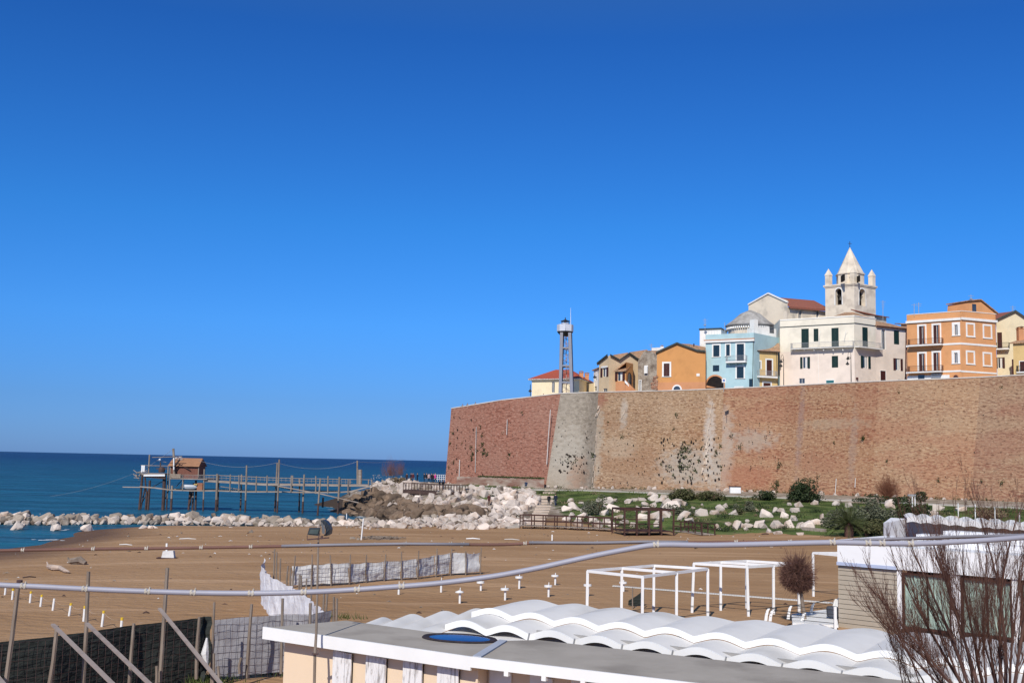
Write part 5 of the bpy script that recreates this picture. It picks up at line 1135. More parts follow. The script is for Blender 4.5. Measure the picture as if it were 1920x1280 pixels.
# a few loose stones on the beach
for (x, y, s) in [(140, 1058, .55), (470, 998, .7), (662, 1010, .7), (672, 1012, .5), (1060, 990, .4), (1330, 1003, .5), (340, 1000, .35), (240, 1005, .3), (735, 1008, .4)]:
    p = onG(x, y, 1.0); rock(p, s, 'greyrock', 'beach', .2)
LAB = {'row': ('white limestone boulder in the breakwater row along the waterline', 'boulders of the breakwater row'),
       'pile': ('pinkish white limestone boulder piled on the promontory below the wall', 'boulders piled on the promontory'),
       'wet': ('dark brown wet boulder at the water edge of the promontory', 'wet boulders at the water edge'),
       'path': ('pale boulder lying along the footpath at the wall foot', 'boulders along the wall footpath'),
       'turf': ('pale boulder lying on the green turf bank', 'boulders on the turf bank'),
       'beach': ('small grey brown stone lying loose on the beach sand', 'loose stones on the beach')}
def dlabel(i):
    """look + nearest thing one can find"""
    p, s, m, kd = ROCKS[i]; v = p - CAM; px = 960 + F * v.x / v.y
    size = 'huge' if s > 2.7 else 'large' if s > 2.05 else 'mid-sized' if s > 1.55 else 'smallish' if s > 1.1 else 'small'
    colr = {'rock': 'pale pinkish', 'greyrock': 'weathered grey', 'wetrock': 'wet brown'}[m]
    L = {'row': [(60, 'at the far left end of the breakwater row'), (150, 'in the breakwater row where the lagoon ends'), (240, 'in the breakwater row left of the platform boom'), (320, 'in the breakwater row below the fishing hut'), (400, 'in the breakwater row below the platform landing'), (480, 'in the breakwater row below the walkway start'), (560, 'in the breakwater row below the twin masts'), (630, 'in the breakwater row left of the floodlight hood'), (2000, 'in the breakwater row right of the floodlight')],
         'wet': [(680, 'at the very tip of the promontory by the water'), (720, 'behind the patch of foam'), (770, 'at the water edge below the tamarisks'), (830, 'below the boardwalk left half'), (880, 'below the boardwalk right half'), (2000, 'at the landward end of the wet band')],
         'pile': [(690, 'beside the foot of the pole walkway'), (735, 'below the larger tamarisk'), (775, 'at the left end of the boardwalk'), (820, 'under the middle of the boardwalk'), (860, 'near the right end of the boardwalk'), (900, 'left of the person in dark red'), (930, 'right of the person in dark red'), (960, 'above the low broad steps'), (990, 'near the sitting person in maroon'), (2000, 'beside the climbing stone steps')],
         'path': [(1000, 'by the footpath below the low ruined wall'), (1110, 'by the footpath below the grey buttress'), (1230, 'by the footpath below the tan brick'), (1350, 'by the footpath left of the white service box'), (1480, 'by the footpath left of the largest dark shrub'), (1620, 'by the footpath left of the red twiggy shrub'), (2200, 'by the footpath at the far right')],
         'turf': [(1100, 'on the turf right of the stone steps'), (1150, 'on the turf beside the rounded grey green shrub'), (1215, 'behind the left half of the timber frame'), (1262, 'behind the right half of the timber frame'), (1320, 'on the turf just right of the timber frame'), (1380, 'on the turf left of the upright grey shrub'), (1440, 'on the turf below the low dark shrub'), (1500, 'on the turf below the largest dark shrub'), (1560, 'on the turf left of the palm'), (1640, 'on the turf behind the palm'), (1720, 'on the turf left of the double lamp post'), (2200, 'on the turf right of the double lamp post')],
         'beach': [(300, 'on the sand at the left'), (700, 'on the sand by the leaning white post'), (2200, 'on the sand at the centre')]}[kd]
    where = next(t for x, t in L if px < x)
    dep = {'pile': ('low in the pile ' if p.z < 1.6 else 'halfway up the pile ' if p.z < 3.2 else 'high in the pile '), 'row': ('back course ' if p.z > .75 else 'front course '), 'turf': ('lower bank ' if p.z < 2.6 else 'upper bank ')}.get(kd, '')
    return '%s %s%s boulder %s' % (size, dep.replace(' pile ', '-pile ').replace('low in the-pile ', 'low lying ').replace('halfway up the-pile ', 'mid slope ').replace('high in the-pile ', 'upper slope '), colr, where)
def place(i, parent_mesh=None):
    p, s, m, kd = ROCKS[i]; r = random.Random(i * 7 + 1)
    return Matrix.Translation(p) @ Matrix.Rotation(r.uniform(0, 6.28), 4, 'Z') @ Matrix.Rotation(r.gauss(0, .35), 4, 'X') @ Matrix.Rotation(r.gauss(0, .35), 4, 'Y') @ Matrix.Diagonal((s * r.uniform(.85, 1.2), s * r.uniform(.85, 1.15), s * r.uniform(.8, 1.25), 1))
order = sorted(range(len(ROCKS)), key=lambda i: -ROCKS[i][1] / ROCKS[i][0].y)
for i in order[:298]:
    p, s, m, kd = ROCKS[i]; o = bpy.data.objects.new('boulder', rmesh(i % 16, m)); col.objects.link(o); o.matrix_world = place(i); tag(o, dlabel(i), 'boulder', LAB[kd][1])
mb = MB(); mi = {'rock': 0, 'wetrock': 1, 'greyrock': 2}
for i in order[298:]:
    me = RM[i % 16]; Mx = place(i); mb.add([Mx @ v.co for v in me.vertices], [list(f.vertices) for f in me.polygons], mi[ROCKS[i][2]])
# rubble and shingle filling the gaps
for (poly, n, z0) in (([(0, 985), (700, 993), (980, 990), (985, 980), (700, 975), (0, 975)], 500, .8), ([(690, 990), (690, 965), (985, 940), (1010, 918), (870, 925), (985, 990)], 700, 2.0), ([(660, 935), (700, 905), (760, 905), (1000, 945), (950, 965), (700, 970)], 1600, 2.5)):
    P = [(lambda p: (p.x, p.y))(onG(a, b, z0)) for a, b in poly]; xs = [p[0] for p in P]; ys = [p[1] for p in P]
    for _ in range(n):
        x, y = rr_.uniform(min(xs), max(xs)), rr_.uniform(min(ys), max(ys))
        if not inpoly(x, y, P): continue
        s = rr_.uniform(.25, .75); me = RM[rr_.randrange(16)]; Mx = Matrix.Translation((x, y, max(H(x, y), -.1) + s * .1)) @ Matrix.Rotation(rr_.uniform(0, 6), 4, 'Z') @ Matrix.Rotation(rr_.uniform(-.5, .5), 4, 'X') @ Matrix.Scale(s, 4)
        mb.add([Mx @ v.co for v in me.vertices], [list(f.vertices) for f in me.polygons], 0 if rr_.random() < .8 else 2)
tag(mb.build('rubble', [M['rock'], M['wetrock'], M['greyrock']]), 'smaller pale rubble between the boulders along the shore and promontory', 'rubble', kind='stuff')
# foam where the swell meets the rocks
M['foam'] = mat('foam', (0.72, 0.76, 0.78), (0.55, 0.62, 0.66), scale=2, rough=.9, bump=.5)
mb = MB()
def foam(px, py, wx, wy, n, seed):
    r = random.Random(seed); c = aZ(px, py, .05)
    for _ in range(n):
        x, y = c.x + r.gauss(0, wx), c.y + r.gauss(0, wy); s = r.uniform(.15, .8); k = r.randint(6, 9)
        mb.add([(x + s * r.uniform(.5, 1.3) * math.cos(2 * math.pi * j / k), y + .7 * s * r.uniform(.5, 1.3) * math.sin(2 * math.pi * j / k), .06 + .01 * r.random() + .004 * _ / n) for j in range(k)], [list(range(k))])
foam(690, 969, 1.6, 1.2, 26, 1); foam(650, 957, 1.2, 1.5, 14, 2); foam(672, 961, 1.5, 1.0, 12, 3); foam(160, 994, 1.8, .5, 10, 4); foam(110, 1012, 1.2, .5, 5, 5); foam(632, 950, 1, 1, 6, 6)
tag(mb.build('foam', M['foam']), 'white sea foam around the foot of the promontory rocks', 'foam', kind='stuff')
# ================================================================== shrubs, grass, small trees
M['leafdark'] = mat('dark_leaf', (0.018, 0.032, 0.010), (0.040, 0.055, 0.018), scale=1.2, rough=.7, rnd=.1)
M['leafgrey'] = mat('grey_green_leaf', (0.085, 0.090, 0.055), (0.13, 0.135, 0.085), scale=1.2, rough=.8)
M['leafolive'] = mat('olive_leaf', (0.055, 0.060, 0.022), (0.10, 0.095, 0.040), scale=1.2, rough=.8)
M['leafdry'] = mat('dry_leaf', (0.16, 0.115, 0.065), (0.22, 0.17, 0.10), scale=1.2, rough=.9)
M['twigred'] = mat('red_twig', (0.17, 0.065, 0.035), (0.24, 0.10, 0.055), scale=2, rough=.8)
M['twig'] = mat('brown_twig', (0.115, 0.055, 0.042), (0.17, 0.09, 0.068), scale=3, rough=.8)
M['grass'] = mat('grass_blade', (0.050, 0.075, 0.014), (0.10, 0.125, 0.035), scale=.4, rough=.8)
M['palm'] = mat('palm_leaf', (0.035, 0.048, 0.013), (0.075, 0.085, 0.028), scale=1.5, rough=.6)
rp = random.Random(21)
def leafcloud(mb, c, rad, n, ls, flat=.0, shell=.55, mi=0, r=rp):
    lobes = [(Vector((r.gauss(0, .42) * rad[0], r.gauss(0, .42) * rad[1], abs(r.gauss(.25, .35)) * rad[2])), r.uniform(.35, .62)) for _ in range(9)] + [(Vector((0, 0, .2 * rad[2])), .85)]
    for _ in range(n):
        lc, lr = r.choice(lobes); d = Vector((r.gauss(0, 1), r.gauss(0, 1), r.gauss(0, 1))).normalized() * (shell + (1 - shell) * r.random()) * lr
        p = c + lc + Vector((d.x * rad[0], d.y * rad[1], d.z * rad[2]))
        if p.z < c.z - .1: p.z = c.z + r.random() * .3 * rad[2]
        a = Vector((r.gauss(0, 1), r.gauss(0, 1), r.gauss(0, .7))).normalized() * ls * r.uniform(.6, 1.4); b = a.cross(Vector((r.gauss(0, 1), r.gauss(0, 1), r.gauss(0, 1)))).normalized() * ls * .5
        mb.add([p - a, p + b, p + a, p - b], [(0, 1, 2, 3)], mi)
def bush(px, pbase, w, hgt, m, label, n=1300, ls=.13, z0=3.5, dy=0, group=None, core=True, p=None):
    g = p or onG(px, pbase, z0); k = g.y / F; rx = w * k / 2 * 1.28; rz = hgt * k * 1.05
    b = thing('shrub', label, 'shrub', g, group); mb = MB(); leafcloud(mb, g + Vector((0, 0, rz * .12)), (rx, rx * .8, rz * .72), int(n * 1.25), ls * 1.1); mb.build('foliage', M[m], b)
    mb = MB()
    for k_ in range(14):
        t = rp.uniform(0, 6.28); q = g + Vector((math.cos(t) * rx * .6, math.sin(t) * rx * .5, rz * rp.uniform(.4, .8))); mb.tube([g - Vector((0, 0, .1)), g.lerp(q, .5) + Vector((0, 0, rz * .1)), q], [.05, .035, .012], 4)
    mb.build('stem', M['twig'], b); return b
bush(1513, 943, 64, 40, 'leafdark', 'large dark green shrub leaning right beside the wall footpath', 3200, .16)
bush(1436, 937, 30, 17, 'leafdark', 'low dark shrub left of the largest dark shrub on the turf', 900, .14)
bush(1275, 937, 52, 24, 'leafolive', 'straggly olive shrub behind the boulders left of centre on the turf', 1500, .15)
bush(1332, 938, 44, 17, 'leafolive', 'low spreading olive shrub right of the straggly one', 1000, .14)
bush(1300, 935, 34, 14, 'leafolive', 'small shrub between the two olive shrubs by the path', 700, .13)
bush(1117, 965, 36, 32, 'leafgrey', 'rounded grey green shrub left of the dark timber frame', 1700, .12)
bush(1404, 958, 24, 25, 'leafgrey', 'upright rounded grey shrub on the middle of the turf bank', 900, .11)
bush(1388, 964, 20, 10, 'leafolive', 'flat little shrub below the upright grey one', 400, .11)
bush(1575, 992, 62, 42, 'leafgrey', 'broad grey green shrub behind the palm', 2400, .14)
bush(1637, 975, 56, 34, 'leafgrey', 'rounded grey green shrub to the right of the palm', 2200, .14)
bush(1635, 1004, 56, 32, 'leafolive', 'olive and brown shrub in front of the rounded grey one', 1900, .13, 2.5)
bush(1708, 972, 56, 38, 'leafdark', 'dark green shrub around the white posts above the awning', 2400, .15)
bush(1100, 980, 40, 10, 'leafolive', 'low shrub behind the dark timber ramp', 600, .12, 2)
bush(1272, 965, 28, 20, 'leafgrey', 'grey shrub just right of the dark timber frame', 900, .12)
bush(1850, 972, 60, 26, 'leafdry', 'dry brownish shrub far right beneath the wall', 1200, .14)
bush(748, 910, 22, 12, 'leafdry', 'low dry shrub on the promontory edge by the boardwalk', 600, .15, 4.3)
bush(1665, 942, 60, 14, 'leafdark', 'low green shrub at the foot of the red twiggy one', 900, .14)
bush(1215, 955, 30, 9, 'leafolive', 'tiny shrub among boulders behind the timber frame', 350, .11, 3)
def twiggy(px, pbase, w, hgt, m, label, n=160, z0=3.5, name='shrub', cat='bare shrub', p=None, rad=.014, fan=1.0, up=.55):
    g = p or onG(px, pbase, z0); k = g.y / F; rx = w * k / 2; rz = hgt * k; b = thing(name, label, cat, g); mb = MB(); st = MB()
    for _ in range(n):
        t = rp.uniform(0, 6.28); f_ = rp.random() ** .6; top = g + Vector((math.cos(t) * rx * f_, math.sin(t) * rx * f_ * .8, rz * rp.uniform(up, 1.0) * (1 - .35 * f_ * f_)))
        mid = g.lerp(top, .45) + Vector((rp.gauss(0, .08) * rx, 0, rz * .06)); mb.tube([g + Vector((rp.gauss(0, .08) * rx, rp.gauss(0, .1), 0)), mid, top], [rad * 1.8, rad, rad * .35], 3, caps=False)
        for _k in range(4):
            q = mid.lerp(top, rp.random()); e = q + Vector((rp.gauss(0, .20) * rx, rp.gauss(0, .16) * rx, rp.uniform(.06, .30) * rz)); mb.tube([q, e], [rad * .6, rad * .3], 3, caps=False)
    mb.build('branches', M[m], b)
    for _ in range(5): st.tube([g - Vector((0, 0, .15)), g + Vector((rp.gauss(0, .1) * rx, rp.gauss(0, .1), rz * .35))], [rad * 4, rad * 2], 5)
    st.build('stem', M['twig'], b); return b
twiggy(1665, 938, 56, 48, 'twigred', 'red brown leafless shrub standing against the wall foot', 240, rad=.018, up=.35)
twiggy(733, 904, 44, 50, 'twigred', 'larger feathery bare tamarisk beside the fishing platform walkway', 170, 4.4, 'tamarisk', 'tamarisk', fan=1.2, rad=.024)
twiggy(751, 903, 22, 44, 'twigred', 'smaller bare tamarisk leaning on a pale post', 70, 4.4, 'tamarisk', 'tamarisk', up=.75, rad=.024)
g = onG(751, 901, 4.4); tag(MB().tube([g, g + Vector((0, 0, 2.2))], .1, 6).build('post', M['pvc'], base=g), 'pale post under the smaller tamarisk on the promontory', 'post')
twiggy(975, 752, 30, 18, 'twig', 'small bare tree behind the parapet left of the cream house', 60, p=Vector((aY(975, 750, 216).x, 216, 19.6)), name='bare_tree', cat='tree', rad=.03)
# palm
g = onG(1592, 1006, 1.8); b = thing('palm_tree', 'low shaggy palm with arching fronds at the edge of the sand', 'palm tree', g)
mb = MB(); mb.lathe(g, [(.45, -.2), (.5, .5), (.42, 1.1), (.3, 1.5)], 9); mb.build('trunk', M['twig'], b); mb = MB()
for k in range(58):
    t = rp.uniform(0, 6.28); L_ = rp.uniform(2.4, 3.3); el = rp.uniform(-.1, 1.3); pts = []
    for j in range(9):
        s = j / 8; pts.append(g + Vector((0, 0, 1.3)) + Vector((math.cos(t) * math.cos(el) * L_ * s, math.sin(t) * math.cos(el) * L_ * s, math.sin(el) * L_ * s - 1.35 * s * s * math.cos(el))))
    mb.tube(pts, [.03] * 8 + [.01], 3, caps=False)
    for j in range(1, 9):
        for q in (.0, .5):
            p = pts[j - 1].lerp(pts[j], q); d = (pts[j] - pts[j - 1]).normalized(); sd_ = d.cross(Vector((0, 0, 1))).normalized()
            for s in (-1, 1):
                e = p + (sd_ * s * .7 + d * .6 + Vector((0, 0, -.25))) * .55 * (1 - .5 * abs(j / 8 - .4)); mb.add([p - d * .03, p + d * .05, e], [(0, 1, 2)])
mb.build('fronds', M['palm'], b)
# turf blades on the bank
mb = MB(); xs = [p[0] for p in GRP]; ys = [p[1] for p in GRP]
for _ in range(30000):
    x, y = rp.uniform(min(xs), min(max(xs), 84)), rp.uniform(min(ys), max(ys))
    if not inpoly(x, y, GRP): continue
    if mnoise.noise(Vector((x * .25, y * .25, 0))) < -.12: continue
    z = H(x, y) + .03; t = rp.uniform(0, 3.14); h_ = rp.uniform(.1, .34); w_ = .09; lx, ly = rp.gauss(0, .08), rp.gauss(0, .08)
    mb.add([(x - w_ * math.cos(t), y - w_ * math.sin(t), z), (x + w_ * math.cos(t), y + w_ * math.sin(t), z), (x + lx, y + ly, z + h_)], [(0, 1, 2)])
tag(mb.build('grass', M['grass']), 'short green grass covering the bank below the wall', 'grass', kind='stuff')

# low scrub on the bank and weeds at the wall foot
mb = MB(); k = 0
while k < 110:
    x, y = rp.uniform(min(xs), min(max(xs), 84)), rp.uniform(min(ys), max(ys))
    if not inpoly(x, y, GRP): continue
    k += 1; r0 = rp.uniform(.5, 1.6); leafcloud(mb, Vector((x, y, H(x, y))), (r0, r0 * .8, rp.uniform(.2, .55)), int(90 * r0), .11, mi=rp.choice((0, 0, 1, 2)))
tag(mb.build('low_scrub', [M['leafdark'], M['leafolive'], M['leafdry']]), 'patches of low dark scrub scattered over the turf bank', 'scrub', kind='stuff')
mb = MB()
for i in range(1, len(WALLB) - 2):
    a, b = WALLB[i], WALLB[i + 1]
    for k in range(int((b - a).length * 1.6)):
        p = a.lerp(b, rp.random()); r0 = rp.uniform(.2, .8)
        if mnoise.noise(Vector((p.x * .12, 3, 1))) > -.15: leafcloud(mb, Vector((p.x, p.y - rp.uniform(.4, 1.6), 4.6)), (r0, r0 * .6, rp.uniform(.2, .6)), int(40 * r0) + 8, .10, mi=rp.choice((0, 1, 1)))
tag(mb.build('wall_foot_weeds', [M['leafdark'], M['leafolive']]), 'weeds growing along the foot of the fortress wall', 'weeds', kind='stuff')
# ================================================================== fishing platform (trabucco) and its walkway
M['pole'] = mat('weathered_pole', (0.20, 0.155, 0.12), (0.30, 0.25, 0.20), scale=2, stretch=(1, 1, .3), rough=.95)
M['darkpole'] = mat('wet_and_shaded_wood', (0.050, 0.030, 0.026), (0.09, 0.055, 0.045), scale=2, rough=.8)
M['plank'] = mat('grey_plank', (0.24, 0.19, 0.15), (0.36, 0.30, 0.25), scale=1.5, stretch=(.4, 3, 3), rough=.95)
M['hut'] = mat('hut_board', (0.16, 0.062, 0.042), (0.21, 0.09, 0.062), scale=2, stretch=(6, 1, .5), rough=.85)
M['hutroof'] = mat('hut_roof', (0.34, 0.175, 0.095), (0.28, 0.145, 0.08), scale=1.5, rough=.9)
M['darkwood'] = mat('dark_stained_wood', (0.040, 0.017, 0.013), (0.070, 0.030, 0.022), scale=3, rough=.75)
M['whitepaint'] = mat('white_paint', (0.78, 0.77, 0.75), (0.70, 0.69, 0.67), scale=2, rough=.6)
b = aY(320, 953, 184); T = thing('fishing_platform', 'timber fishing platform on stilts with a brown hut and a long pole walkway', 'fishing platform', (b.x, b.y, 0))
def Q(x, y, Y=182.5): return aY(x, y, Y)
def pole(x0, y0, x1, y1, Y=182.5, r=.11, m='pole', name='post'):
    a, c = Q(x0, y0, Y), Q(x1, y1, Y)
    if m == 'two':
        k = (1.9 - c.z) / (a.z - c.z); k = min(max(k, 0), 1); md = c.lerp(a, k)
        q = MB().tube([md, a], r * .9, 6).build(name, M['pole'], T); MB().tube([c - Vector((0, 0, .9)), md], r, 6).build('wet_end', M['darkpole'], q); return q
    return MB().tube([c - Vector((0, 0, .9 if c.z < .5 else 0)), (a + c) / 2 + Vector((rp.gauss(0, .04), 0, 0)), a], r, 6).build(name, M[m], T)
for (x0, y0, x1, y1, Y, r, m) in [(267, 888, 261, 951, 181.5, .2, 'darkpole'), (273, 912, 263, 953, 184, .12, 'darkpole'), (276, 920, 273, 953, 182, .16, 'darkpole'), (281, 900, 277.5, 953.6, 181.5, .2, 'darkpole'), (272, 895, 277, 952, 186, .13, 'darkpole'),
    (280.5, 852, 278, 893, 182.5, .13, 'pole'), (308.5, 888, 305.5, 954, 181.5, .28, 'darkpole'), (315.5, 874, 312.7, 951, 182, .12, 'two'), (320.5, 887, 318, 916, 181.5, .1, 'pole'), (322.8, 910, 320.8, 952, 181.5, .2, 'two'), (325, 840.5, 326.5, 890, 181.5, .19, 'pole'),
    (342.8, 889, 342, 920, 181.2, .1, 'pole'), (357, 915, 353.5, 951, 183, .18, 'darkpole'), (362, 915, 356, 948, 184, .12, 'darkpole'), (363, 905, 361, 952, 183, .16, 'two'), (367.4, 900, 366.8, 951.5, 183, .17, 'darkpole'), (383, 879, 381, 952, 181.2, .13, 'two'),
    (407.5, 888, 405, 954, 181.2, .2, 'two'), (409.5, 890, 407.5, 953, 184.5, .2, 'darkpole'), (432, 889, 431, 921, 181.2, .1, 'pole'), (448, 890, 447.5, 921, 181.2, .09, 'pole'), (453, 889, 451, 951, 184.5, .15, 'two'), (462.5, 872, 460, 952.5, 181.2, .15, 'two'),
    (481, 892, 480, 923, 181.2, .1, 'pole'), (501, 891, 500.5, 922, 181.2, .1, 'pole'), (520, 867, 515.7, 952.5, 184.5, .16, 'two'), (523.7, 861, 520, 953, 181.2, .15, 'two'), (546.5, 891, 545.5, 924, 181.2, .11, 'pole'), (549, 891, 548, 922, 184, .09, 'pole'), (562, 896, 561, 952, 184.5, .14, 'two'),
    (570.5, 889, 567.5, 953, 181.2, .16, 'two'), (592, 892, 591.5, 925, 181.2, .1, 'pole'), (600.7, 896, 595.7, 959, 175, .15, 'two'), (606, 932, 605, 951, 186, .16, 'darkpole'), (615, 892, 614.5, 925, 181.2, .11, 'pole'), (636.5, 894, 633.7, 955, 181, .18, 'two'), (653, 898, 652.5, 925, 181.2, .1, 'pole'), (656.5, 899, 655.5, 928, 184, .09, 'pole'),
    (670, 863, 670, 912, 188, .14, 'pole'), (675, 880, 674.5, 912, 188, .34, 'plank'), (691, 898, 691, 912, 190, .1, 'pole'), (697, 898, 697, 912, 192, .1, 'pole')]:
    pole(x0, y0, x1, y1, Y, r, m)
def beam(pts, Y, w, h, m, name):
    mb = MB()
    for i in range(len(pts) - 1): mb.bar(Q(*pts[i], Y), Q(*pts[i + 1], Y), w, h)
    return mb.build(name, M[m], T)
# walkway deck
mb = MB(); wp = [(384, 899), (440, 902.5), (495, 906), (570, 906.8), (635, 907.5), (690, 908)]
for i in range(len(wp) - 1):
    a, c = Q(*wp[i], 183), Q(*wp[i + 1], 183); n = int((c - a).length / .32)
    for k in range(n): p = a.lerp(c, k / n); mb.box((p.x, 181.4, p.z - .03 + rp.uniform(-.02, .02)), (p.x + .27, 184.4, p.z + .03))
mb.build('walkway_deck', M['plank'], T)
for Y in (181.4, 184.4): beam([(x, y + 2) for x, y in wp], Y, .14, .32, 'plank', 'walkway_beam')
beam([(368, 890), (407, 890.5), (523, 895.5), (570, 896.5), (660, 898), (696, 899)], 181.3, .07, .08, 'pole', 'handrail'); beam([(385, 895), (407, 895.5), (523, 900), (570, 901.5), (660, 903)], 181.3, .05, .06, 'pole', 'handrail')
beam([(368, 890.5), (407, 891), (523, 896), (660, 898.5)], 184.5, .07, .07, 'pole', 'handrail')
for k in range(34):
    x = 392 + k * 8; y = 890.5 + (x - 392) * .03; MB().tube([Q(x, y + 8, 184.5), Q(x, y, 184.5)], .03, 4).build('baluster', M['greyiron'], T)
beam([(262, 912), (290, 914), (320, 918), (360, 919.5), (407, 919.5), (455, 921.5), (523, 921.5), (570, 922.5), (635, 922.5), (657, 921), (695, 911)], 181.3, .16, .2, 'plank', 'lower_beam')
beam([(300, 916), (360, 917), (405, 917), (480, 920), (560, 922), (632, 920)], 183.5, .12, .14, 'pole', 'lower_beam')
beam([(522.5, 911), (600, 925), (672.5, 942)], 180, .3, .14, 'plank', 'gangplank'); beam([(410, 911), (450, 917)], 182, .1, .1, 'pole', 'brace'); beam([(500, 908), (545, 917), (632, 921)], 182.5, .12, .12, 'pole', 'brace')
for (p) in (((262, 950), (281, 915)), ((277, 918), (308, 900)), ((330, 912), (341, 900)), ((345, 900), (338, 916)), ((353, 948), (363, 922)), ((405, 940), (412, 900)), ((310, 935), (317, 918))): beam(p, 182.3, .1, .1, 'darkpole', 'brace')
# platform decks
mb = MB(); a = Q(318, 897.5, 181); c = Q(388, 899, 181); mb.ob(a, c - a, Vector((0, 6.0, 0)), Vector((0, 0, .14))); mb.build('platform_deck', M['plank'], T)
mb = MB(); a = Q(264, 889, 181); c = Q(309, 890, 181); mb.ob(a, c - a, Vector((0, 5, 0)), Vector((0, 0, .2))); mb.build('platform_deck', M['plank'], T)
mb = MB(); a = Q(268, 894, 180.8); c = Q(310, 898, 180.8); mb.ob(a, c - a, Vector((0, .3, 0)), Vector((0, 0, .45))); mb.build('side_board', M['darkpole'], T)
mb = MB(); a = Q(269, 892.5, 180.6); c = Q(309, 892.3, 180.6); mb.ob(a, c - a, Vector((0, .1, 0)), Vector((0, 0, .28))); mb.build('rubbing_strip', M['whitepaint'], T)
# hut
hx0, hx1 = Q(319, 890, 182).x, Q(372, 890, 182).x; hz0, hz1 = Q(345, 897, 182).z, Q(345, 872.5, 182).z; hzr = Q(345, 860.5, 184).z + .1
HB = MB(); nb_ = 22
for k in range(nb_):
    x = hx0 + (hx1 - hx0) * k / nb_; HB.box((x + .008, 182 + .015 * (k % 2), hz0), (x + (hx1 - hx0) / nb_ - .008, 182.12, hz1))
HB.box((hx0, 182.13, hz0), (hx1, 186, hz1)); hut = HB.build('hut_wall', M['hut'], T)
for s, e in ((hx0 - .1, 0), (hx1 - .1, 0)): MB().prism([(s, 182, hz1), (s, 186, hz1), (s, 184, hzr)], Vector((.2, 0, 0))).build('gable', M['hut'], T)
MB().prism([(hx0 - .35, 181.6, hz1 - .12), (hx1 + .15, 181.6, hz1 - .12), (hx1, 184, hzr), (hx0 - .25, 184, hzr)], Vector((0, .05, .1))).build('hut_roof', M['hutroof'], T)
MB().prism([(hx0 - .35, 186.4, hz1 - .12), (hx1 + .15, 186.4, hz1 - .12), (hx1, 184, hzr), (hx0 - .25, 184, hzr)], Vector((0, .05, .1))).build('hut_roof', M['hutroof'], T)
for x in (hx0, hx1): MB().bar(Vector((x, 181.95, hz0)), Vector((x, 181.95, hz1)), .14).build('corner_post', M['pole'], T)
mb = MB(); c = Vector(((hx0 + hx1) / 2 - 1.0, 181.8, hz0)); mb.box((c.x - .9, 181.0, hz0), (c.x + .7, 181.7, hz0 + .75)); mb.build('net_heap', mat('old_net', (0.32, 0.25, 0.19), (0.2, 0.15, 0.11), scale=4, bump=1), T)
# rigging: horizontal spar, ladder-like frame, winch, boom
beam([(285, 857), (342, 855.5)], 181.2, .1, .1, 'pole', 'spar'); beam([(325, 859), (342, 855.5)], 183, .14, .1, 'whitepaint', 'spar')
for x in (326, 330, 334, 338, 341): MB().bar(Q(x, 858.5 - (x - 326) * .15, 181.3), Q(x, 862, 181.5), .07).build('rung', M['whitepaint'], T)
beam([(326, 874), (337, 860)], 181.1, .18, .12, 'darkpole', 'brace'); beam([(332, 867), (357, 881)], 181.7, .1, .1, 'darkpole', 'brace'); beam([(264, 872), (315, 873)], 182, .1, .1, 'pole', 'spar')
beam([(326, 858), (326, 880)], 181.1, .16, .16, 'whitepaint', 'ladder'); beam([(230, 912.5), (266, 913)], 182, .14, .14, 'plank', 'boom')
for x in (266.5, 269.5): MB().box((Q(x, 884, 182).x - .15, 181.9, Q(x, 885, 182).z), (Q(x, 884, 182).x + .15, 182.1, Q(x, 872, 182).z)).build('white_post', M['whitepaint'], T)
mb = MB(); p = Q(303, 884, 182); mb.lathe(p, [(.5, -.1), (.55, .3), (.45, .7), (.2, .8)], 10); mb.bar(p + Vector((-.9, 0, .5)), p + Vector((.9, 0, .5)), .15); mb.build('winch', M['darkpole'], T)
p = Q(299.5, 862, 182); MB().lathe(p, [(.16, -.2), (.2, 0), (.1, .22)], 8).build('lamp', M['whitepaint'], T)
beam([(294, 863), (312, 866)], 182, .08, .08, 'pole', 'spar'); beam([(301, 866), (301, 884)], 182, .16, .16, 'darkpole', 'mast')
mb = MB()
for k in range(26): p = Q(rp.uniform(256, 268), rp.uniform(884, 897), rp.uniform(181, 184)); q = p + Vector((rp.uniform(-.9, .9), rp.uniform(-.4, .4), rp.uniform(-.3, .5))); mb.bar(p, q, .1)
mb.build('loose_spars', M['plank'], T)
for k in range(24): 
    x = 327 + k * 2.6
    MB().tube([Q(x, 897.5, 181.05), Q(x, 889.5, 181.05)], .025, 4).build('baluster', M['greyiron'], T)
beam([(320, 889), (368, 890)], 181.05, .06, .07, 'pole', 'handrail')
for i, (x, z) in enumerate(((285, 0), (292, 0), (341, 0), (348, 0))):
    pass
mb = MB(); p = Q(376, 913, 182); mb.box((p.x - .45, 181.5, p.z - .7), (p.x + .45, 182.4, p.z + .7)); mb.build('box', mat('rusty_box', (0.33, 0.15, 0.08), (0.25, 0.10, 0.06), scale=2), T)
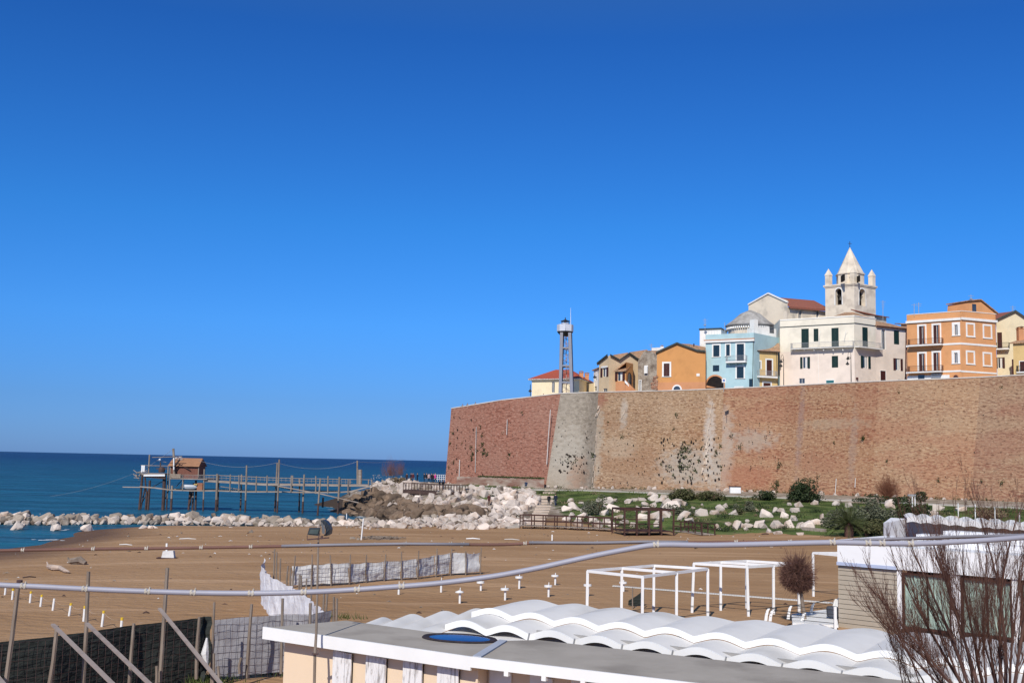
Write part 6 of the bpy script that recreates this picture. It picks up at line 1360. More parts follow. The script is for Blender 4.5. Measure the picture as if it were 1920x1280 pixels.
# small white boat slung under the hut
c = Q(357, 911, 181.8); bo = thing('rowing_boat', 'small white rowing boat slung beneath the fishing hut', 'boat', c); mb = MB(); secs = []
L_ = 2.3
for j in range(11):
    t = j / 10 * 2 - 1; w_ = .62 * (1 - abs(t) ** 2.4) + .03; zk = -.45 + .3 * abs(t) ** 3; secs.append([Vector((c.x + t * L_ / 1.8, c.y + yy * w_, c.z + zz)) for yy, zz in ((-1, .25), (-.85, -.1), (-.4, zk), (.4, zk), (.85, -.1), (1, .25))])
for j in range(10):
    for k in range(5): mb.add([secs[j][k], secs[j + 1][k], secs[j + 1][k + 1], secs[j][k + 1]], [(0, 1, 2, 3)])
mb.build('hull', M['whitepaint'], bo); MB().box((c.x - .2, c.y - .55, c.z + .1), (c.x + .1, c.y + .55, c.z + .15)).build('thwart', M['plank'], bo); MB().box((c.x + .7, c.y - .5, c.z + .2), (c.x + 1.25, c.y + .4, c.z + .42)).build('cover', mat('yellow_cover', (0.55, 0.38, 0.08), (0.45, 0.3, 0.1)), bo)
def sag(a, b, s, n=14): return [a.lerp(b, k / n) + Vector((0, 0, -s * 4 * (k / n) * (1 - k / n))) for k in range(n + 1)]
def wire(name, segs, r, m, label, cat='cable', group=None):
    mb = MB()
    for a, b_, s in segs: mb.tube(sag(a, b_, s), r, 4)
    return tag(mb.build(name, M[m], base=segs[0][0]), label, cat, group)
wire('cable', [(Q(372, 863, 183), Q(520, 867, 183), .9), (Q(520, 867, 183), Q(670, 865, 187), 1.1), (Q(670, 865, 187), Q(755, 862, 208), .3)], .02, 'greyiron', 'pale electric cable sagging between the masts of the pole walkway')
wire('cable', [(Q(95, 930, 182), Q(256, 885, 182), .5)], .014, 'greyiron', 'mooring line running from the platform nose down to the sea at left')
wire('cable', [(Q(325, 841, 182), Q(256, 889, 182), .1)], .02, 'greyiron', 'thin stay from the tall mast to the platform nose')

# ================================================================== people
def person_mesh(pose):
    J = {}
    if pose == 'stand': lf, rf = (-.11, .02, 0), (.12, -.06, 0); lk, rk = (-.10, -.02, .48), (.11, -.05, .48); hip = .93; tors = 0; la = [(-.26, .02, 1.12), (-.24, -.06, .86)]; ra = [(.26, .02, 1.12), (.25, -.08, .86)]
    if pose == 'walk': lf, rf = (-.10, -.30, .02), (.10, .32, .06); lk, rk = (-.10, -.14, .49), (.10, .02, .50); hip = .91; tors = -.03; la = [(-.26, .10, 1.13), (-.25, .02, .88)]; ra = [(.26, -.05, 1.13), (.24, -.22, .92)]
    if pose == 'phone': lf, rf = (-.12, 0, 0), (.12, -.04, 0); lk, rk = (-.11, -.02, .48), (.12, -.04, .48); hip = .93; tors = -.02; la = [(-.24, -.06, 1.12), (-.10, -.30, 1.20)]; ra = [(.24, -.06, 1.12), (.08, -.30, 1.20)]
    if pose == 'sit': lf, rf = (-.14, -.62, -.32), (.14, -.60, -.32); lk, rk = (-.14, -.50, .12), (.14, -.48, .12); hip = .10; tors = -.08; la = [(-.27, -.16, .36), (-.14, -.42, .22)]; ra = [(.27, -.16, .36), (.14, -.42, .22)]
    V = []; E = []; Rr = []
    def v(p, r): V.append(p); Rr.append(r); return len(V) - 1
    def e(a, b): E.append((a, b))
    pel = v((0, 0, hip), (.155, .115)); w_ = v((0, tors * .5, hip + .20), (.14, .10)); ch = v((0, tors, hip + .42), (.185, .12)); nk = v((0, tors, hip + .60), (.06, .06)); 
    hb = v((0, tors - .01, hip + .66), (.075, .085)); hd = v((0, tors - .02, hip + .74), (.085, .105)); ht = v((0, tors - .01, hip + .83), (.065, .075)); e(pel, w_); e(w_, ch); e(ch, nk); e(nk, hb); e(hb, hd); e(hd, ht)
    ns = v((0, tors - .118, hip + .74), (.014, .018)); e(hd, ns)
    for s, k, f in ((-1, lk, lf), (1, rk, rf)):
        a = v((s * .095, 0, hip - .06), (.095, .10)); b = v(k, (.062, .065)); c = v((f[0], f[1], f[2] + .09), (.045, .048)); d = v((f[0] + s * .01, f[1] - .15, f[2] + .03), (.042, .03)); e(pel, a); e(a, b); e(b, c); e(c, d)
    for s, A in ((-1, la), (1, ra)):
        a = v((s * .20, tors, hip + .50), (.075, .075)); b = v(A[0], (.050, .050)); c = v(A[1], (.032, .032)); e(ch, a); e(a, b); e(b, c)
        d = Vector(A[1]) - Vector(A[0]); d.normalize(); pm_ = v(tuple(Vector(A[1]) + d * .07), (.034, .018)); e(c, pm_); q = Vector(A[1]) + d * .07
        sd_ = d.cross(Vector((0, 1, .01))).normalized()
        for i, ln in enumerate((.055, .065, .06, .045)):
            u = sd_ * (i - 1.5) * .019; f1_ = v(tuple(q + u + d * .03), (.009, .009)); f2_ = v(tuple(q + u + d * (.03 + ln * .6) + Vector((0, -.006, 0))), (.008, .008)); f3_ = v(tuple(q + u + d * (.03 + ln) + Vector((0, -.018, 0))), (.006, .006)); e(pm_, f1_); e(f1_, f2_); e(f2_, f3_)
        tq = Vector(A[1]) + d * .03 + sd_ * -.03; t1 = v(tuple(tq), (.011, .011)); t2 = v(tuple(tq + d * .035 - sd_ * .015), (.009, .009)); e(c, t1); e(t1, t2)
    me = bpy.data.meshes.new('body'); me.from_pydata(V, E, []); o = bpy.data.objects.new('body', me); col.objects.link(o)
    md = o.modifiers.new('s', 'SKIN'); md.use_smooth_shade = True
    for i, r in enumerate(Rr): me.skin_vertices[0].data[i].radius = r
    me.skin_vertices[0].data[0].use_root = True
    sb = o.modifiers.new('d', 'SUBSURF'); sb.levels = 1; sb.render_levels = 1
    dg = bpy.context.evaluated_depsgraph_get(); me2 = bpy.data.meshes.new_from_object(o.evaluated_get(dg)); bpy.data.objects.remove(o)
    # 0 skin, 1 top, 2 trousers, 3 shoes
    hz = hip
    for p in me2.polygons:
        c = p.center; footz = lf[2]
        if pose == 'sit': k = 3 if c.z < -.22 else (2 if (c.z < .12 or c.y < -.3 and c.z < .22) else (0 if c.z > hz + .58 else 1))
        else: k = 3 if c.z < .10 else (2 if c.z < hz + .02 and abs(c.x) < .20 else (0 if c.z > hz + .585 or (abs(c.x) > .05 and c.z < .88 and abs(c.x) > .2) else 1))
        p.material_index = k; p.use_smooth = True
    return me2, hip, tors
PM = {k: person_mesh(k) for k in ('stand', 'walk', 'phone', 'sit')}
M['skin'] = mat('skin', (0.50, 0.30, 0.21), (0.45, 0.26, 0.18), rough=.6); M['hair'] = mat('hair', (0.03, 0.02, 0.015), (0.05, 0.03, 0.02), scale=30, rough=.6); M['fair'] = mat('fair_hair', (0.35, 0.25, 0.14), (0.25, 0.17, 0.1), scale=30)
cl = {}
def cloth(c):
    if c not in cl: cl[c] = mat('cloth', c, tuple(v * .75 for v in c), scale=6, rough=.95, bump=.2)
    return cl[c]
def person(px, pfoot, top, trs, label, pose='stand', rz=0.0, z=None, Y=None, hgt=1.72, hair='hair', grp=None, jacket=True):
    g = onG(px, pfoot, 4.0) if Y is None else Vector((aY(px, pfoot, Y).x, Y, z))
    if Y is None and z is not None: g.z = z
    if Y is None and z is None and px < 820: g = Vector((aY(px, pfoot, 213).x, 213, H(aY(px, pfoot, 213).x, 213) + .02))
    if z == 4.0: g = aY(px, pfoot, 185.2)
    me, hip, tors = PM[pose]; me = me.copy()
    for m_ in (M['skin'], cloth(top), cloth(trs), cloth((.02, .018, .016))): me.materials.append(m_)
    o = bpy.data.objects.new('person', me); col.objects.link(o); s = hgt / 1.76; o.location = g + Vector((0, 0, .35 if pose == 'sit' else 0)); o.rotation_euler = (0, 0, rz); o.scale = (s, s, s); BASE[o.name] = Vector((0, 0, 0)); tag(o, label, 'person', grp)
    hm = MB(); n = 12; hc = Vector((0, tors + .012, hip + .755))
    for i in range(6):
        for j in range(n):
            th = i / 5 * 1.75; ph = 2 * math.pi * j / n; fr = 1.0 if math.sin(ph) > -.3 or th < .9 else .72
            hm.v.append(hc + Vector((.098 * math.sin(th) * math.cos(ph), .118 * math.sin(th) * math.sin(ph) * fr, .115 * math.cos(th))))
    for i in range(5):
        for j in range(n): hm.f.append([i * n + j, i * n + (j + 1) % n, (i + 1) * n + (j + 1) % n, (i + 1) * n + j]); hm.m.append(0)
    hm.build('hair', M[hair], o, smooth=True)
    fc = MB()
    for sx in (-1, 1): fc.lathe((sx * .034, tors - .112, hip + .757), [(.002, -.008), (.011, 0), (.002, .008)], 6)
    fc.box((-.025, tors - .118, hip + .690), (.025, tors - .105, hip + .697)); fc.build('eyes_and_mouth', M['hair'], o)
    if jacket:
        jm = MB(); pr = [(.185, hip - .10), (.180, hip + .1), (.165, hip + .2), (.205, hip + .42), (.19, hip + .53), (.07, hip + .59)]; n = 14; k0 = 0
        for (r, z_) in pr:
            for j in range(n):
                t = 2 * math.pi * j / n; jm.v.append(Vector((r * math.cos(t), tors * min(1, max(0, (z_ - hip) / .42)) + r * .68 * math.sin(t), z_)))
        for i in range(len(pr) - 1):
            for j in range(n): jm.f.append([i * n + j, i * n + (j + 1) % n, (i + 1) * n + (j + 1) % n, (i + 1) * n + j]); jm.m.append(0)
        jm.build('jacket', cloth(top), o, smooth=True)
    return o
K = (.012, .012, .016); NV = (.015, .022, .045); JE = (.05, .08, .14)
person(762.5, 901, (.04, .022, .02), K, 'person in dark clothes standing alone at the left of the promontory group', rz=2.9)
person(770.5, 901.5, NV, K, 'person in navy jacket standing close behind one in maroon', rz=.5)
person(774, 903.5, (.10, .02, .025), JE, 'person in maroon jacket and jeans in the promontory group', rz=.2)
person(782, 903, NV, K, 'person in black standing between the left pair and the right group', 'phone', rz=1.2)
person(795, 903.5, K, K, 'person in black, leftmost of the right hand promontory group', rz=2.0)
person(799.5, 903, K, (.10, .14, .20), 'person in black jacket and pale jeans in the right hand group', rz=.3)
person(804, 902, (.50, .35, .34), K, 'person in pale pink top half hidden in the right hand group', rz=3.4)
person(808.5, 903.5, NV, NV, 'person in navy blue beside the one in pale pink', rz=.9)
person(812, 901.5, (.03, .02, .02), K, 'person in dark brown next to the bright pink jacket', rz=2.6)
person(816, 901, (.75, .08, .35), K, 'person in a bright pink jacket at the right of the promontory group', rz=1.0, hair='fair')
person(824, 918, K, K, 'person in black on the boardwalk, left of two', rz=2.2, z=4.0)
person(830.5, 919, K, JE, 'person in black jacket and jeans on the boardwalk, right of two', rz=.6, z=4.0)
person(917, 936, (.09, .02, .02), (.05, .02, .02), 'person in dark red standing alone among the pale boulders', rz=.3)
person(999, 943, (.11, .025, .03), (.04, .03, .04), 'person in maroon sitting on the rocks below two walkers', 'sit', rz=-.5)
person(1029, 948.5, K, K, 'person in black walking up the stone steps on the left', 'walk', rz=3.0)
person(1041.5, 948, NV, (.02, .04, .10), 'person in dark blue walking up the stone steps on the right', 'walk', rz=3.3, hgt=1.8)
person(986.5, 914, (.03, .05, .10), (.05, .07, .12), 'person in blue sitting at the foot of the wall', 'sit', rz=-.2)
tz = town_z(877)
for (x, Y, c, l) in ((867.5, 217.5, K, 'head of a person in black behind the parapet, left of three'), (876.5, 216.5, NV, 'taller person in navy leaning at the parapet, middle of three'), (891.5, 216, K, 'person in black behind the parapet, right of three'), (1018.5, 207, K, 'person in black just showing behind the parapet near the cream house')):
    person(x, 760, c, K, l, rz=.2, z=town_z(x) + (.05 if x < 1000 else -.1), Y=Y)

# ================================================================== boardwalk on the promontory, stone steps, dark timber ramp and frame
def rail_thing(name, label, cat, pts, post_h, m, n, deck_w=0, rails=(1.0, .5), gw=.1, legs=0, Gd=None, deckm='plank'):
    P = [Gd(*p) if Gd else onG(*p) for p in pts]; b = thing(name, label, cat, P[0])
    tot = sum((P[i + 1] - P[i]).length for i in range(len(P) - 1)); k = 0
    def at(s):
        for i in range(len(P) - 1):
            l = (P[i + 1] - P[i]).length
            if s <= l or i == len(P) - 2: return P[i].lerp(P[i + 1], min(s / l, 1)), (P[i + 1] - P[i]).normalized()
            s -= l
    rows = (0, deck_w) if deck_w else (0,)
    for r in rows:
        for k in range(n + 1):
            p, d = at(tot * k / n); nn = Vector((-d.y, d.x, 0)).normalized() * r; q = p + nn; MB().bar(q - Vector((0, 0, legs)), q + Vector((0, 0, post_h)), gw).build('post', M[m], b)
        for rh in rails:
            mb = MB()
            for i in range(len(P) - 1):
                d = (P[i + 1] - P[i]).normalized(); nn = Vector((-d.y, d.x, 0)).normalized() * r; mb.bar(P[i] + nn + Vector((0, 0, post_h * rh - .05)), P[i + 1] + nn + Vector((0, 0, post_h * rh - .05)), gw * 1.05, gw * .8)
            mb.build('rail', M[m], b)
    if deck_w:
        mb = MB()
        for i in range(len(P) - 1):
            d = (P[i + 1] - P[i]); dn = d.normalized(); nn = Vector((-dn.y, dn.x, 0)).normalized(); nb = int(d.length / .22)
            for k in range(nb): q = P[i].lerp(P[i + 1], k / nb); mb.ob(q - nn * .1, dn * .19, nn * (deck_w + .2), Vector((0, 0, -.08)))
        mb.build('deck', M[deckm], b)
    return b
G4 = lambda x, y: aY(x, y, 186 - (x - 755) * .05)
bw = rail_thing('boardwalk', 'timber boardwalk on stilts with a slatted railing on the promontory', 'boardwalk', [(756, 917), (790, 919.5), (825, 921.5), (862, 922.5)], 1.15, 'darkpole', 20, 2.6, (1.0,), .12, 1.2, G4, 'darkpole')  # dark pole colour paints the boardwalk's shade into posts, rails and deck
mb = MB()
for k in range(5):
    p = G4(768 + k * 20, 921.5); mb.bar(p - Vector((0, 0, 2.4)), p, .22)
mb.build('stilts', M['pole'], bw)
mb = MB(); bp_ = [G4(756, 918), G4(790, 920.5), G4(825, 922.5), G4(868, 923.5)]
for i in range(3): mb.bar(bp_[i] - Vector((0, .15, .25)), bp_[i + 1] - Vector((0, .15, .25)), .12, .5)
mb.build('deck_shadow_board', M['darkpole'], bw)  # dark board added in place of the black shadow under the deck
mb = MB()
st = thing('stone_steps', 'worn pale stone steps climbing through the boulders to the wall path', 'steps', onG(1020, 950, 2.5)); sm_ = mat('step_stone', (0.46, 0.36, 0.28), (0.55, 0.45, 0.36), scale=.8, bump=.3)
for k in range(14):
    y = 985 - k * 5; a = onG(1004 + k * 2.2, y, 2.5); w_ = 2.2; MB().box((a.x - w_ / 2, a.y, a.z - .3), (a.x + w_ / 2, a.y + 1.5, a.z + .22)).build('step', sm_, st)
mb = MB()
for k in range(9):
    a = onG(948, 990 - k * 3.2, 1.5); c = onG(975, 989 - k * 3.2, 1.5); mb.ob(a - Vector((0, 0, .3)), c - a, Vector((0, 1.2, 0)), Vector((0, 0, .5)))
tag(mb.build('stone_steps', M['path'], base=onG(960, 985, 1.5)), 'broad low stone steps at the left end of the dark timber ramp', 'steps')
GR = lambda x, y: aZ(x, y, 1.75)
rail_thing('timber_ramp', 'long dark brown timber ramp with a handrail across the beach edge', 'ramp', [(975, 984), (1060, 987), (1146, 991)], 1.25, 'darkwood', 8, 1.6, (1.0, .45), .13, .55, lambda x, y: aZ(x, y, 1.65), 'plank')
rail_thing('timber_ramp', 'short dark timber ramp with a sloping handrail right of the timber frame', 'ramp', [(1262, 994), (1288, 997), (1316, 1001)], 1.15, 'darkwood', 4, 1.6, (1.0, .5), .13, .4, lambda x, y: aZ(x, y, 1.55), 'plank')
fr = thing('beach_pavilion', 'dark brown timber frame of posts and beams, without a roof, on the beach', 'frame', aZ(1205, 1003, 1.3))
A = aZ(1148, 999, 1.3); B = aZ(1171, 1003.5, 1.3); D = aZ(1263, 1004, 1.3); AD = Vector((D.x - B.x, D.y - B.y, 0)); C = A + AD
def tp_(p, z): return Vector((p.x, p.y, z))
zt_ = aY(1205, 953, A.y).z
cols_ = []
for s in range(5):
    for (P0) in (A, B): q = P0 + AD * (s / 4); cols_.append(q); 
for q in cols_: MB().bar(tp_(q, 1.1), tp_(q, zt_), .17).build('post', M['darkwood'], fr)
for (p, q) in ((A, A + AD), (B, B + AD), (A, B), (A + AD, B + AD), (A + AD / 2, B + AD / 2)): MB().bar(tp_(p, zt_), tp_(q, zt_), .16, .2).build('beam', M['darkwood'], fr)
for z_ in (1.75, 2.35, 2.85):
    for (p, q) in ((A, A + AD), (A, B)) if z_ > 2 else ((B, B + AD), (A, A + AD)): MB().bar(tp_(p, z_), tp_(q, z_), .1, .1).build('rail', M['darkwood'], fr)
mb = MB(); d = (B - A)
for k in range(40): q = A + AD * (k / 40); mb.ob(tp_(q, 1.72), AD / 44, Vector((d.x, d.y, 0)), Vector((0, 0, .06)))
mb.build('deck', M['darkwood'], fr)
b_ = thing('railing', 'small pale railing at the sea edge right of the bright pink jacket', 'railing', aY(812, 902, 216))
for k in range(7): q = aY(813 + 3.6 * k, 902, 216); MB().bar(q, Vector((q.x, q.y, aY(813, 889.5, 216).z)), .07).build('post', M['whitepaint'], b_)
for y in (889.5, 893.5, 897.5): MB().bar(aY(813, y, 216), aY(834.6, y + .5, 216), .06).build('rail', M['whitepaint'], b_)
# low stone bench-box and log by the path
p = onG(1378, 924, 4.5); mb = MB(); mb.box((p.x - .9, p.y - .5, p.z), (p.x + .9, p.y + .5, p.z + 1.05)); x = mb.build('utility_box', M['whitepaint'], base=p); tag(x, 'white service box with a dark lid beside the path at the wall foot', 'box')
MB().box((p.x - 1.0, p.y - .6, p.z + 1.06), (p.x + 1.0, p.y + .6, p.z + 1.2)).build('lid', M['darkwood'], x)
p = onG(1505, 993, 1.7); q = onG(1547, 997, 1.7); tag(MB().bar(p + Vector((0, 0, .15)), q + Vector((0, 0, .15)), .5, .4).build('timber_edging', M['plank'], base=p), 'thick timber edging along the bottom of the turf left of the palm', 'edging')
# posts behind the awning
mb = None
lp = onG(1713, 972, 3.5); h = thing('lamp_post', 'white double lamp post rising from the dark shrub above the awning', 'lamp post', lp)
for dx in (-.12, .22): MB().tube([lp + Vector((dx, 0, 0)), tp_(lp + Vector((dx, 0, 0)), aY(1713, 929, lp.y).z)], .08, 6).build('post', M['whitepaint'], h)
tz_ = aY(1713, 928, lp.y).z; MB().box((lp.x - .7, lp.y - .12, tz_ - .12), (lp.x + .3, lp.y + .12, tz_ + .12)).build('lamp_head', M['greyiron'], h)
for (x, y0, y1) in ((1797, 943, 972), (1829, 945, 975), (1866, 950, 980), (1912, 960, 985)):
    p = onG(x, y1, 3.2); tag(MB().tube([p, tp_(p, aY(x, y0, p.y).z)], .07, 5).build('white_post', M['whitepaint'], base=p), 'slim white post behind the scalloped awning, ' + {1797: 'leftmost of four', 1829: 'second of four from the left', 1866: 'third of four from the left', 1912: 'rightmost of four'}[x], 'post', None)
p = onG(654, 975, 0); q = aZ(650, 975, 0); tag(MB().tube([q - Vector((0, 0, 1)), aY(650, 962, q.y)], .07, 5).build('marker_pole', M['whitepaint'], base=q), 'short white marker pole standing in the water behind the boulder row', 'post')
# ================================================================== fences and posts on the beach
M['netgreen'] = mat('shade_net', (0.020, 0.024, 0.022), (0.035, 0.040, 0.036), scale=2.5, stretch=(1, 1, 3), rough=.95, bump=.8, bscale=3, bdist=.1)
M['netgrey'] = mat('grey_net', (0.26, 0.25, 0.27), (0.34, 0.33, 0.34), scale=2, rough=.95, bump=.6, bscale=5)
M['whitecloth'] = mat('white_cloth', (0.66, 0.65, 0.68), (0.76, 0.75, 0.76), scale=1.5, rough=.9, bump=.6, bscale=3, bdist=.1)
M['oldcloth'] = mat('weathered_cloth', (0.56, 0.55, 0.54), (0.66, 0.65, 0.63), scale=1.2, rough=.9, bump=.8, bscale=2.5, bdist=.1)
M['stake'] = mat('old_stake', (0.17, 0.13, 0.10), (0.26, 0.21, 0.17), scale=3, stretch=(2, 2, .4), rough=.95, bump=.3)
M['wire'] = mat('rusty_wire', (0.060, 0.035, 0.035), (0.09, 0.05, 0.045), scale=6, rough=.7)
M['brace'] = mat('brace_board', (0.27, 0.22, 0.195), (0.36, 0.30, 0.27), scale=2, stretch=(1, 1, 1), rough=.85, c3=(.25, .2, .18), s3=2)
M['yellow'] = mat('yellow_paint', (0.70, 0.48, 0.03), (0.62, 0.40, 0.03), scale=4)
rb = random.Random(77)
def XY(px, py, z): p = aZ(px, py, z); return Vector((p.x, p.y, 0))
def drape(name, pts, zlo, zhi, m, parent, wob=.12, top_wave=.06, sag=0.0, nz=9, step=.22, seed=0, off=0.0):
    """cloth hung on a fence; pts ground plan; zlo,zhi lists per point (absolute heights)"""
    mb = MB(); cols_ = []; L_ = 0
    for i in range(len(pts) - 1):
        a, b = pts[i], pts[i + 1]; d = b - a; n = max(2, int(d.length / step)); nn = Vector((-d.y, d.x, 0)).normalized()
        for k in range(n + (i == len(pts) - 2)):
            t = k / n; cols_.append((a.lerp(b, t), nn, zlo[i] * (1 - t) + zlo[i + 1] * t, zhi[i] * (1 - t) + zhi[i + 1] * t - sag * 4 * t * (1 - t), L_ + t * d.length))
        L_ += d.length
    for (p, nn, a, b, l) in cols_:
        for j in range(nz + 1):
            v = j / nz; w_ = wob * mnoise.noise(Vector((l * 1.1 + v * 1.5, v * 2.2, seed))) + wob * .5 * mnoise.noise(Vector((l * 3.5 - v * 3, v * 4, seed + 4)))
            z = a + (b - a) * v + (top_wave * mnoise.noise(Vector((l * 1.3, 9, seed))) if j == nz else 0) + (.04 * mnoise.noise(Vector((l * 2, 3, seed))) if j == 0 else 0)
            mb.v.append(p + nn * (w_ + off) + Vector((0, 0, z)))
    n1 = nz + 1
    for i in range(len(cols_) - 1):
        for j in range(nz): mb.f.append([i * n1 + j, (i + 1) * n1 + j, (i + 1) * n1 + j + 1, i * n1 + j + 1]); mb.m.append(0)
    return mb.build(name, M[m], parent, smooth=True)
def grid(parent, pts, zlo, zhi, sx=.17, sz=.2, r=.006, off=-.12, name='wire_mesh'):
    mb = MB()
    for i in range(len(pts) - 1):
        a, b = pts[i], pts[i + 1]; d = b - a; nn = Vector((-d.y, d.x, 0)).normalized() * off; n = max(1, round(d.length / sx))
        for k in range(n + 1):
            t = k / n; p = a.lerp(b, t) + nn; q = rb.gauss(0, .012); mb.bar(p + Vector((0, 0, zlo[i] * (1 - t) + zlo[i + 1] * t)), p + Vector((q, 0, zhi[i] * (1 - t) + zhi[i + 1] * t)), r * 2)
        m_ = max(1, round((zhi[i] - zlo[i]) / sz))
        for k in range(m_ + 1):
            s = k / m_; mb.bar(a + nn + Vector((0, 0, zlo[i] + (zhi[i] - zlo[i]) * s)), b + nn + Vector((0, 0, zlo[i + 1] + (zhi[i + 1] - zlo[i + 1]) * s)), r * 2)
    o = mb.build(name, M['wire'], parent); return o
def stake(parent, base, top, r=.05, m='stake', name='post', n=6, kink=.02):
    md = (base + top) / 2 + Vector((rb.gauss(0, kink), 0, 0)); return MB().tube([base, md, top], [r, r * .95, r * .85], n).build(name, M[m], parent)
# --- near dark net fence (left)
A0 = XY(-60, 1210, 3.9); A1 = XY(0, 1203, 3.9); A2 = XY(100, 1193, 3.9); A3 = XY(245, 1172, 3.9); A4 = XY(372, 1158, 3.9); A5 = XY(386, 1160, 3.85); A6 = XY(400, 1161, 3.85)
B1 = XY(470, 1155, 3.9); B2 = XY(525, 1151, 3.9); B3 = XY(582, 1150, 3.9); B4 = XY(625, 1144, 3.9)
near = thing('net_fence', 'dark shade net fence propped by raking boards at the lower left', 'fence', (A3.x, A3.y, 2.0))
P_ = [A0, A1, A2, A3, A4, A5]; n_ = len(P_); zl = [1.9] * n_; zh = [3.9] * n_
drape('shade_net', P_, zl, zh, 'netgreen', near, .10, .05, seed=2); grid(near, P_, zl, [3.86] * n_, .24, .26, .0035)
drape('net_roll', [A4, A5, A6], [2.0] * 3, [3.95] * 3, 'netgreen', near, .35, .05, seed=9, off=-.1, step=.08)
def post_px(parent, x0, y0, x1, y1, Y, r=.055, m='stake', name='post'): return stake(parent, aY(x1, y1, Y), aY(x0, y0, Y), r, m, name)
for (x0, y0, x1, y1, Y, r, m) in [(35.5, 1089, 8, 1300, 29.0, .065, 'stake'), (107, 1172, 88, 1310, 30.2, .062, 'stake'), (166, 1071, 154, 1310, 31.4, .062, 'stake'), (251, 1168, 241, 1300, 32.5, .055, 'stake'), (314, 1064, 300, 1278, 33.3, .065, 'stake'), (374, 1156, 368, 1272, 34.0, .055, 'stake')]:
    post_px(near, x0, y0, x1, y1, Y, r, m)
b = bpy.data.objects; MB().tube([aY(36.5, 1093, 28.9), aY(37, 1087, 28.9)], .08, 8).build('post_cap', M['wire'], near)
for (x0, y0, x1, y1, Y0, Y1) in [(99, 1170, 235, 1305, 29.8, 25), (163, 1168, 300, 1300, 31.0, 26), (299, 1140, 415, 1282, 33.0, 29.5), (-40, 1225, 22, 1300, 28.5, 26)]:
    MB().bar(aY(x0, y0, Y0), aY(x1, y1, Y1), .10, .05).build('raking_board', M['brace'], near)
stake(near, aY(255 * 1.15, 1285, 33.0), aY(293.5, 1248, 33.0), .05)
# --- grey net stretch up to the white curtain
mid = thing('net_fence', 'rusty wire fence backed with pale grey net between the dark net and the cabins', 'fence', (B2.x, B2.y, 2.0))
P_ = [A6, B1, B2, B3, B4]; zh = [3.88, 3.92, 3.92, 3.9, 3.95]
drape('grey_net', P_, [2.05] * 5, [z - .05 for z in zh], 'netgrey', mid, .10, .03, seed=5, off=.1); grid(mid, P_, [1.95] * 5, zh, .19, .22, .0038)
for (x0, y0, x1, y1, Y, r) in [(402, 1128, 396, 1282, 34.3, .04), (472, 1132, 462, 1270, 35.2, .055), (530, 1121, 527, 1262, 35.9, .05), (582, 1130, 578, 1250, 36.4, .055)]: post_px(mid, x0, y0, x1, y1, Y, r)
for (x0, y0, x1, y1, Y) in [(401, 1224, 398, 1290, 33.6), (452, 1232, 449, 1262, 34.8), (409, 1248, 408, 1285, 33)]: post_px(mid, x0, y0, x1, y1, Y, .045)
MB().tube([aY(388, 1195, 34), aY(384, 1225, 34), aY(388, 1250, 34)], [.03, .12, .03], 6).build('rag', M['oldcloth'], mid)
# --- white curtain fence running away
cf = thing('cloth_fence', 'white cloth windbreak running away towards the sea, seen nearly end on', 'windbreak', (-9.3, 49, 1.6))
P_ = [Vector(p + (0,)) for p in ((-13.2, 60.5), (-12.8, 58), (-11.2, 53), (-9.4, 49), (-7.95, 45), (-6.6, 40.6), (-6.1, 37.2))]
drape('white_cloth', P_, [1.35, 1.4, 1.42, 1.5, 1.6, 1.75, 1.9], [3.55, 3.35, 3.32, 3.35, 3.36, 3.4, 3.5], 'whitecloth', cf, .16, .10, seed=12, off=.06, step=.35)
for i, (x0, y0, x1, y1, Y) in enumerate([(515, 1029, 513, 1112, 60.5), (519, 1034, 518, 1105, 59.5), (526, 1046, 524, 1108, 57.5), (540, 1060, 538, 1110, 55), (545, 1064, 543, 1114, 54), (550, 1070, 548, 1118, 53), (562, 1076, 560, 1125, 51.5), (565, 1078, 564, 1128, 51), (575, 1084, 573, 1135, 49.6), (584, 1090, 582, 1140, 48.3),
                                       (608, 1106, 605, 1165, 45.2), (614, 1110, 611, 1170, 44.5), (626, 1118, 624, 1180, 42.0), (632, 1121, 629, 1190, 41.0)]): post_px(cf, x0, y0, x1, y1, Y, .045)
# --- back fence
bf = thing('cloth_fence', 'long low windbreak of weathered cloth behind wire mesh across the beach', 'windbreak', (-6.8, 68.6, 1.5))
px_ = [(548, 1100), (584, 1098), (621, 1096.5), (655, 1094.5), (687, 1091.5), (720, 1088.5), (753, 1086), (783, 1083.5), (817, 1079.5), (845, 1077), (873, 1076), (901, 1073.5)]
P_ = [XY(x, y, 1.42) for x, y in px_]; zt = [2.62, 2.66, 2.7, 2.7, 2.66, 2.66, 2.6, 2.65, 2.75, 2.85, 2.85, 2.8]
for i in range(len(P_) - 1):
    drape('cloth', [P_[i] + (P_[i + 1] - P_[i]) * .01, P_[i + 1] - (P_[i + 1] - P_[i]) * .01], [1.5, 1.5], [zt[i], zt[i + 1]], 'oldcloth', bf, .13, .05, sag=.10 if i in (3, 4, 10) else .03, seed=i * 3.1, off=.12)
grid(bf, P_[:10], [1.45] * 10, [z - .02 for z in zt[:10]], .40, .24, .0055, off=-.1)
for i, p in enumerate(P_): stake(bf, p + Vector((0, 0, 1.2)), p + Vector((rb.gauss(0, .05), 0, 3.05 + rb.uniform(-.12, .25))), .045)
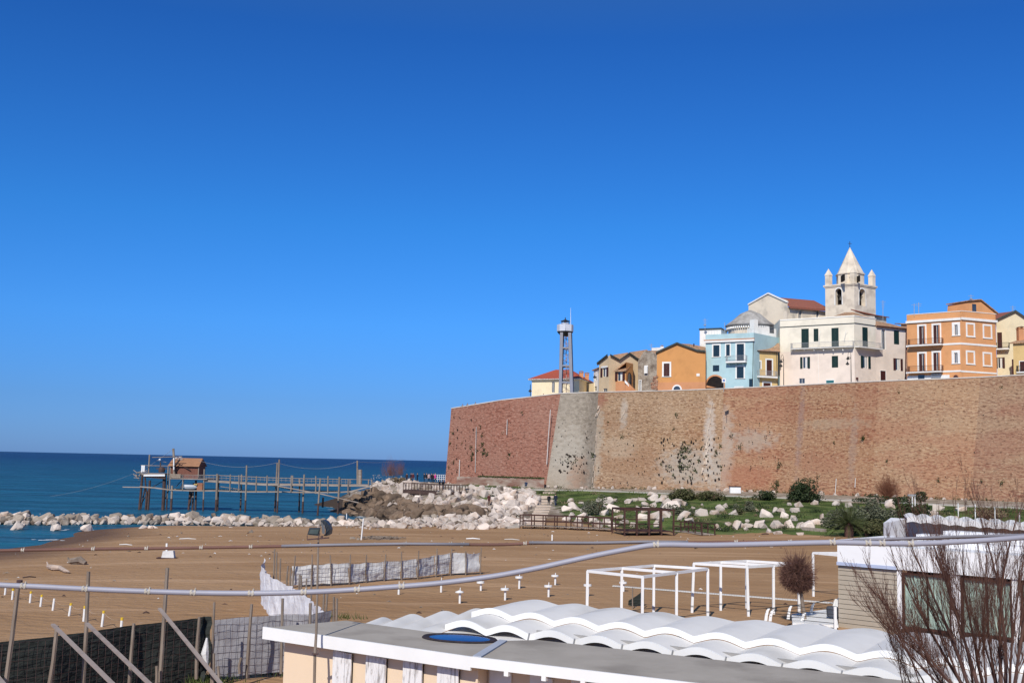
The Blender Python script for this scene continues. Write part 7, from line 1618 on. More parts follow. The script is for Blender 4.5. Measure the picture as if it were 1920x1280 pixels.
# --- white pegs with yellow tops and a rope
M['rope'] = mat('rope', (0.36, 0.26, 0.18), (0.3, 0.22, 0.15), scale=9)
pegs = [(9, 1114, 1), (22.5, 1123, 1), (29.5, 1124, 1), (56, 1129, 1), (75.5, 1136, 1), (98.5, 1143.5, 0), (129, 1153.5, 1), (156.5, 1164, 1), (190.5, 1174, 1), (226, 1188, 1)]
tops_ = []
names = ['at the far left edge', 'second from the left, tall and white', 'half hidden behind the black capped post', 'just right of the black capped post', 'with a yellow top, left of the all white one', 'all white without a yellow top', 'yellow topped, right of the all white peg', 'beside the tall slanting fence pole', 'between the two tall fence poles', 'whose foot is hidden behind the dark net']
for i, (x, y, yel) in enumerate(pegs):
    g = onG(x, y, 1.6); lean = Vector((rb.uniform(.02, .07), 0, .56 + .1 * (i > 6))); t = g + lean; b = thing('beach_peg', ('white beach peg ' + names[i]), 'peg', g, 'white pegs of the roped line on the sand')
    MB().tube([g - Vector((0, 0, .15)), t], .055, 8).build('tube', M['whitepaint'], b)
    if yel: MB().tube([t - Vector((0, 0, .10)) , t + Vector((0, 0, .012))], .060, 8).build('yellow_cap', M['yellow'], b)
    tops_.append(t - Vector((0, 0, .05)))
wire('rope', [(tops_[i], tops_[i + 1], .16) for i in range(len(tops_) - 1)], .012, 'rope', 'thin rope sagging from peg to peg across the sand', 'rope')
# --- umbrella stands
ustand = [(747.5, 1114, 1090, 0), (827, 1110, 1083, 0), (862, 1130.5, 1102, 2), (901.5, 1107, 1087, 1), (947, 1124.5, 1098, 1), (973.5, 1103, 1075, 1), (1028.5, 1119, 1092, 1), (1041, 1096, 1074, 1), (1102.5, 1118, 1090, 1), (1169, 1109, 1087, 1)]
un = ['leftmost, a bare post without a tray', 'second from left, bare top crossed by the long grey pipe', 'nearest, with a flat round tray', 'with its tray tucked just under the grey pipe', 'with a tilted tray, left of centre in the front row', 'with a tray, in the back row left', 'with a tray, in the front row right', 'farthest back, with a tray', 'behind the left post of the near pergola', 'just inside the near pergola']
for i, (x, y, yt, k) in enumerate(ustand):
    g = onG(x, y, 1.4); hgt = (y - yt) * g.y / F; b = thing('umbrella_stand', 'white umbrella stand ' + un[i], 'umbrella stand', g, 'white umbrella stands on the sand')
    MB().tube([g - Vector((0, 0, .1)), g + Vector((0, 0, hgt * .78))], .062, 9).build('tube', M['whitepaint'], b); MB().tube([g + Vector((0, 0, hgt * .78)), g + Vector((.01, 0, hgt))], .022, 6).build('spindle', M['whitepaint'], b)
    if k: MB().lathe(g + Vector((-.03, 0, hgt * .66)), [(.05, 0), (.23, .02), (.23, .06 if k == 2 else .12), (.05, .13)], 14).build('tray', M['whitepaint'], b)
# --- pergolas
M['pergola'] = mat('pergola_paint', (0.78, 0.77, 0.76), (0.70, 0.69, 0.68), scale=1.5, rough=.5)
def pergola(name, label, A, B, C, D, z, zt, n=3, w=.125, lean=None):
    g = thing(name, label, 'pergola', Vector((A.x, A.y, z)), 'white metal pergola frames'); up = lambda p, h: Vector((p.x, p.y, h))
    ps = [A.lerp(D, k / (n - 1)) for k in range(n)] + [B.lerp(C, k / (n - 1)) for k in range(n)]
    for i, p in enumerate(ps):
        t = up(p, zt); bt = up(p, z - .3) + (Vector((lean[i], 0, 0)) if lean else Vector()); q = MB().bar(bt, t, w).build('post', M['pergola'], g); c_ = bt.lerp(t, .22); MB().bar(c_, c_ + (t - bt) * .03, w * 1.12).build('collar', M['greyiron'], q)
    for (p, q) in ((A, D), (B, C), (A, B), (D, C)) + tuple((A.lerp(D, k / (n - 1)), B.lerp(C, k / (n - 1))) for k in range(1, n - 1)): MB().bar(up(p, zt), up(q, zt), w * .75, w).build('beam', M['pergola'], g)
    return g
A = XY(1101.6, 1070, 3.9); B = XY(1204.8, 1081, 3.9); C = XY(1327, 1066, 3.9); D = XY(1226, 1059.8, 3.9)
pergola('pergola', 'nearer white pergola frame rising behind the scalloped canopy', A, B, C, D, 1.45, 3.9)
A = XY(1302, 1056, 3.95); A = Vector((9.75, 58.3, 0)); B = Vector((12.25, 57.0, 0)); D = Vector((13.0, 60.6, 0)); C = Vector((15.5, 59.3, 0))
pergola('pergola', 'farther white pergola frame with one leaning post, left of the round bare tree', A, B, C, D, 1.4, 3.95, lean=[-.1, 0, 0, .08, 0, 0])
A = XY(1525, 1118, 1.35); pergola('pergola', 'white pergola frame half hidden behind the white fascia of the beach building', A, A + Vector((1.9, .5, 0)), A + Vector((4.2, -2.6, 0)), A + Vector((2.3, -3.1, 0)), 1.35, 3.95, 2)
# pale slatted line on the sand
mb = MB(); a = onG(1148, 1099.5, 1.4); c = onG(1562, 1132, 1.4); n = 90
for k in range(n): p = a.lerp(c, k / n); q = a.lerp(c, (k + .93) / n); mb.ob(Vector((p.x, p.y, H(p.x, p.y) + .02)), Vector((q.x - p.x, q.y - p.y, 0)), Vector((.1, .38, 0)), Vector((0, 0, .05)))
tag(mb.build('slatted_walkway', M['pvc'], base=a), 'narrow pale slatted walkway crossing the sand behind the pergolas', 'walkway')
# --- floodlight on a pole
fl = thing('floodlight_pole', 'thin rusty pole carrying a black floodlight beside the cream cabins', 'floodlight', aY(590, 1290, 25.6))
MB().tube([aY(589, 1300, 25.6), aY(590.5, 1225, 25.6)], .034, 8).build('pole', M['stake'], fl)
MB().tube([aY(590.5, 1225, 25.6), aY(593, 1186, 25.75), aY(597, 1008, 25.75)], [.034, .030, .022], 8).build('upper_pole', M['stake'], fl)
c = aY(591, 1225, 25.55); MB().box((c.x - .07, c.y - .04, c.z - .012), (c.x + .07, c.y + .04, c.z + .012)).build('clamp', M['wire'], fl)
hp = lambda x, y, Y=25.6: aY(x, y, Y)
M['lampblack'] = mat('black_housing', (0.030, 0.034, 0.038), (0.045, 0.05, 0.055), scale=5, rough=.45)
M['lampglass'] = mat('lamp_glass', (0.045, 0.065, 0.060), (0.07, 0.09, 0.085), scale=3, rough=.15, spec=.7)
# open visor box (left) and deep curved hood (right)
mb = MB(); mb.prism([hp(580, 989), hp(600, 989), hp(597, 1004), hp(576, 1002)], Vector((0, .10, 0))); mb.build('lamp_body', M['lampblack'], fl)
MB().prism([hp(582, 992, 25.58), hp(598, 992, 25.58), hp(595.5, 1001, 25.58), hp(579, 1000, 25.58)], Vector((0, .01, 0))).build('lens', M['lampglass'], fl)
prof = [(601, 975), (606, 974), (612, 978), (616, 984), (619, 992), (617.5, 1001), (613, 1004)]; inn = [(602, 978), (606, 981), (609, 987), (610.5, 993), (610, 1000), (607, 1003), (606, 1004)]
mb = MB()
for i in range(len(prof) - 1):
    a0, a1, b0, b1 = hp(*prof[i], 25.6), hp(*prof[i + 1], 25.6), hp(*inn[i], 25.5), hp(*inn[i + 1], 25.5); d = Vector((0.02, .26, 0))
    mb.add([a0, a1, a1 + d, a0 + d], [(0, 1, 2, 3)]); mb.add([a0, a1, b1, b0], [(0, 1, 2, 3)]); mb.add([b0, b1, b1 + d, b0 + d], [(0, 1, 2, 3)])
mb.build('hood', M['lampblack'], fl)
MB().prism([hp(602, 979, 25.52), hp(606, 982, 25.49), hp(609, 990, 25.49), hp(608, 1001, 25.49), hp(604, 999, 25.52)], Vector((0, .02, 0))).build('hood_lining', mat('hood_grey', (0.10, 0.11, 0.12), (0.14, 0.15, 0.16), scale=3, rough=.4), fl)
for (p, q, w_) in ((hp(576, 1003), hp(576, 1010), .015), (hp(600, 999), hp(597, 1008), .018), (hp(576, 1011), hp(617, 1007.5), .03), (hp(603, 1004), hp(604, 1010), .05)): MB().bar(p, q, w_).build('bracket', M['wire'], fl)
# shadowless cable lying on the cabin roof is the real shadow of the pole, nothing modelled here

# ================================================================== cream cabins with a flat roof
ZR = 4.9
FA = XY(497, 1176, ZR); FB = XY(885, 1232, ZR); FC = XY(1240, 1274, ZR); dAB = (FB - FA).normalized(); FD = FB + (FC - FB).normalized() * 14
BA = XY(648, 1162.5, ZR); BB = XY(935, 1201.5, ZR); BC = XY(1007, 1199.5, ZR); BD = BC + (XY(1440, 1247.5, ZR) - BC).normalized() * 14
M['roofgrey'] = mat('roof_felt', (0.32, 0.285, 0.245), (0.38, 0.34, 0.295), rough=.95, scale=.8, bump=.25, bscale=9, c3=(0.24, 0.21, 0.18), s3=.6, bdist=.03)
M['peach'] = mat('peach_plaster', (0.74, 0.575, 0.41), (0.71, 0.55, 0.39), rough=.9, scale=.8, bump=.15, bscale=12, bdist=.01)
M['fascia'] = mat('fascia_paint', (0.80, 0.79, 0.77), (0.76, 0.75, 0.73), scale=1.5, rough=.5)
def flake_mat():
    m = bpy.data.materials.new('flaking_shutter'); m.use_nodes = True; N = m.node_tree.nodes; L = m.node_tree.links; b = N['Principled BSDF']; b.inputs['Roughness'].default_value = .7
    tc = N.new('ShaderNodeTexCoord'); mp = N.new('ShaderNodeMapping'); mp.inputs['Scale'].default_value = (3.2, 3.2, .55); L.new(tc.outputs['Object'], mp.inputs[0]); n = N.new('ShaderNodeTexNoise'); n.inputs['Scale'].default_value = 3.5; n.inputs['Detail'].default_value = 9; n.inputs['Roughness'].default_value = .7; n.inputs['Distortion'].default_value = .6
    L.new(mp.outputs[0], n.inputs['Vector']); r = N.new('ShaderNodeValToRGB'); e = r.color_ramp.elements; e[0].position = .50; e[0].color = (.72, .70, .69, 1); e[1].position = .66; e[1].color = (.26, .23, .21, 1); L.new(n.outputs['Fac'], r.inputs[0]); L.new(r.outputs[0], b.inputs['Base Color']); return m
M['flake'] = flake_mat()
cab = thing('beach_cabins', 'long peach coloured row of beach cabins with a flat grey roof and white fascia', 'beach cabins', (FB.x, FB.y, 2.2))
up = lambda p, z: Vector((p.x, p.y, z))
def inset(p, q, s): d = (q - p).normalized(); return s * Vector((-d.y, d.x, 0))
nAB = Vector((dAB.y, -dAB.x, 0)); 
if nAB.y > 0: nAB = -nAB
dBC = (FC - FB).normalized(); nBC = Vector((dBC.y, -dBC.x, 0))
if nBC.y > 0: nBC = -nBC
# roof slabs
MB().prism([up(FA, ZR - .10), up(FB, ZR - .10), up(BB, ZR - .10), up(BA, ZR - .10)], Vector((0, 0, .10))).build('roof', M['roofgrey'], cab)
MB().prism([up(FB, ZR - .10), up(FD, ZR - .10), up(BD, ZR - .10), up(BC, ZR - .10), up(BB + (BC - BB) * .02, ZR - .10)], Vector((0, 0, .11))).build('roof', M['roofgrey'], cab)
mb = MB(); mb.ob(up(FA, ZR - .26) + nAB * .05 - dAB * .03, dAB * ((FB - FA).length + .03), -nAB * .05, Vector((0, 0, .285))); mb.build('fascia', M['fascia'], cab)
e = (BA - FA).normalized(); MB().ob(up(FA, ZR - .26) - dAB * .03, e * (BA - FA).length, dAB * .04, Vector((0, 0, .25))).build('fascia', M['fascia'], cab)
MB().ob(up(FB, ZR - .19) + nBC * .06 + dBC * .0, dBC * 14, -nBC * .05, Vector((0, 0, .22))).build('fascia', M['fascia'], cab)
mb = MB(); d3 = (BB - FB); mb.ob(up(FB, ZR + .015) + dBC * .02, d3.normalized() * d3.length, dBC * .20, Vector((0, 0, .03))); mb.build('roof_flashing', mat('blue_flashing', (0.40, 0.42, 0.47), (0.34, 0.36, 0.41), scale=1, rough=.6), cab)
# walls
WA = FA + dAB * .38 - nAB * .30; WB_ = FB - nAB * .30 - dAB * .05; WBn = WB_ - nBC * .45
mb = MB(); dW = (WB_ - WA)
mb.add([up(WA, 1.6), up(WB_, 1.6), up(WB_, ZR - .09), up(WA, ZR - .09)], [(0, 1, 2, 3)]); c0 = BA + dAB * .38 + nAB * .25
mb.add([up(c0, 1.6), up(WA, 1.6), up(WA, ZR - .09), up(c0, ZR - .09)], [(0, 1, 2, 3)]); mb.add([up(WB_, 1.6), up(WBn, 1.6), up(WBn, ZR - .09), up(WB_, ZR - .09)], [(0, 1, 2, 3)])
WD = WBn + dBC * 14; mb.add([up(WBn, 1.6), up(WD, 1.6), up(WD, ZR - .09), up(WBn, ZR - .09)], [(0, 1, 2, 3)])
bb_ = BB + nAB * .25; bd_ = BD + nBC * .25; mb.add([up(bb_, 1.6), up(c0, 1.6), up(c0, ZR - .12), up(bb_, ZR - .12)], [(0, 1, 2, 3)]); mb.add([up(bd_, 1.6), up(bb_, 1.6), up(bb_, ZR - .12), up(bd_, ZR - .12)], [(0, 1, 2, 3)])
mb.build('wall', M['peach'], cab)
# flaking shutters on the first wall: from picture columns at the wall plane
def on_plane(px, py, a, d):
    n = Vector((d.y, -d.x, 0)); r = ray(px, py); t = (up(a, 0) - CAM).dot(n) / r.dot(n); return CAM + r * t
dW1 = dW.normalized()
for (x0, x1, yt) in ((630, 664.5, 1216), (691.5, 729, 1224), (761, 797, 1231.5), (825, 865, 1240)):
    p = on_plane(x0, yt + 1, WA, dW1); q = on_plane(x1, yt + 4, WA, dW1); w_ = (up(q, 0) - up(p, 0)).length; zt_ = p.z
    sh = MB(); n = 3
    for k in range(n): sh.ob(up(p, 2.35) + dW1 * (w_ * k / n + .004) + nAB * (.10 + .006 * (k % 2)), dW1 * (w_ / n - .008), -nAB * .035, Vector((0, 0, zt_ - 2.35 - .01 * k)))
    sh.build('shutter', M['flake'], cab)
    MB().ob(up(p, 2.35) + dW1 * .02 + nAB * .003, dW1 * (w_ - .04), nAB * .06, Vector((0, 0, zt_ - 2.4))).build('shutter_frame', M['gloom'], cab)
for i, (x0, x1, yt) in enumerate(((920.5, 961, 1251), (996, 1038, 1263), (1073, 1115, 1272), (1150, 1195, 1281))):
    p = on_plane(x0, yt, WBn, dBC); q = on_plane(x1, yt + 4, WBn, dBC); w_ = (up(q, 0) - up(p, 0)).length
    MB().ob(up(p, 2.35) + nBC * .06, dBC * w_, -nBC * .05, Vector((0, 0, p.z - 2.35))).build('shutter', M['whitepaint'], cab)
    MB().ob(up(p, p.z - .02) + dBC * (w_ * .55) + nBC * .12, dBC * .24, -nBC * .12, Vector((0, 0, .07))).build('hinge_block', M['greyiron'], cab)
for x in (948, 1018, 1091, 1166):
    p = on_plane(x, 1246 + (x - 948) * .12, FB, dBC); MB().ob(up(p, ZR - .28) + nBC * .07, dBC * .10, -nBC * .10, Vector((0, 0, .12))).build('rafter_end', M['fascia'], cab)
# blue roof dome (oval skylight)
sk0 = XY(793, 1192.5, ZR); sk1 = XY(932, 1203, ZR); cS = (sk0 + sk1) / 2; dS = (sk1 - sk0); nS = Vector((-dS.y, dS.x, 0)).normalized(); ra = dS.length / 2; rbb = ra * .62
sky_ = thing('roof_skylight', 'oval blue skylight dome with a dark rim set in the cabin roof', 'skylight', up(cS, ZR))
def ell(s, z, n=40): return [up(cS, z) + dS / 2 * s * math.cos(2 * math.pi * k / n) + nS * rbb * s * math.sin(2 * math.pi * k / n) for k in range(n)]
def ringm(a, b, mb): 
    n = len(a); mb.add(a + b, [(k, (k + 1) % n, (k + 1) % n + n, k + n) for k in range(n)]); return mb
mb = MB(); ringm(ell(1.0, ZR + .015), ell(.96, ZR + .05), mb); ringm(ell(.96, ZR + .05), ell(.80, ZR + .03), mb); mb.build('rim', mat('skylight_rim', (0.018, 0.014, 0.018), (0.035, 0.025, 0.03), scale=3), sky_)
mb = MB(); pr = [(.80, .028), (.7, .035), (.5, .04), (.2, .045)]
for i in range(3): ringm(ell(pr[i][0], ZR + pr[i][1]), ell(pr[i + 1][0], ZR + pr[i + 1][1]), mb)
mb.add(ell(.2, ZR + .045), [list(range(40))]); mb.build('dome', mat('blue_dome', (0.018, 0.075, 0.25), (0.014, 0.055, 0.19), scale=.8, rough=.25), sky_, smooth=True)

# ================================================================== scalloped white canopy
M['canopy'] = mat('canopy_cloth', (0.63, 0.61, 0.59), (0.70, 0.68, 0.66), rough=.7, scale=.5, stretch=(1, 1, 1), bump=.15, bscale=3, c3=(0.53, 0.51, 0.485), s3=.5, bdist=.04)
M['canopyedge'] = mat('canopy_edge', (0.80, 0.79, 0.77), (0.74, 0.73, 0.71), scale=1, rough=.5)
cw = thing('scalloped_canopy', 'white canopy of stepped rows of shallow vaults behind the beach cabins', 'canopy', up(XY(1165, 1203, 4.3), 1.8))
O0 = XY(1078, 1203, 4.32); e1 = (XY(1467, 1250, 4.32) - O0) / 4; n1 = e1.normalized(); n2 = Vector((-n1.y, n1.x, 0)); 
if n2.y < 0: n2 = -n2
O1 = XY(1160, 1175, 4.62); s1 = (O1 - O0); u1 = s1.dot(n1); v1 = s1.dot(n2)
O2 = XY(1270, 1150, 4.80); s2 = (O2 - O0); v2 = s2.dot(n2) + .35
el_ = e1.length
def vault(i, va, vb, za, zb_, u_off, rise, name_i, fas=.17, m='canopy', r2=None):
    r2 = rise if r2 is None else r2
    mb = MB(); nu, nv = 14, 6
    for k in range(nv + 1):
        t = k / nv; z = za + (zb_ - za) * t
        for j in range(nu + 1):
            s = j / nu; u = (i + s) * el_ + u_off; v_ = va + (vb + (.22 * max(0, i + s - 1) if va > .1 else 0) - va) * t; r_ = (rise + (r2 - rise) * t) * math.sin(math.pi * s) ** 1.2; mb.v.append(up(O0 + n1 * u + n2 * v_, z + r_ + .012 * mnoise.noise(Vector((u * 2, v_ * 2, 1)))))
    for k in range(nv):
        for j in range(nu): a = k * (nu + 1) + j; mb.f.append([a, a + 1, a + nu + 2, a + nu + 1]); mb.m.append(0)
    o = mb.build('vault', M[m], cw, smooth=True); me = MB()
    for j in range(nu):
        P = []
        for jj in (j, j + 1):
            s = jj / nu; u = (i + s) * el_ + u_off; z = za + rise * math.sin(math.pi * s) ** 1.2; P.append((up(O0 + n1 * u + n2 * (va - .02), z + .03), up(O0 + n1 * u + n2 * (va - .02), z - fas), up(O0 + n1 * u + n2 * (va + .03), z + .03), up(O0 + n1 * u + n2 * (va + .03), z - fas)))
        (a, b, c, d), (a2, b2, c2, d2) = P
        me.add([a, a2, b2, b], [(0, 1, 2, 3)]); me.add([a, c, c2, a2], [(0, 1, 2, 3)]); me.add([b, b2, d2, d], [(0, 1, 2, 3)]); me.add([c, d, d2, c2], [(0, 1, 2, 3)])
    me.build('scalloped_edge', M['canopyedge'], o, smooth=False); return o
for i in range(-3, 11): vault(i, 0, v1, 4.35, 4.42, 0, .18, i, .15, r2=.16)
for i in range(-3, 12): vault(i, v1 + .01, v2, 4.57, 4.66, 0, .165, i, .135, r2=.10)
# lower block at the left, its far edge stepping down towards the fence
BV = [XY(x, y, 4.30) for x, y in ((690, 1172), (741, 1164.5), (800, 1159), (862, 1152.5), (922, 1148.5))]
for k in range(len(BV) - 1):
    a, b_ = BV[k], BV[k + 1]; fw = -n2 * 4.2 + n1 * .9; mb = MB(); nu, nv = 12, 8
    for q in range(nv + 1):
        for j in range(nu + 1):
            s_ = j / nu; p = a.lerp(b_, s_) + fw * (q / nv); mb.v.append(up(p, 4.30 - .10 * q / nv + (.18 - .13 * q / nv) * math.sin(math.pi * s_) ** 1.2))
    for q in range(nv):
        for j in range(nu): c_ = q * (nu + 1) + j; mb.f.append([c_, c_ + 1, c_ + nu + 2, c_ + nu + 1]); mb.m.append(0)
    mb.build('vault', M['canopy'], cw, smooth=True)
a, b_ = BV[-1], O0 + n1 * (-3 * el_) + n2 * v1
mb = MB(); q = [up(BV[-1], 4.29), up(O0 + n1 * (-.9 * el_) + n2 * (v1 - .1), 4.29), up(O0 + n1 * (-.9 * el_) - n2 * 1.6, 4.16), up(BV[-1] - n2 * 4.2 + n1 * .9, 4.18)]
mb.add(q, [(0, 1, 2, 3)]); mb.build('canopy_sheet', M['canopy'], cw)
# supports, back panel with round vents, brackets at the valleys
mb = MB(); a = O0 + n1 * (-1 * el_) + n2 * .35; mb.ob(up(a, 2.2), n1 * el_ * 12, n2 * .05, Vector((0, 0, 2.25))); mb.build('back_panel', mat('grey_panel', (0.30, 0.29, 0.28), (0.26, 0.25, 0.24), scale=1), cw)
for i in range(-1, 11):
    p = O0 + n1 * (i * el_) ; MB().bar(up(p, 4.42) + n1 * .02 - n2 * .05, up(p, 4.18) - n1 * .04 - n2 * .05, .035, .03).build('bracket', M['greyiron'], cw)
    for j, s in enumerate((.42, .5, .58, .66, .75)):
        q = up(O0 + n1 * ((i + s) * el_) + n2 * .335, 4.33 - .02 * j); r_ = (.02, .035, .045, .045, .03)[j]; MB().add([q + n1 * r_ * math.cos(t * math.pi / 5) + Vector((0, 0, r_ * math.sin(t * math.pi / 5))) for t in range(10)], [list(range(10))]).build('vent', M['gloom'], cw)
for i in range(-1, 11, 2):
    for v_ in (.5, v1 + .3, v2 - .4): p = O0 + n1 * (i * el_) + n2 * v_; MB().bar(up(p, 1.5), up(p, 4.3), .09).build('post', M['canopyedge'], cw)
mb = MB(); a = O0 + n1 * (-1.0 * el_) + n2 * (v2 - .1)

# ================================================================== beach restaurant
M['siding'] = mat('beige_siding', (0.40, 0.345, 0.275), (0.36, 0.31, 0.245), scale=1.2, rough=.7)
M['rest'] = mat('restaurant_white', (0.80, 0.79, 0.79), (0.75, 0.74, 0.74), scale=.8, rough=.55, bump=.05)
M['bluewhite'] = mat('pale_blue_trim', (0.42, 0.47, 0.62), (0.38, 0.43, 0.57), scale=1, rough=.5)
M['curtaing'] = mat('green_white_curtain', (0.46, 0.56, 0.50), (0.34, 0.42, 0.38), scale=2.2, stretch=(7, 7, .3), rough=.8)
M['bglass'] = mat('big_pane', (0.015, 0.022, 0.020), (0.02, 0.03, 0.028), rough=.05, spec=.9)
ZE = 4.45; RA = XY(1571, 1057.5, ZE); RB = XY(1902, 1085, ZE); dR = (RB - RA).normalized(); nR = Vector((dR.y, -dR.x, 0))
if nR.y > 0: nR = -nR
rs = thing('beach_restaurant', 'white beach restaurant with beige siding, a deep white fascia and big curtained windows', 'restaurant', up(RA, 1.6))
rp_ = lambda s, o=0.0: RA + dR * s + nR * o
def rpx(px, py, o=0.0): p = on_plane(px, py, RA + nR * o, dR); return (up(p, 0) - up(RA + nR * o, 0)).dot(dR), p.z
LEN = 16
sw = rpx(1683, 1120)[0]
mb = MB(); z = 1.5; k = 0
while z < ZE - .02:
    mb.ob(up(rp_(0), z) + nR * -.02, dR * sw, -nR * .06, Vector((0, 0, .20))); mb.ob(up(rp_(0, -.08), z), dR * .05, -nR * 6, Vector((0, 0, .20))); z += .224
mb.build('siding', M['siding'], rs)
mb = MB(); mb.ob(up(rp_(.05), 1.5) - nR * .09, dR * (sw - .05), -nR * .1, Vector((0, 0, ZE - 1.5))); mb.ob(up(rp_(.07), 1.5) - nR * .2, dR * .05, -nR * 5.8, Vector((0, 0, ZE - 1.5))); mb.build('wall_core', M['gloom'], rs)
# fascia: starts left of the wall, wraps back
fl0 = rpx(1563, 1040, .0)[0]; zf1 = ZE + .98
MB().ob(up(rp_(fl0 + .25, .12), ZE + .0), dR * (LEN - fl0), -nR * .2, Vector((0, 0, zf1 - ZE))).build('fascia', M['rest'], rs)
MB().ob(up(rp_(fl0, -.4), ZE + .05), dR * .25, -nR * 6.2, Vector((0, 0, zf1 + .12 - ZE))).build('fascia', M['rest'], rs)
MB().ob(up(rp_(0.0, .14), ZE - .02), dR * sw, -nR * .12, Vector((0, 0, .16))).build('trim_strip', M['bluewhite'], rs)
MB().ob(up(rp_(fl0 + .26, .125), zf1), dR * (LEN - fl0), -nR * .25, Vector((0, 0, .04))).build('coping', M['canopyedge'], rs)
MB().prism([up(rp_(fl0 + .2, -.1), zf1 - .12), up(rp_(LEN, -.1), zf1 - .12), up(rp_(LEN, -7), zf1 - .05), up(rp_(fl0 + .2, -6.5), zf1 - .05)], Vector((0, 0, .1))).build('roof', M['rest'], rs)
MB().prism([up(rp_(1.0, -1.6), zf1 + .02), up(rp_(2.9, -1.5), zf1 + .02), up(rp_(2.9, -1.9), zf1 + .16), up(rp_(1.2, -2.2), zf1 + .06)], Vector((0, 0, .05))).build('roof_vent', M['greyiron'], rs)
for (s, o, l, h_) in ((1.0, -2.4, 14, .28), (2.4, -3.6, 12, .5), (3.2, -5.0, 11, .66)): MB().ob(up(rp_(s, o), zf1 - .02), dR * l, -nR * 1.0, Vector((0, 0, h_))).build('roof_step', M['rest'], rs)
# windows
def wpane(x0, x1, name='sliding_window'):
    s0, zt_ = rpx(x0, 1072 + (x0 - 1687) * .08); s1 = rpx(x1, 1120)[0]; zt_ = ZE - .12; zb = rpx((x0 + x1) / 2, 1177 + ((x0 + x1) / 2 - 1687) * .105)[1]
    w = MB()
    for (a, b_, c, d) in ((s0, s0 + .09, zb, zt_), (s1 - .09, s1, zb, zt_), (s0 + .09, s1 - .09, zt_ - .09, zt_), (s0 + .09, s1 - .09, zb, zb + .09)): w.ob(up(rp_(a, -.02), c), dR * (b_ - a), -nR * .08, Vector((0, 0, d - c)))
    o = w.build(name, M['darkwood'], rs); zc_ = zt_ - .09
    for (a, b_) in ((s0 + .09, (s0 + s1) / 2 - .04), ((s0 + s1) / 2 + .04, s1 - .09)):
        m_ = MB(); n = 26
        for k in range(n):
            t0, t1 = k / n, (k + 1) / n; f0, f1_ = .04 * math.sin(k * 1.7), .04 * math.sin((k + 1) * 1.7); p, q = rp_(a + (b_ - a) * t0, -.16 + f0), rp_(a + (b_ - a) * t1, -.16 + f1_); m_.add([up(p, zb + .1), up(q, zb + .1), up(q, zc_), up(p, zc_)], [(0, 1, 2, 3)])
        m_.build('curtain', M['curtaing'], o)
    gm = MB().add([up(rp_(s0 + .09, -.05), zb + .09), up(rp_(s1 - .09, -.05), zb + .09), up(rp_(s1 - .09, -.05), zc_), up(rp_(s0 + .09, -.05), zc_)], [(0, 1, 2, 3)])
    gm.build('pane', M['clearglass'], o); MB().ob(up(rp_(s0 - .05, .05), zb - .22), dR * (s1 - s0 + .1), -nR * .3, Vector((0, 0, .2))).build('sill', M['gloom'], o); return s0, s1, zb
def clear():
    m = bpy.data.materials.new('clear_glass'); m.use_nodes = True; N = m.node_tree.nodes; L = m.node_tree.links; N.remove(N['Principled BSDF'])
    t = N.new('ShaderNodeBsdfTransparent'); t.inputs[0].default_value = (.95, .985, .975, 1); g = N.new('ShaderNodeBsdfGlossy'); g.inputs['Roughness'].default_value = .03; ms = N.new('ShaderNodeMixShader'); ms.inputs[0].default_value = .09
    L.new(t.outputs[0], ms.inputs[1]); L.new(g.outputs[0], ms.inputs[2]); L.new(ms.outputs[0], N['Material Output'].inputs[0]); return m
M['clearglass'] = clear()
s0, s1, zb1 = wpane(1690, 1784); s2, s3, zb2 = wpane(1800, 1898); s4, s5, zb3 = wpane(1912, 1990)
for (a, b_) in ((sw, s0), (s1, s2), (s3, s4)): MB().ob(up(rp_(a, .03), 1.5), dR * (b_ - a), -nR * .15, Vector((0, 0, ZE - 1.5))).build('pier', M['rest'], rs)
MB().ob(up(rp_(s0 - .1, .02), 1.5), dR * (s5 - s0), -nR * .12, Vector((0, 0, zb1 - .24 - 1.5))).build('low_wall', M['rest'], rs)
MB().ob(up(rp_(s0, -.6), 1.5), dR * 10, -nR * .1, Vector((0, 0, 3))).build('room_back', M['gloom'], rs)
# terrace with curved white rail posts and wires
tr = thing('terrace_railing', 'white terrace railing with curved fin posts and thin wires beside the restaurant', 'railing', XY(1500, 1165, 1.9))
TPn = [(1436, 1163, 1141), (1444, 1164, 1143), (1478, 1160, 1136), (1504, 1164, 1149), (1521, 1151, 1131), (1563, 1146, 1123), (1568, 1150, 1121)]; Z0 = 1.85; tpz = []
for (x, y, yt) in TPn:
    p = XY(x, y, Z0); h_ = (y - yt) * p.y / F; tpz.append(up(p, Z0 + h_)); prf = [(-.07, 0), (.07, 0), (.09, h_ * .4), (.14, h_ * .8), (.20, h_), (.10, h_ * 1.0), (.02, h_ * .8), (-.04, h_ * .4)]
    MB().prism([up(p, Z0) + Vector((a, 0, b_)) for a, b_ in prf], Vector((0, .05, 0))).build('fin_post', M['fascia'], tr)
for (i, j) in ((0, 2), (2, 4), (4, 5), (1, 3)):
    for f_ in (.98, .7, .42): a, b_ = tpz[i], tpz[j]; MB().tube([Vector((a.x, a.y, Z0 + (a.z - Z0) * f_)), Vector((b_.x, b_.y, Z0 + (b_.z - Z0) * f_))], .012 if f_ < .9 else .022, 5).build('wire', M['iron'], tr)
pA = XY(1504, 1166, Z0); pB = XY(1566, 1172, Z0)
for f_ in (.1, .3, .5, .7): MB().tube([up(pA, Z0 + f_), up(pB, Z0 + f_)], .014, 5).build('wire', M['iron'], tr)
MB().bar(up(pB, Z0 - .2), up(pB, Z0 + .85), .12).build('fin_post', M['fascia'], tr)
a, b_, c, d = XY(1484, 1151, 1.8), XY(1566, 1140, 1.8), XY(1572, 1172, 1.8), XY(1486, 1168, 1.8)
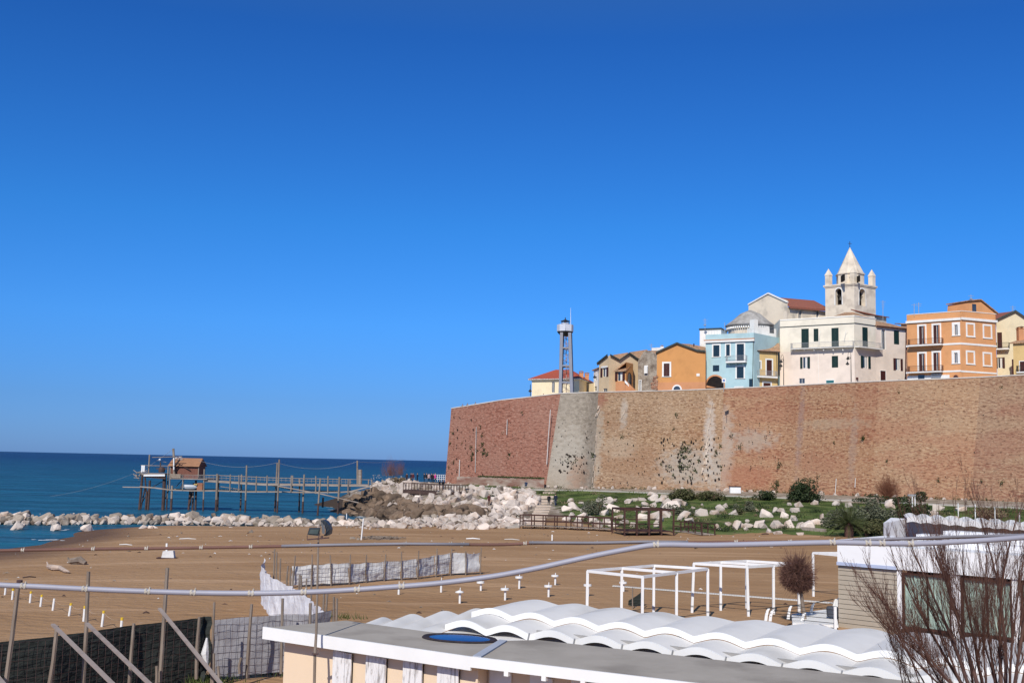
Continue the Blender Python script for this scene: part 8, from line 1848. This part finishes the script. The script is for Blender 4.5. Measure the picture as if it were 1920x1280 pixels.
tag(MB().prism([up(v, 1.70) for v in (a, b_, c, d)], Vector((0, 0, .12))).build('terrace_floor', M['whitepaint'], base=up(a, 1.7)), 'small white terrace floor inside the curved railing beside the siding wall', 'terrace')
p = XY(1561, 1156, 1.9); bb = tag(MB().lathe(up(p, 1.9), [(.22, 0), (.28, .05), (.30, .42), (.24, .5)], 12).build('planter', mat('dark_planter', (0.05, 0.055, 0.07), (0.07, 0.075, 0.09), scale=2), base=up(p, 1.9)), 'dark grey planter against the siding at the end of the white railing', 'planter')
# scalloped awning store further back
aw = thing('scalloped_awning', 'long white scalloped awning at the foot of the bank behind bare twigs', 'awning', aY(1660, 1035, 100))
Zt = lambda x, y, Y: aY(x, y, Y).z
a = aY(1657, 985, 99); b_ = aY(1668, 972, 100); c = aY(1700, 972.5, 101)
MB().prism([Vector((a.x, a.y, 1.4)), aY(1657, 980, 99), aY(1671, 970, 100), aY(1702, 972, 101), Vector((aY(1702, 972, 101).x, 101, 1.4))], Vector((0, .1, 0))).build('end_wall', mat('awning_canvas', (0.50, 0.51, 0.56), (0.56, 0.57, 0.61), scale=.6), aw)
MB().bar(Vector((aY(1664, 990, 98.6).x, 98.6, 1.4)), aY(1663.5, 978, 98.6), .06).build('post', M['greyiron'], aw)
pa, pb = aY(1700, 971, 99), aY(1960, 990, 88); n = 9
for k in range(n):
    mb = MB(); q0 = pa.lerp(pb, k / n); q1 = pa.lerp(pb, (k + 1) / n)
    for j in range(10):
        s0_, s1_ = j / 10, (j + 1) / 10; w0, w1 = .22 * math.sin(math.pi * s0_), .22 * math.sin(math.pi * s1_); x0, x1 = q0.lerp(q1, s0_), q0.lerp(q1, s1_); bk = Vector((1.0, 3.6, .15))
        mb.add([x0 + Vector((0, 0, w0)), x1 + Vector((0, 0, w1)), x1 + Vector((0, 0, w1)) + bk, x0 + Vector((0, 0, w0)) + bk], [(0, 1, 2, 3)]); mb.add([x0 + Vector((0, 0, w0)), x1 + Vector((0, 0, w1)), x1 + Vector((0, 0, w1 - .38 - .1 * math.sin(math.pi * s1_))), x0 + Vector((0, 0, w0 - .38 - .1 * math.sin(math.pi * s0_)))], [(0, 1, 2, 3)])
    mb.build('awning_bay', M['canopyedge'], aw)
mb = MB(); mb.add([Vector((pa.x + 1, pa.y + 3.5, 1.4)), Vector((pb.x + 1, pb.y + 3.5, 1.4)), Vector((pb.x + 1, pb.y + 3.5, pb.z + .1)), Vector((pa.x + 1, pa.y + 3.5, pa.z + .1))], [(0, 1, 2, 3)]); mb.build('back_wall', mat('awning_back', (0.36, 0.36, 0.38), (0.30, 0.30, 0.32), scale=.5, stretch=(4, 4, .3)), aw)
mb = MB()
for i in range(5):
    q = pa.lerp(pb, .02 + i * .02); mb.lathe(Vector((q.x + .5 + i * .9, q.y + .8, 1.5)), [(.7, 0), (.8, .6), (.55, 1.15), (.1, 1.35)], 10)
tag(mb.build('covered_loungers', M['whitepaint'], base=Vector((pa.x, pa.y, 1.5))), 'white covered heaps stored under the left end of the scalloped awning', 'covered heap')['kind'] = 'stuff'

# ================================================================== small things on the sand
mb = MB(); pts = [onG(90, 1065, 1) + Vector((0, 0, .16)), onG(100, 1069, 1) + Vector((0, 0, .2)), onG(112, 1069, 1) + Vector((0, 0, .2)), onG(122, 1073, 1) + Vector((0, 0, .13)), onG(130, 1074, 1) + Vector((0, 0, .1))]
mb.tube(pts, [.14, .19, .15, .13, .05], 8); mb.tube([pts[0], pts[0] + Vector((-.15, .1, .3))], [.08, .04], 6); tag(mb.build('driftwood', mat('bleached_wood', (0.50, 0.40, 0.33), (0.38, 0.29, 0.23), scale=3, bump=.5), base=pts[0]), 'bleached driftwood log lying on the sand at the left', 'driftwood')
p = onG(146, 1058, 1); mb = MB(); mb.tube([p + Vector((-.6, 0, .25)), p + Vector((.1, .1, .35)), p + Vector((.6, -.1, .12))], [.2, .28, .16], 7); mb.tube([p + Vector((-.6, 0, .1)), p + Vector((-.8, .1, .5))], [.1, .06], 6); tag(mb.build('driftwood', mat('dark_driftwood', (0.14, 0.11, 0.09), (0.24, 0.19, 0.15), scale=3, bump=.5), base=p), 'short dark driftwood stump lying above the bleached log', 'driftwood')
p = onG(312, 1046, 1); b = thing('marker', 'white upright marker post with a low white block at its foot on the sand', 'marker', p); MB().bar(p - Vector((0, 0, .2)), p + Vector((-.03, 0, 1.15)), .13).build('post', M['whitepaint'], b)
MB().prism([p + Vector((-.35, -.2, .05)), p + Vector((.65, -.2, .05)), p + Vector((.55, -.2, .6)), p + Vector((-.25, -.2, .55))], Vector((0, .45, 0))).build('block', M['oldcloth'], b); MB().box((p.x - .7, p.y - .3, p.z - .02), (p.x + .8, p.y + .3, p.z + .06)).build('base', M['darkwood'], b)
p = onG(677, 1012, 1); tag(MB().tube([p - Vector((0, 0, .2)), p + Vector((.16, 0, 2.1))], .07, 6).build('white_post', M['whitepaint'], base=p), 'slim leaning white post near the pile of dry branches on the sand', 'post')
p = onG(1035, 1013, 1); mb = MB(); mb.bar(p, p + Vector((0, 0, .6)), .12); tag(mb.build('white_post', M['whitepaint'], base=p), 'short white stump standing on the sand above the thin pipe', 'post')
for (x, y, l, a, lab) in ((1266 / 4 + 0, 0, 0, 0, ''),): pass
def stick(x, y, L_, ang, m, lab, w_=.09): p = onG(x, y, 1) + Vector((0, 0, w_ * .5)); d = Vector((math.cos(ang), math.sin(ang), 0)) * L_ / 2; tag(MB().tube([p - d, p + Vector((0, 0, .05)), p + d], [w_ * .4, w_ * .5, w_ * .3], 6).build('driftwood', M[m], base=p), lab, 'driftwood')
stick(887, 1011, 1.4, .05, 'whitepaint', 'pale plank lying flat on the sand behind the thin pipe', .14); stick(352, 1011, 1.6, .1, 'pvc', 'pale stick lying near the waterline left of the floodlight', .12); stick(236, 1022, 1.3, -.2, 'pvc', 'pale stick lying just above the rusty pipe at the left', .12)
stick(55, 1083, .8, .5, 'darkpole', 'small dark stick on the sand above the thick pipe'); stick(960, 1012, 1.6, -.3, 'pvc', 'pale sloping stick beside the short white stump', .1); stick(1435, 1002, .8, .2, 'darkpole', 'dark twig at the edge of the sand below the turf', .16); stick(1305, 1028, .6, 1, 'darkpole', 'small dark lump just below the pipes at centre right', .2)
mb = MB(); c = onG(715, 1010, 1)
for _ in range(170):
    p = c + Vector((rb.gauss(0, 1.1), rb.gauss(0, .8), rb.uniform(.02, .22))); d = Vector((rb.gauss(0, .5), rb.gauss(0, .5), rb.uniform(-.05, .25))); mb.tube([p - d * .5, p + d * .5], rb.uniform(.012, .04), 4)
tag(mb.build('brushwood_heap', M['stake'], base=c), 'low heap of dry branches on the sand beside the leaning white post', 'brushwood', kind='stuff')
mb = MB()
for _ in range(330):
    px, py = rb.uniform(0, 1500), 1000 + 150 * rb.random() ** 1.8
    if _ % 2: py = rb.uniform(996, 1040)
    p = onG(px, py, 1.2)
    if p.z < .25: continue
    s = rb.uniform(.02, .085); d = Vector((rb.gauss(0, 1), rb.gauss(0, .5), 0)).normalized() * s * rb.uniform(1, 3); mb.tube([p - d, p + Vector((0, 0, s * .7)), p + d], [s * .3, s * .55, s * .2], 5, mi=rb.choice((0, 0, 1, 2)))
tag(mb.build('beach_litter', [M['stake'], M['oldcloth'], M['darkpole']]), 'small scattered driftwood, shells and litter on the beach sand', 'beach litter', kind='stuff')
# small dark net panel beneath the pergola, weeds near the fences
p0 = XY(1178, 1134, 1.5); p1 = XY(1208, 1134, 1.5); nf = thing('net_fence', 'scrap of dark net hanging between two stakes under the near pergola', 'fence', up(p0, 1.5)); drape('shade_net', [p0, p1], [1.5, 1.5], [1.75, 2.3], 'netgreen', nf, .06, .05, seed=3, step=.1)
for x, y0 in ((1186, 1101), (1206, 1101)): q = XY(x, 1140, 1.5); MB().tube([up(q, 1.3), aY(x, y0, q.y)], .035, 5).build('post', M['stake'], nf)
for (x, y, n) in ((350, 1276, 260), (500, 1262, 120), (642, 1158, 60), (380, 1279, 200)):
    g = onG(x, y, 2.0); mb = MB()
    for _ in range(n):
        q = g + Vector((rb.gauss(0, .5), rb.gauss(0, .3), 0)); q.z = H(q.x, q.y); t = q + Vector((rb.gauss(0, .1), rb.gauss(0, .1), rb.uniform(.1, .35))); s = Vector((.015, .01, 0)); mb.add([q - s, q + s, t], [(0, 1, 2)])
    tag(mb.build('weeds', M['grass'], base=g), 'tuft of green weeds growing in the sand near the fence foot', 'weeds', kind='stuff')
# ================================================================== round pollarded tree by the restaurant
def round_tree(px, pyc, rpx_, pbase, Y, label):
    c = aY(px, pyc, Y); R_ = rpx_ / F * Y; b0 = aY(px + 14, pbase, Y); b = thing('round_bare_tree', label, 'tree', b0); MB().tube([b0 - Vector((0, 0, .3)), b0.lerp(c, .5), c + Vector((.1, 0, -R_ * .72))], [.10, .085, .07], 8).build('trunk', M['stake'], b)
    mb = MB(); top = c + Vector((.08, 0, -R_ * .75))
    for _ in range(190):
        d = Vector((rb.gauss(0, 1), rb.gauss(0, 1), rb.gauss(.1, .9))).normalized(); e = c + d * R_ * .62; mid_ = top.lerp(e, .5) + d * .12; mb.tube([top, mid_, e], [.022, .014, .009], 3, caps=False)
        for _k in range(24):
            q = mid_.lerp(e, rb.random()); dd = (q - c).normalized(); f_ = q + (dd + Vector((rb.gauss(0, .55), rb.gauss(0, .55), rb.gauss(.1, .5)))) * rb.uniform(.16, .40); v = (f_ - c)
            if v.length > R_ * 1.02 and rb.random() < .9: f_ = c + v.normalized() * R_ * rb.uniform(.9, 1.05)
            mb.tube([q, (q + f_) / 2 + Vector((rb.gauss(0, .02), rb.gauss(0, .02), 0)), f_], [.008, .006, .004], 3, caps=False)
    for _ in range(110):
        d = Vector((rb.gauss(0, .9), rb.gauss(0, .9), rb.gauss(.6, .7))).normalized(); q = c + d * R_ * .85; mb.tube([q, q + d * rb.uniform(.15, .5) + Vector((0, 0, rb.uniform(0, .3)))], [.006, .003], 3, caps=False)
    mb.build('branches', M['twig'], b)
round_tree(1495, 1074, 38, 1150, 54, 'round clipped leafless tree standing between the far pergola and the restaurant')
# ================================================================== bare reddish trees close to the camera
M['neartwig'] = mat('reddish_bark', (0.060, 0.029, 0.024), (0.105, 0.055, 0.042), scale=6, rough=.75, bump=.3, bscale=40, bdist=.004)
M['neartwig2'] = mat('young_red_shoot', (0.095, 0.040, 0.028), (0.14, 0.068, 0.045), scale=5, rough=.7)
def near_tree(label, root, targets, Y, seed, ntw=11):
    r = random.Random(seed); g = root; b = thing('bare_tree', label, 'tree', g); tk = MB(); fine = MB()
    def grow(p, d, L_, rad, lvl):
        pts = [p]; n = (10, 6, 5, 4)[lvl]; bend = r.gauss(0, .03)
        for k in range(n):
            d = (d + Vector((bend + r.gauss(0, .035), r.gauss(0, .04), (.02, .06, .08, .05)[lvl]))).normalized(); pts.append(pts[-1] + d * L_ / n)
        (tk if lvl == 0 else fine).tube(pts, [max(rad * (1 - .85 * k / n), .0010) for k in range(n + 1)], (6, 4, 3, 3)[lvl], caps=False)
        if lvl >= 3: return
        for _ in range((ntw, 7, 3)[lvl]):
            t = r.uniform(.05, .97) if lvl else r.uniform(.0, .95); i = min(int(t * n), n - 1); q = pts[i].lerp(pts[i + 1], t * n - i); sp = (.19, .17, .22)[lvl]
            dd = (pts[i + 1] - pts[i]).normalized(); nd = (dd + Vector((r.gauss(0, sp), r.gauss(0, sp), r.uniform(0, .12)))).normalized(); grow(q, nd, L_ * (r.uniform(.30, .60) if lvl == 0 else r.uniform(.30, .65)) * (1.1 - .5 * t), max(rad * (.27, .5, .6)[lvl] * (1 - .45 * t), .0014), lvl + 1)
    for (x0, y0, x1, y1, rad) in targets:
        a = aY(x0, y0, Y + r.uniform(-.5, .5)); c = aY(x1, y1, Y + r.uniform(-.9, .9)); d = (c - a); tk.tube([g, g.lerp(a, .5) + Vector((r.gauss(0, .15), r.gauss(0, .1), .2)), a], [rad * 2.2, rad * 1.7, rad * 1.05], 7); grow(a, (d.normalized() + Vector((-.06 * (x1 < x0) + .02, 0, -.06))).normalized(), d.length, rad, 0)
    tk.build('trunk', M['neartwig'], b); fine.build('branches', M['neartwig2'], b); return b
near_tree('bare red brown tamarisk close to the camera at the lower right, its stems fanning left', Vector((5.1, 12.0, 2.4)), [(1800, 1300, 1640, 1085, .016), (1780, 1300, 1618, 1140, .012), (1815, 1300, 1690, 1045, .020), (1822, 1300, 1748, 985, .022), (1835, 1300, 1790, 975, .018), (1845, 1300, 1820, 1000, .020), (1795, 1320, 1690, 1190, .012), (1840, 1300, 1768, 1035, .016), (1850, 1300, 1835, 1040, .014), (1808, 1300, 1735, 1100, .014), (1828, 1300, 1800, 1050, .013), (1810, 1310, 1690, 1130, .012)], 12.0, 3, 17)
near_tree('second bare tamarisk cut off by the right edge, its stems nearly upright', Vector((6.0, 12.8, 2.4)), [(1878, 1300, 1866, 950, .024), (1885, 1300, 1912, 950, .023), (1900, 1300, 1930, 985, .022), (1872, 1300, 1842, 1005, .017), (1893, 1300, 1895, 1010, .017), (1912, 1310, 1950, 1010, .02), (1868, 1300, 1858, 1060, .013), (1905, 1300, 1905, 1080, .013)], 12.6, 8, 16)
near_tree('low spray of thin bare shoots at the lower right in front of the canopy', Vector((4.6, 12.6, 2.4)), [(1745, 1310, 1700, 1120, .009), (1722, 1310, 1640, 1150, .008), (1768, 1310, 1752, 1150, .010), (1700, 1310, 1668, 1180, .007), (1758, 1310, 1722, 1160, .008), (1735, 1310, 1672, 1120, .008)], 12.3, 15, 12)
# ================================================================== the two pipes sagging close to the camera
M['lavpipe'] = mat('grey_plastic_pipe', (0.33, 0.325, 0.375), (0.28, 0.275, 0.32), scale=2, rough=.45)
M['rustcable'] = mat('rusty_steel_cable', (0.17, 0.085, 0.065), (0.13, 0.065, 0.05), scale=5, rough=.7)
M['sleeve'] = mat('grey_sleeve', (0.22, 0.21, 0.235), (0.17, 0.165, 0.18), scale=3, rough=.55)
M['tie'] = mat('cable_tie', (0.50, 0.45, 0.38), (0.42, 0.38, 0.32), scale=8, rough=.7)
def pipe(name, pts, Y, r, m, ties, label, tr_):
    P = []; q = [aY(x, y, Y) for x, y in pts]
    for i in range(len(q) - 1):
        p0, p1, p2, p3 = q[max(i - 1, 0)], q[i], q[i + 1], q[min(i + 2, len(q) - 1)]
        for k in range(6): t = k / 6; P.append(.5 * ((2 * p1) + (p2 - p0) * t + (2 * p0 - 5 * p1 + 4 * p2 - p3) * t * t + (3 * p1 - p0 - 3 * p2 + p3) * t ** 3))
    P.append(q[-1]); T_ = thing(name, label, 'pipe', P[0]); MB().tube(P, r, 12).build('tube', M[m], T_, smooth=True)
    for x in ties:
        i = min(range(len(P)), key=lambda j: abs((P[j].x / P[j].y * F + 960) - x)); p = P[i]; d = (P[min(i + 1, len(P) - 1)] - P[max(i - 1, 0)]).normalized(); mb = MB()
        for s in (-1, 1): mb.tube([p + d * (s * r * .7 - r * .35), p + d * (s * r * .7 + r * .35)], r * tr_, 9)
        mb.tube([p + d * (-r * .6) + Vector((0, -r, r * .7)), p + Vector((0, -r * 1.3, 0)), p + d * (r * .7) + Vector((0, -r, -r * .7))], r * .3, 5); mb.tube([p + d * r * .7 + Vector((0, -r * .5, r * .9)), p + d * r * .9 + Vector((0, -r * .5, r * 1.7))], r * .28, 5); mb.build('tie', M['tie'], T_)
    return T_
pipe('sagging_pipe', [(-60, 1090), (0, 1096), (70, 1099), (160, 1103.5), (300, 1109), (420, 1111.5), (520, 1111), (620, 1107.5), (720, 1101), (820, 1093), (920, 1080.5), (1000, 1066), (1060, 1053), (1120, 1040), (1180, 1028.5), (1215, 1022.5), (1250, 1020.5), (1330, 1021.5), (1450, 1019), (1560, 1016.5), (1640, 1018), (1720, 1018.5), (1800, 1015), (1880, 1010), (1990, 1000)], 4.4, .0107, 'lavpipe',
     [69, 187, 292, 386, 487, 586, 681, 767, 1233, 1560, 1620, 1655, 1708], 'thick lavender grey pipe with cable ties sagging across the whole view', 1.18)
pipe('sagging_cable', [(-60, 1032), (0, 1031.5), (150, 1029), (300, 1027.5), (450, 1025), (560, 1023), (680, 1020.5), (800, 1019.5), (930, 1020.5), (1010, 1017.5), (1100, 1018), (1210, 1016), (1300, 1016.5), (1400, 1015.5), (1560, 1014.5), (1650, 1011), (1760, 1008), (1850, 1005), (1990, 1002)], 5.6, .0078, 'rustcable',
     [72, 195, 298, 394, 492, 585, 767, 845, 882, 992, 1008, 1116, 1294, 1375, 1480, 1602, 1830], 'thinner rusty cable bound with pale ties crossing above the grey pipe', 1.25)
def part_pipe(pts, Y, m, r): 
    P = [aY(x, y, Y) for x, y in pts]; return P
for seg in ([(528, 1023), (600, 1021.5), (680, 1020), (760, 1019), (880, 1019.8)], [(992, 1016.5), (1060, 1017), (1116, 1017.2), (1210, 1015), (1290, 1015.5)], [(1600, 1011.8), (1700, 1008.8), (1800, 1005.5), (1990, 1000.5)]):
    o = MB().tube([aY(x, y, 5.58) for x, y in seg], .0074, 10).build('grey_sleeve', M['sleeve'], bpy.data.objects['sagging_cable'], smooth=True)
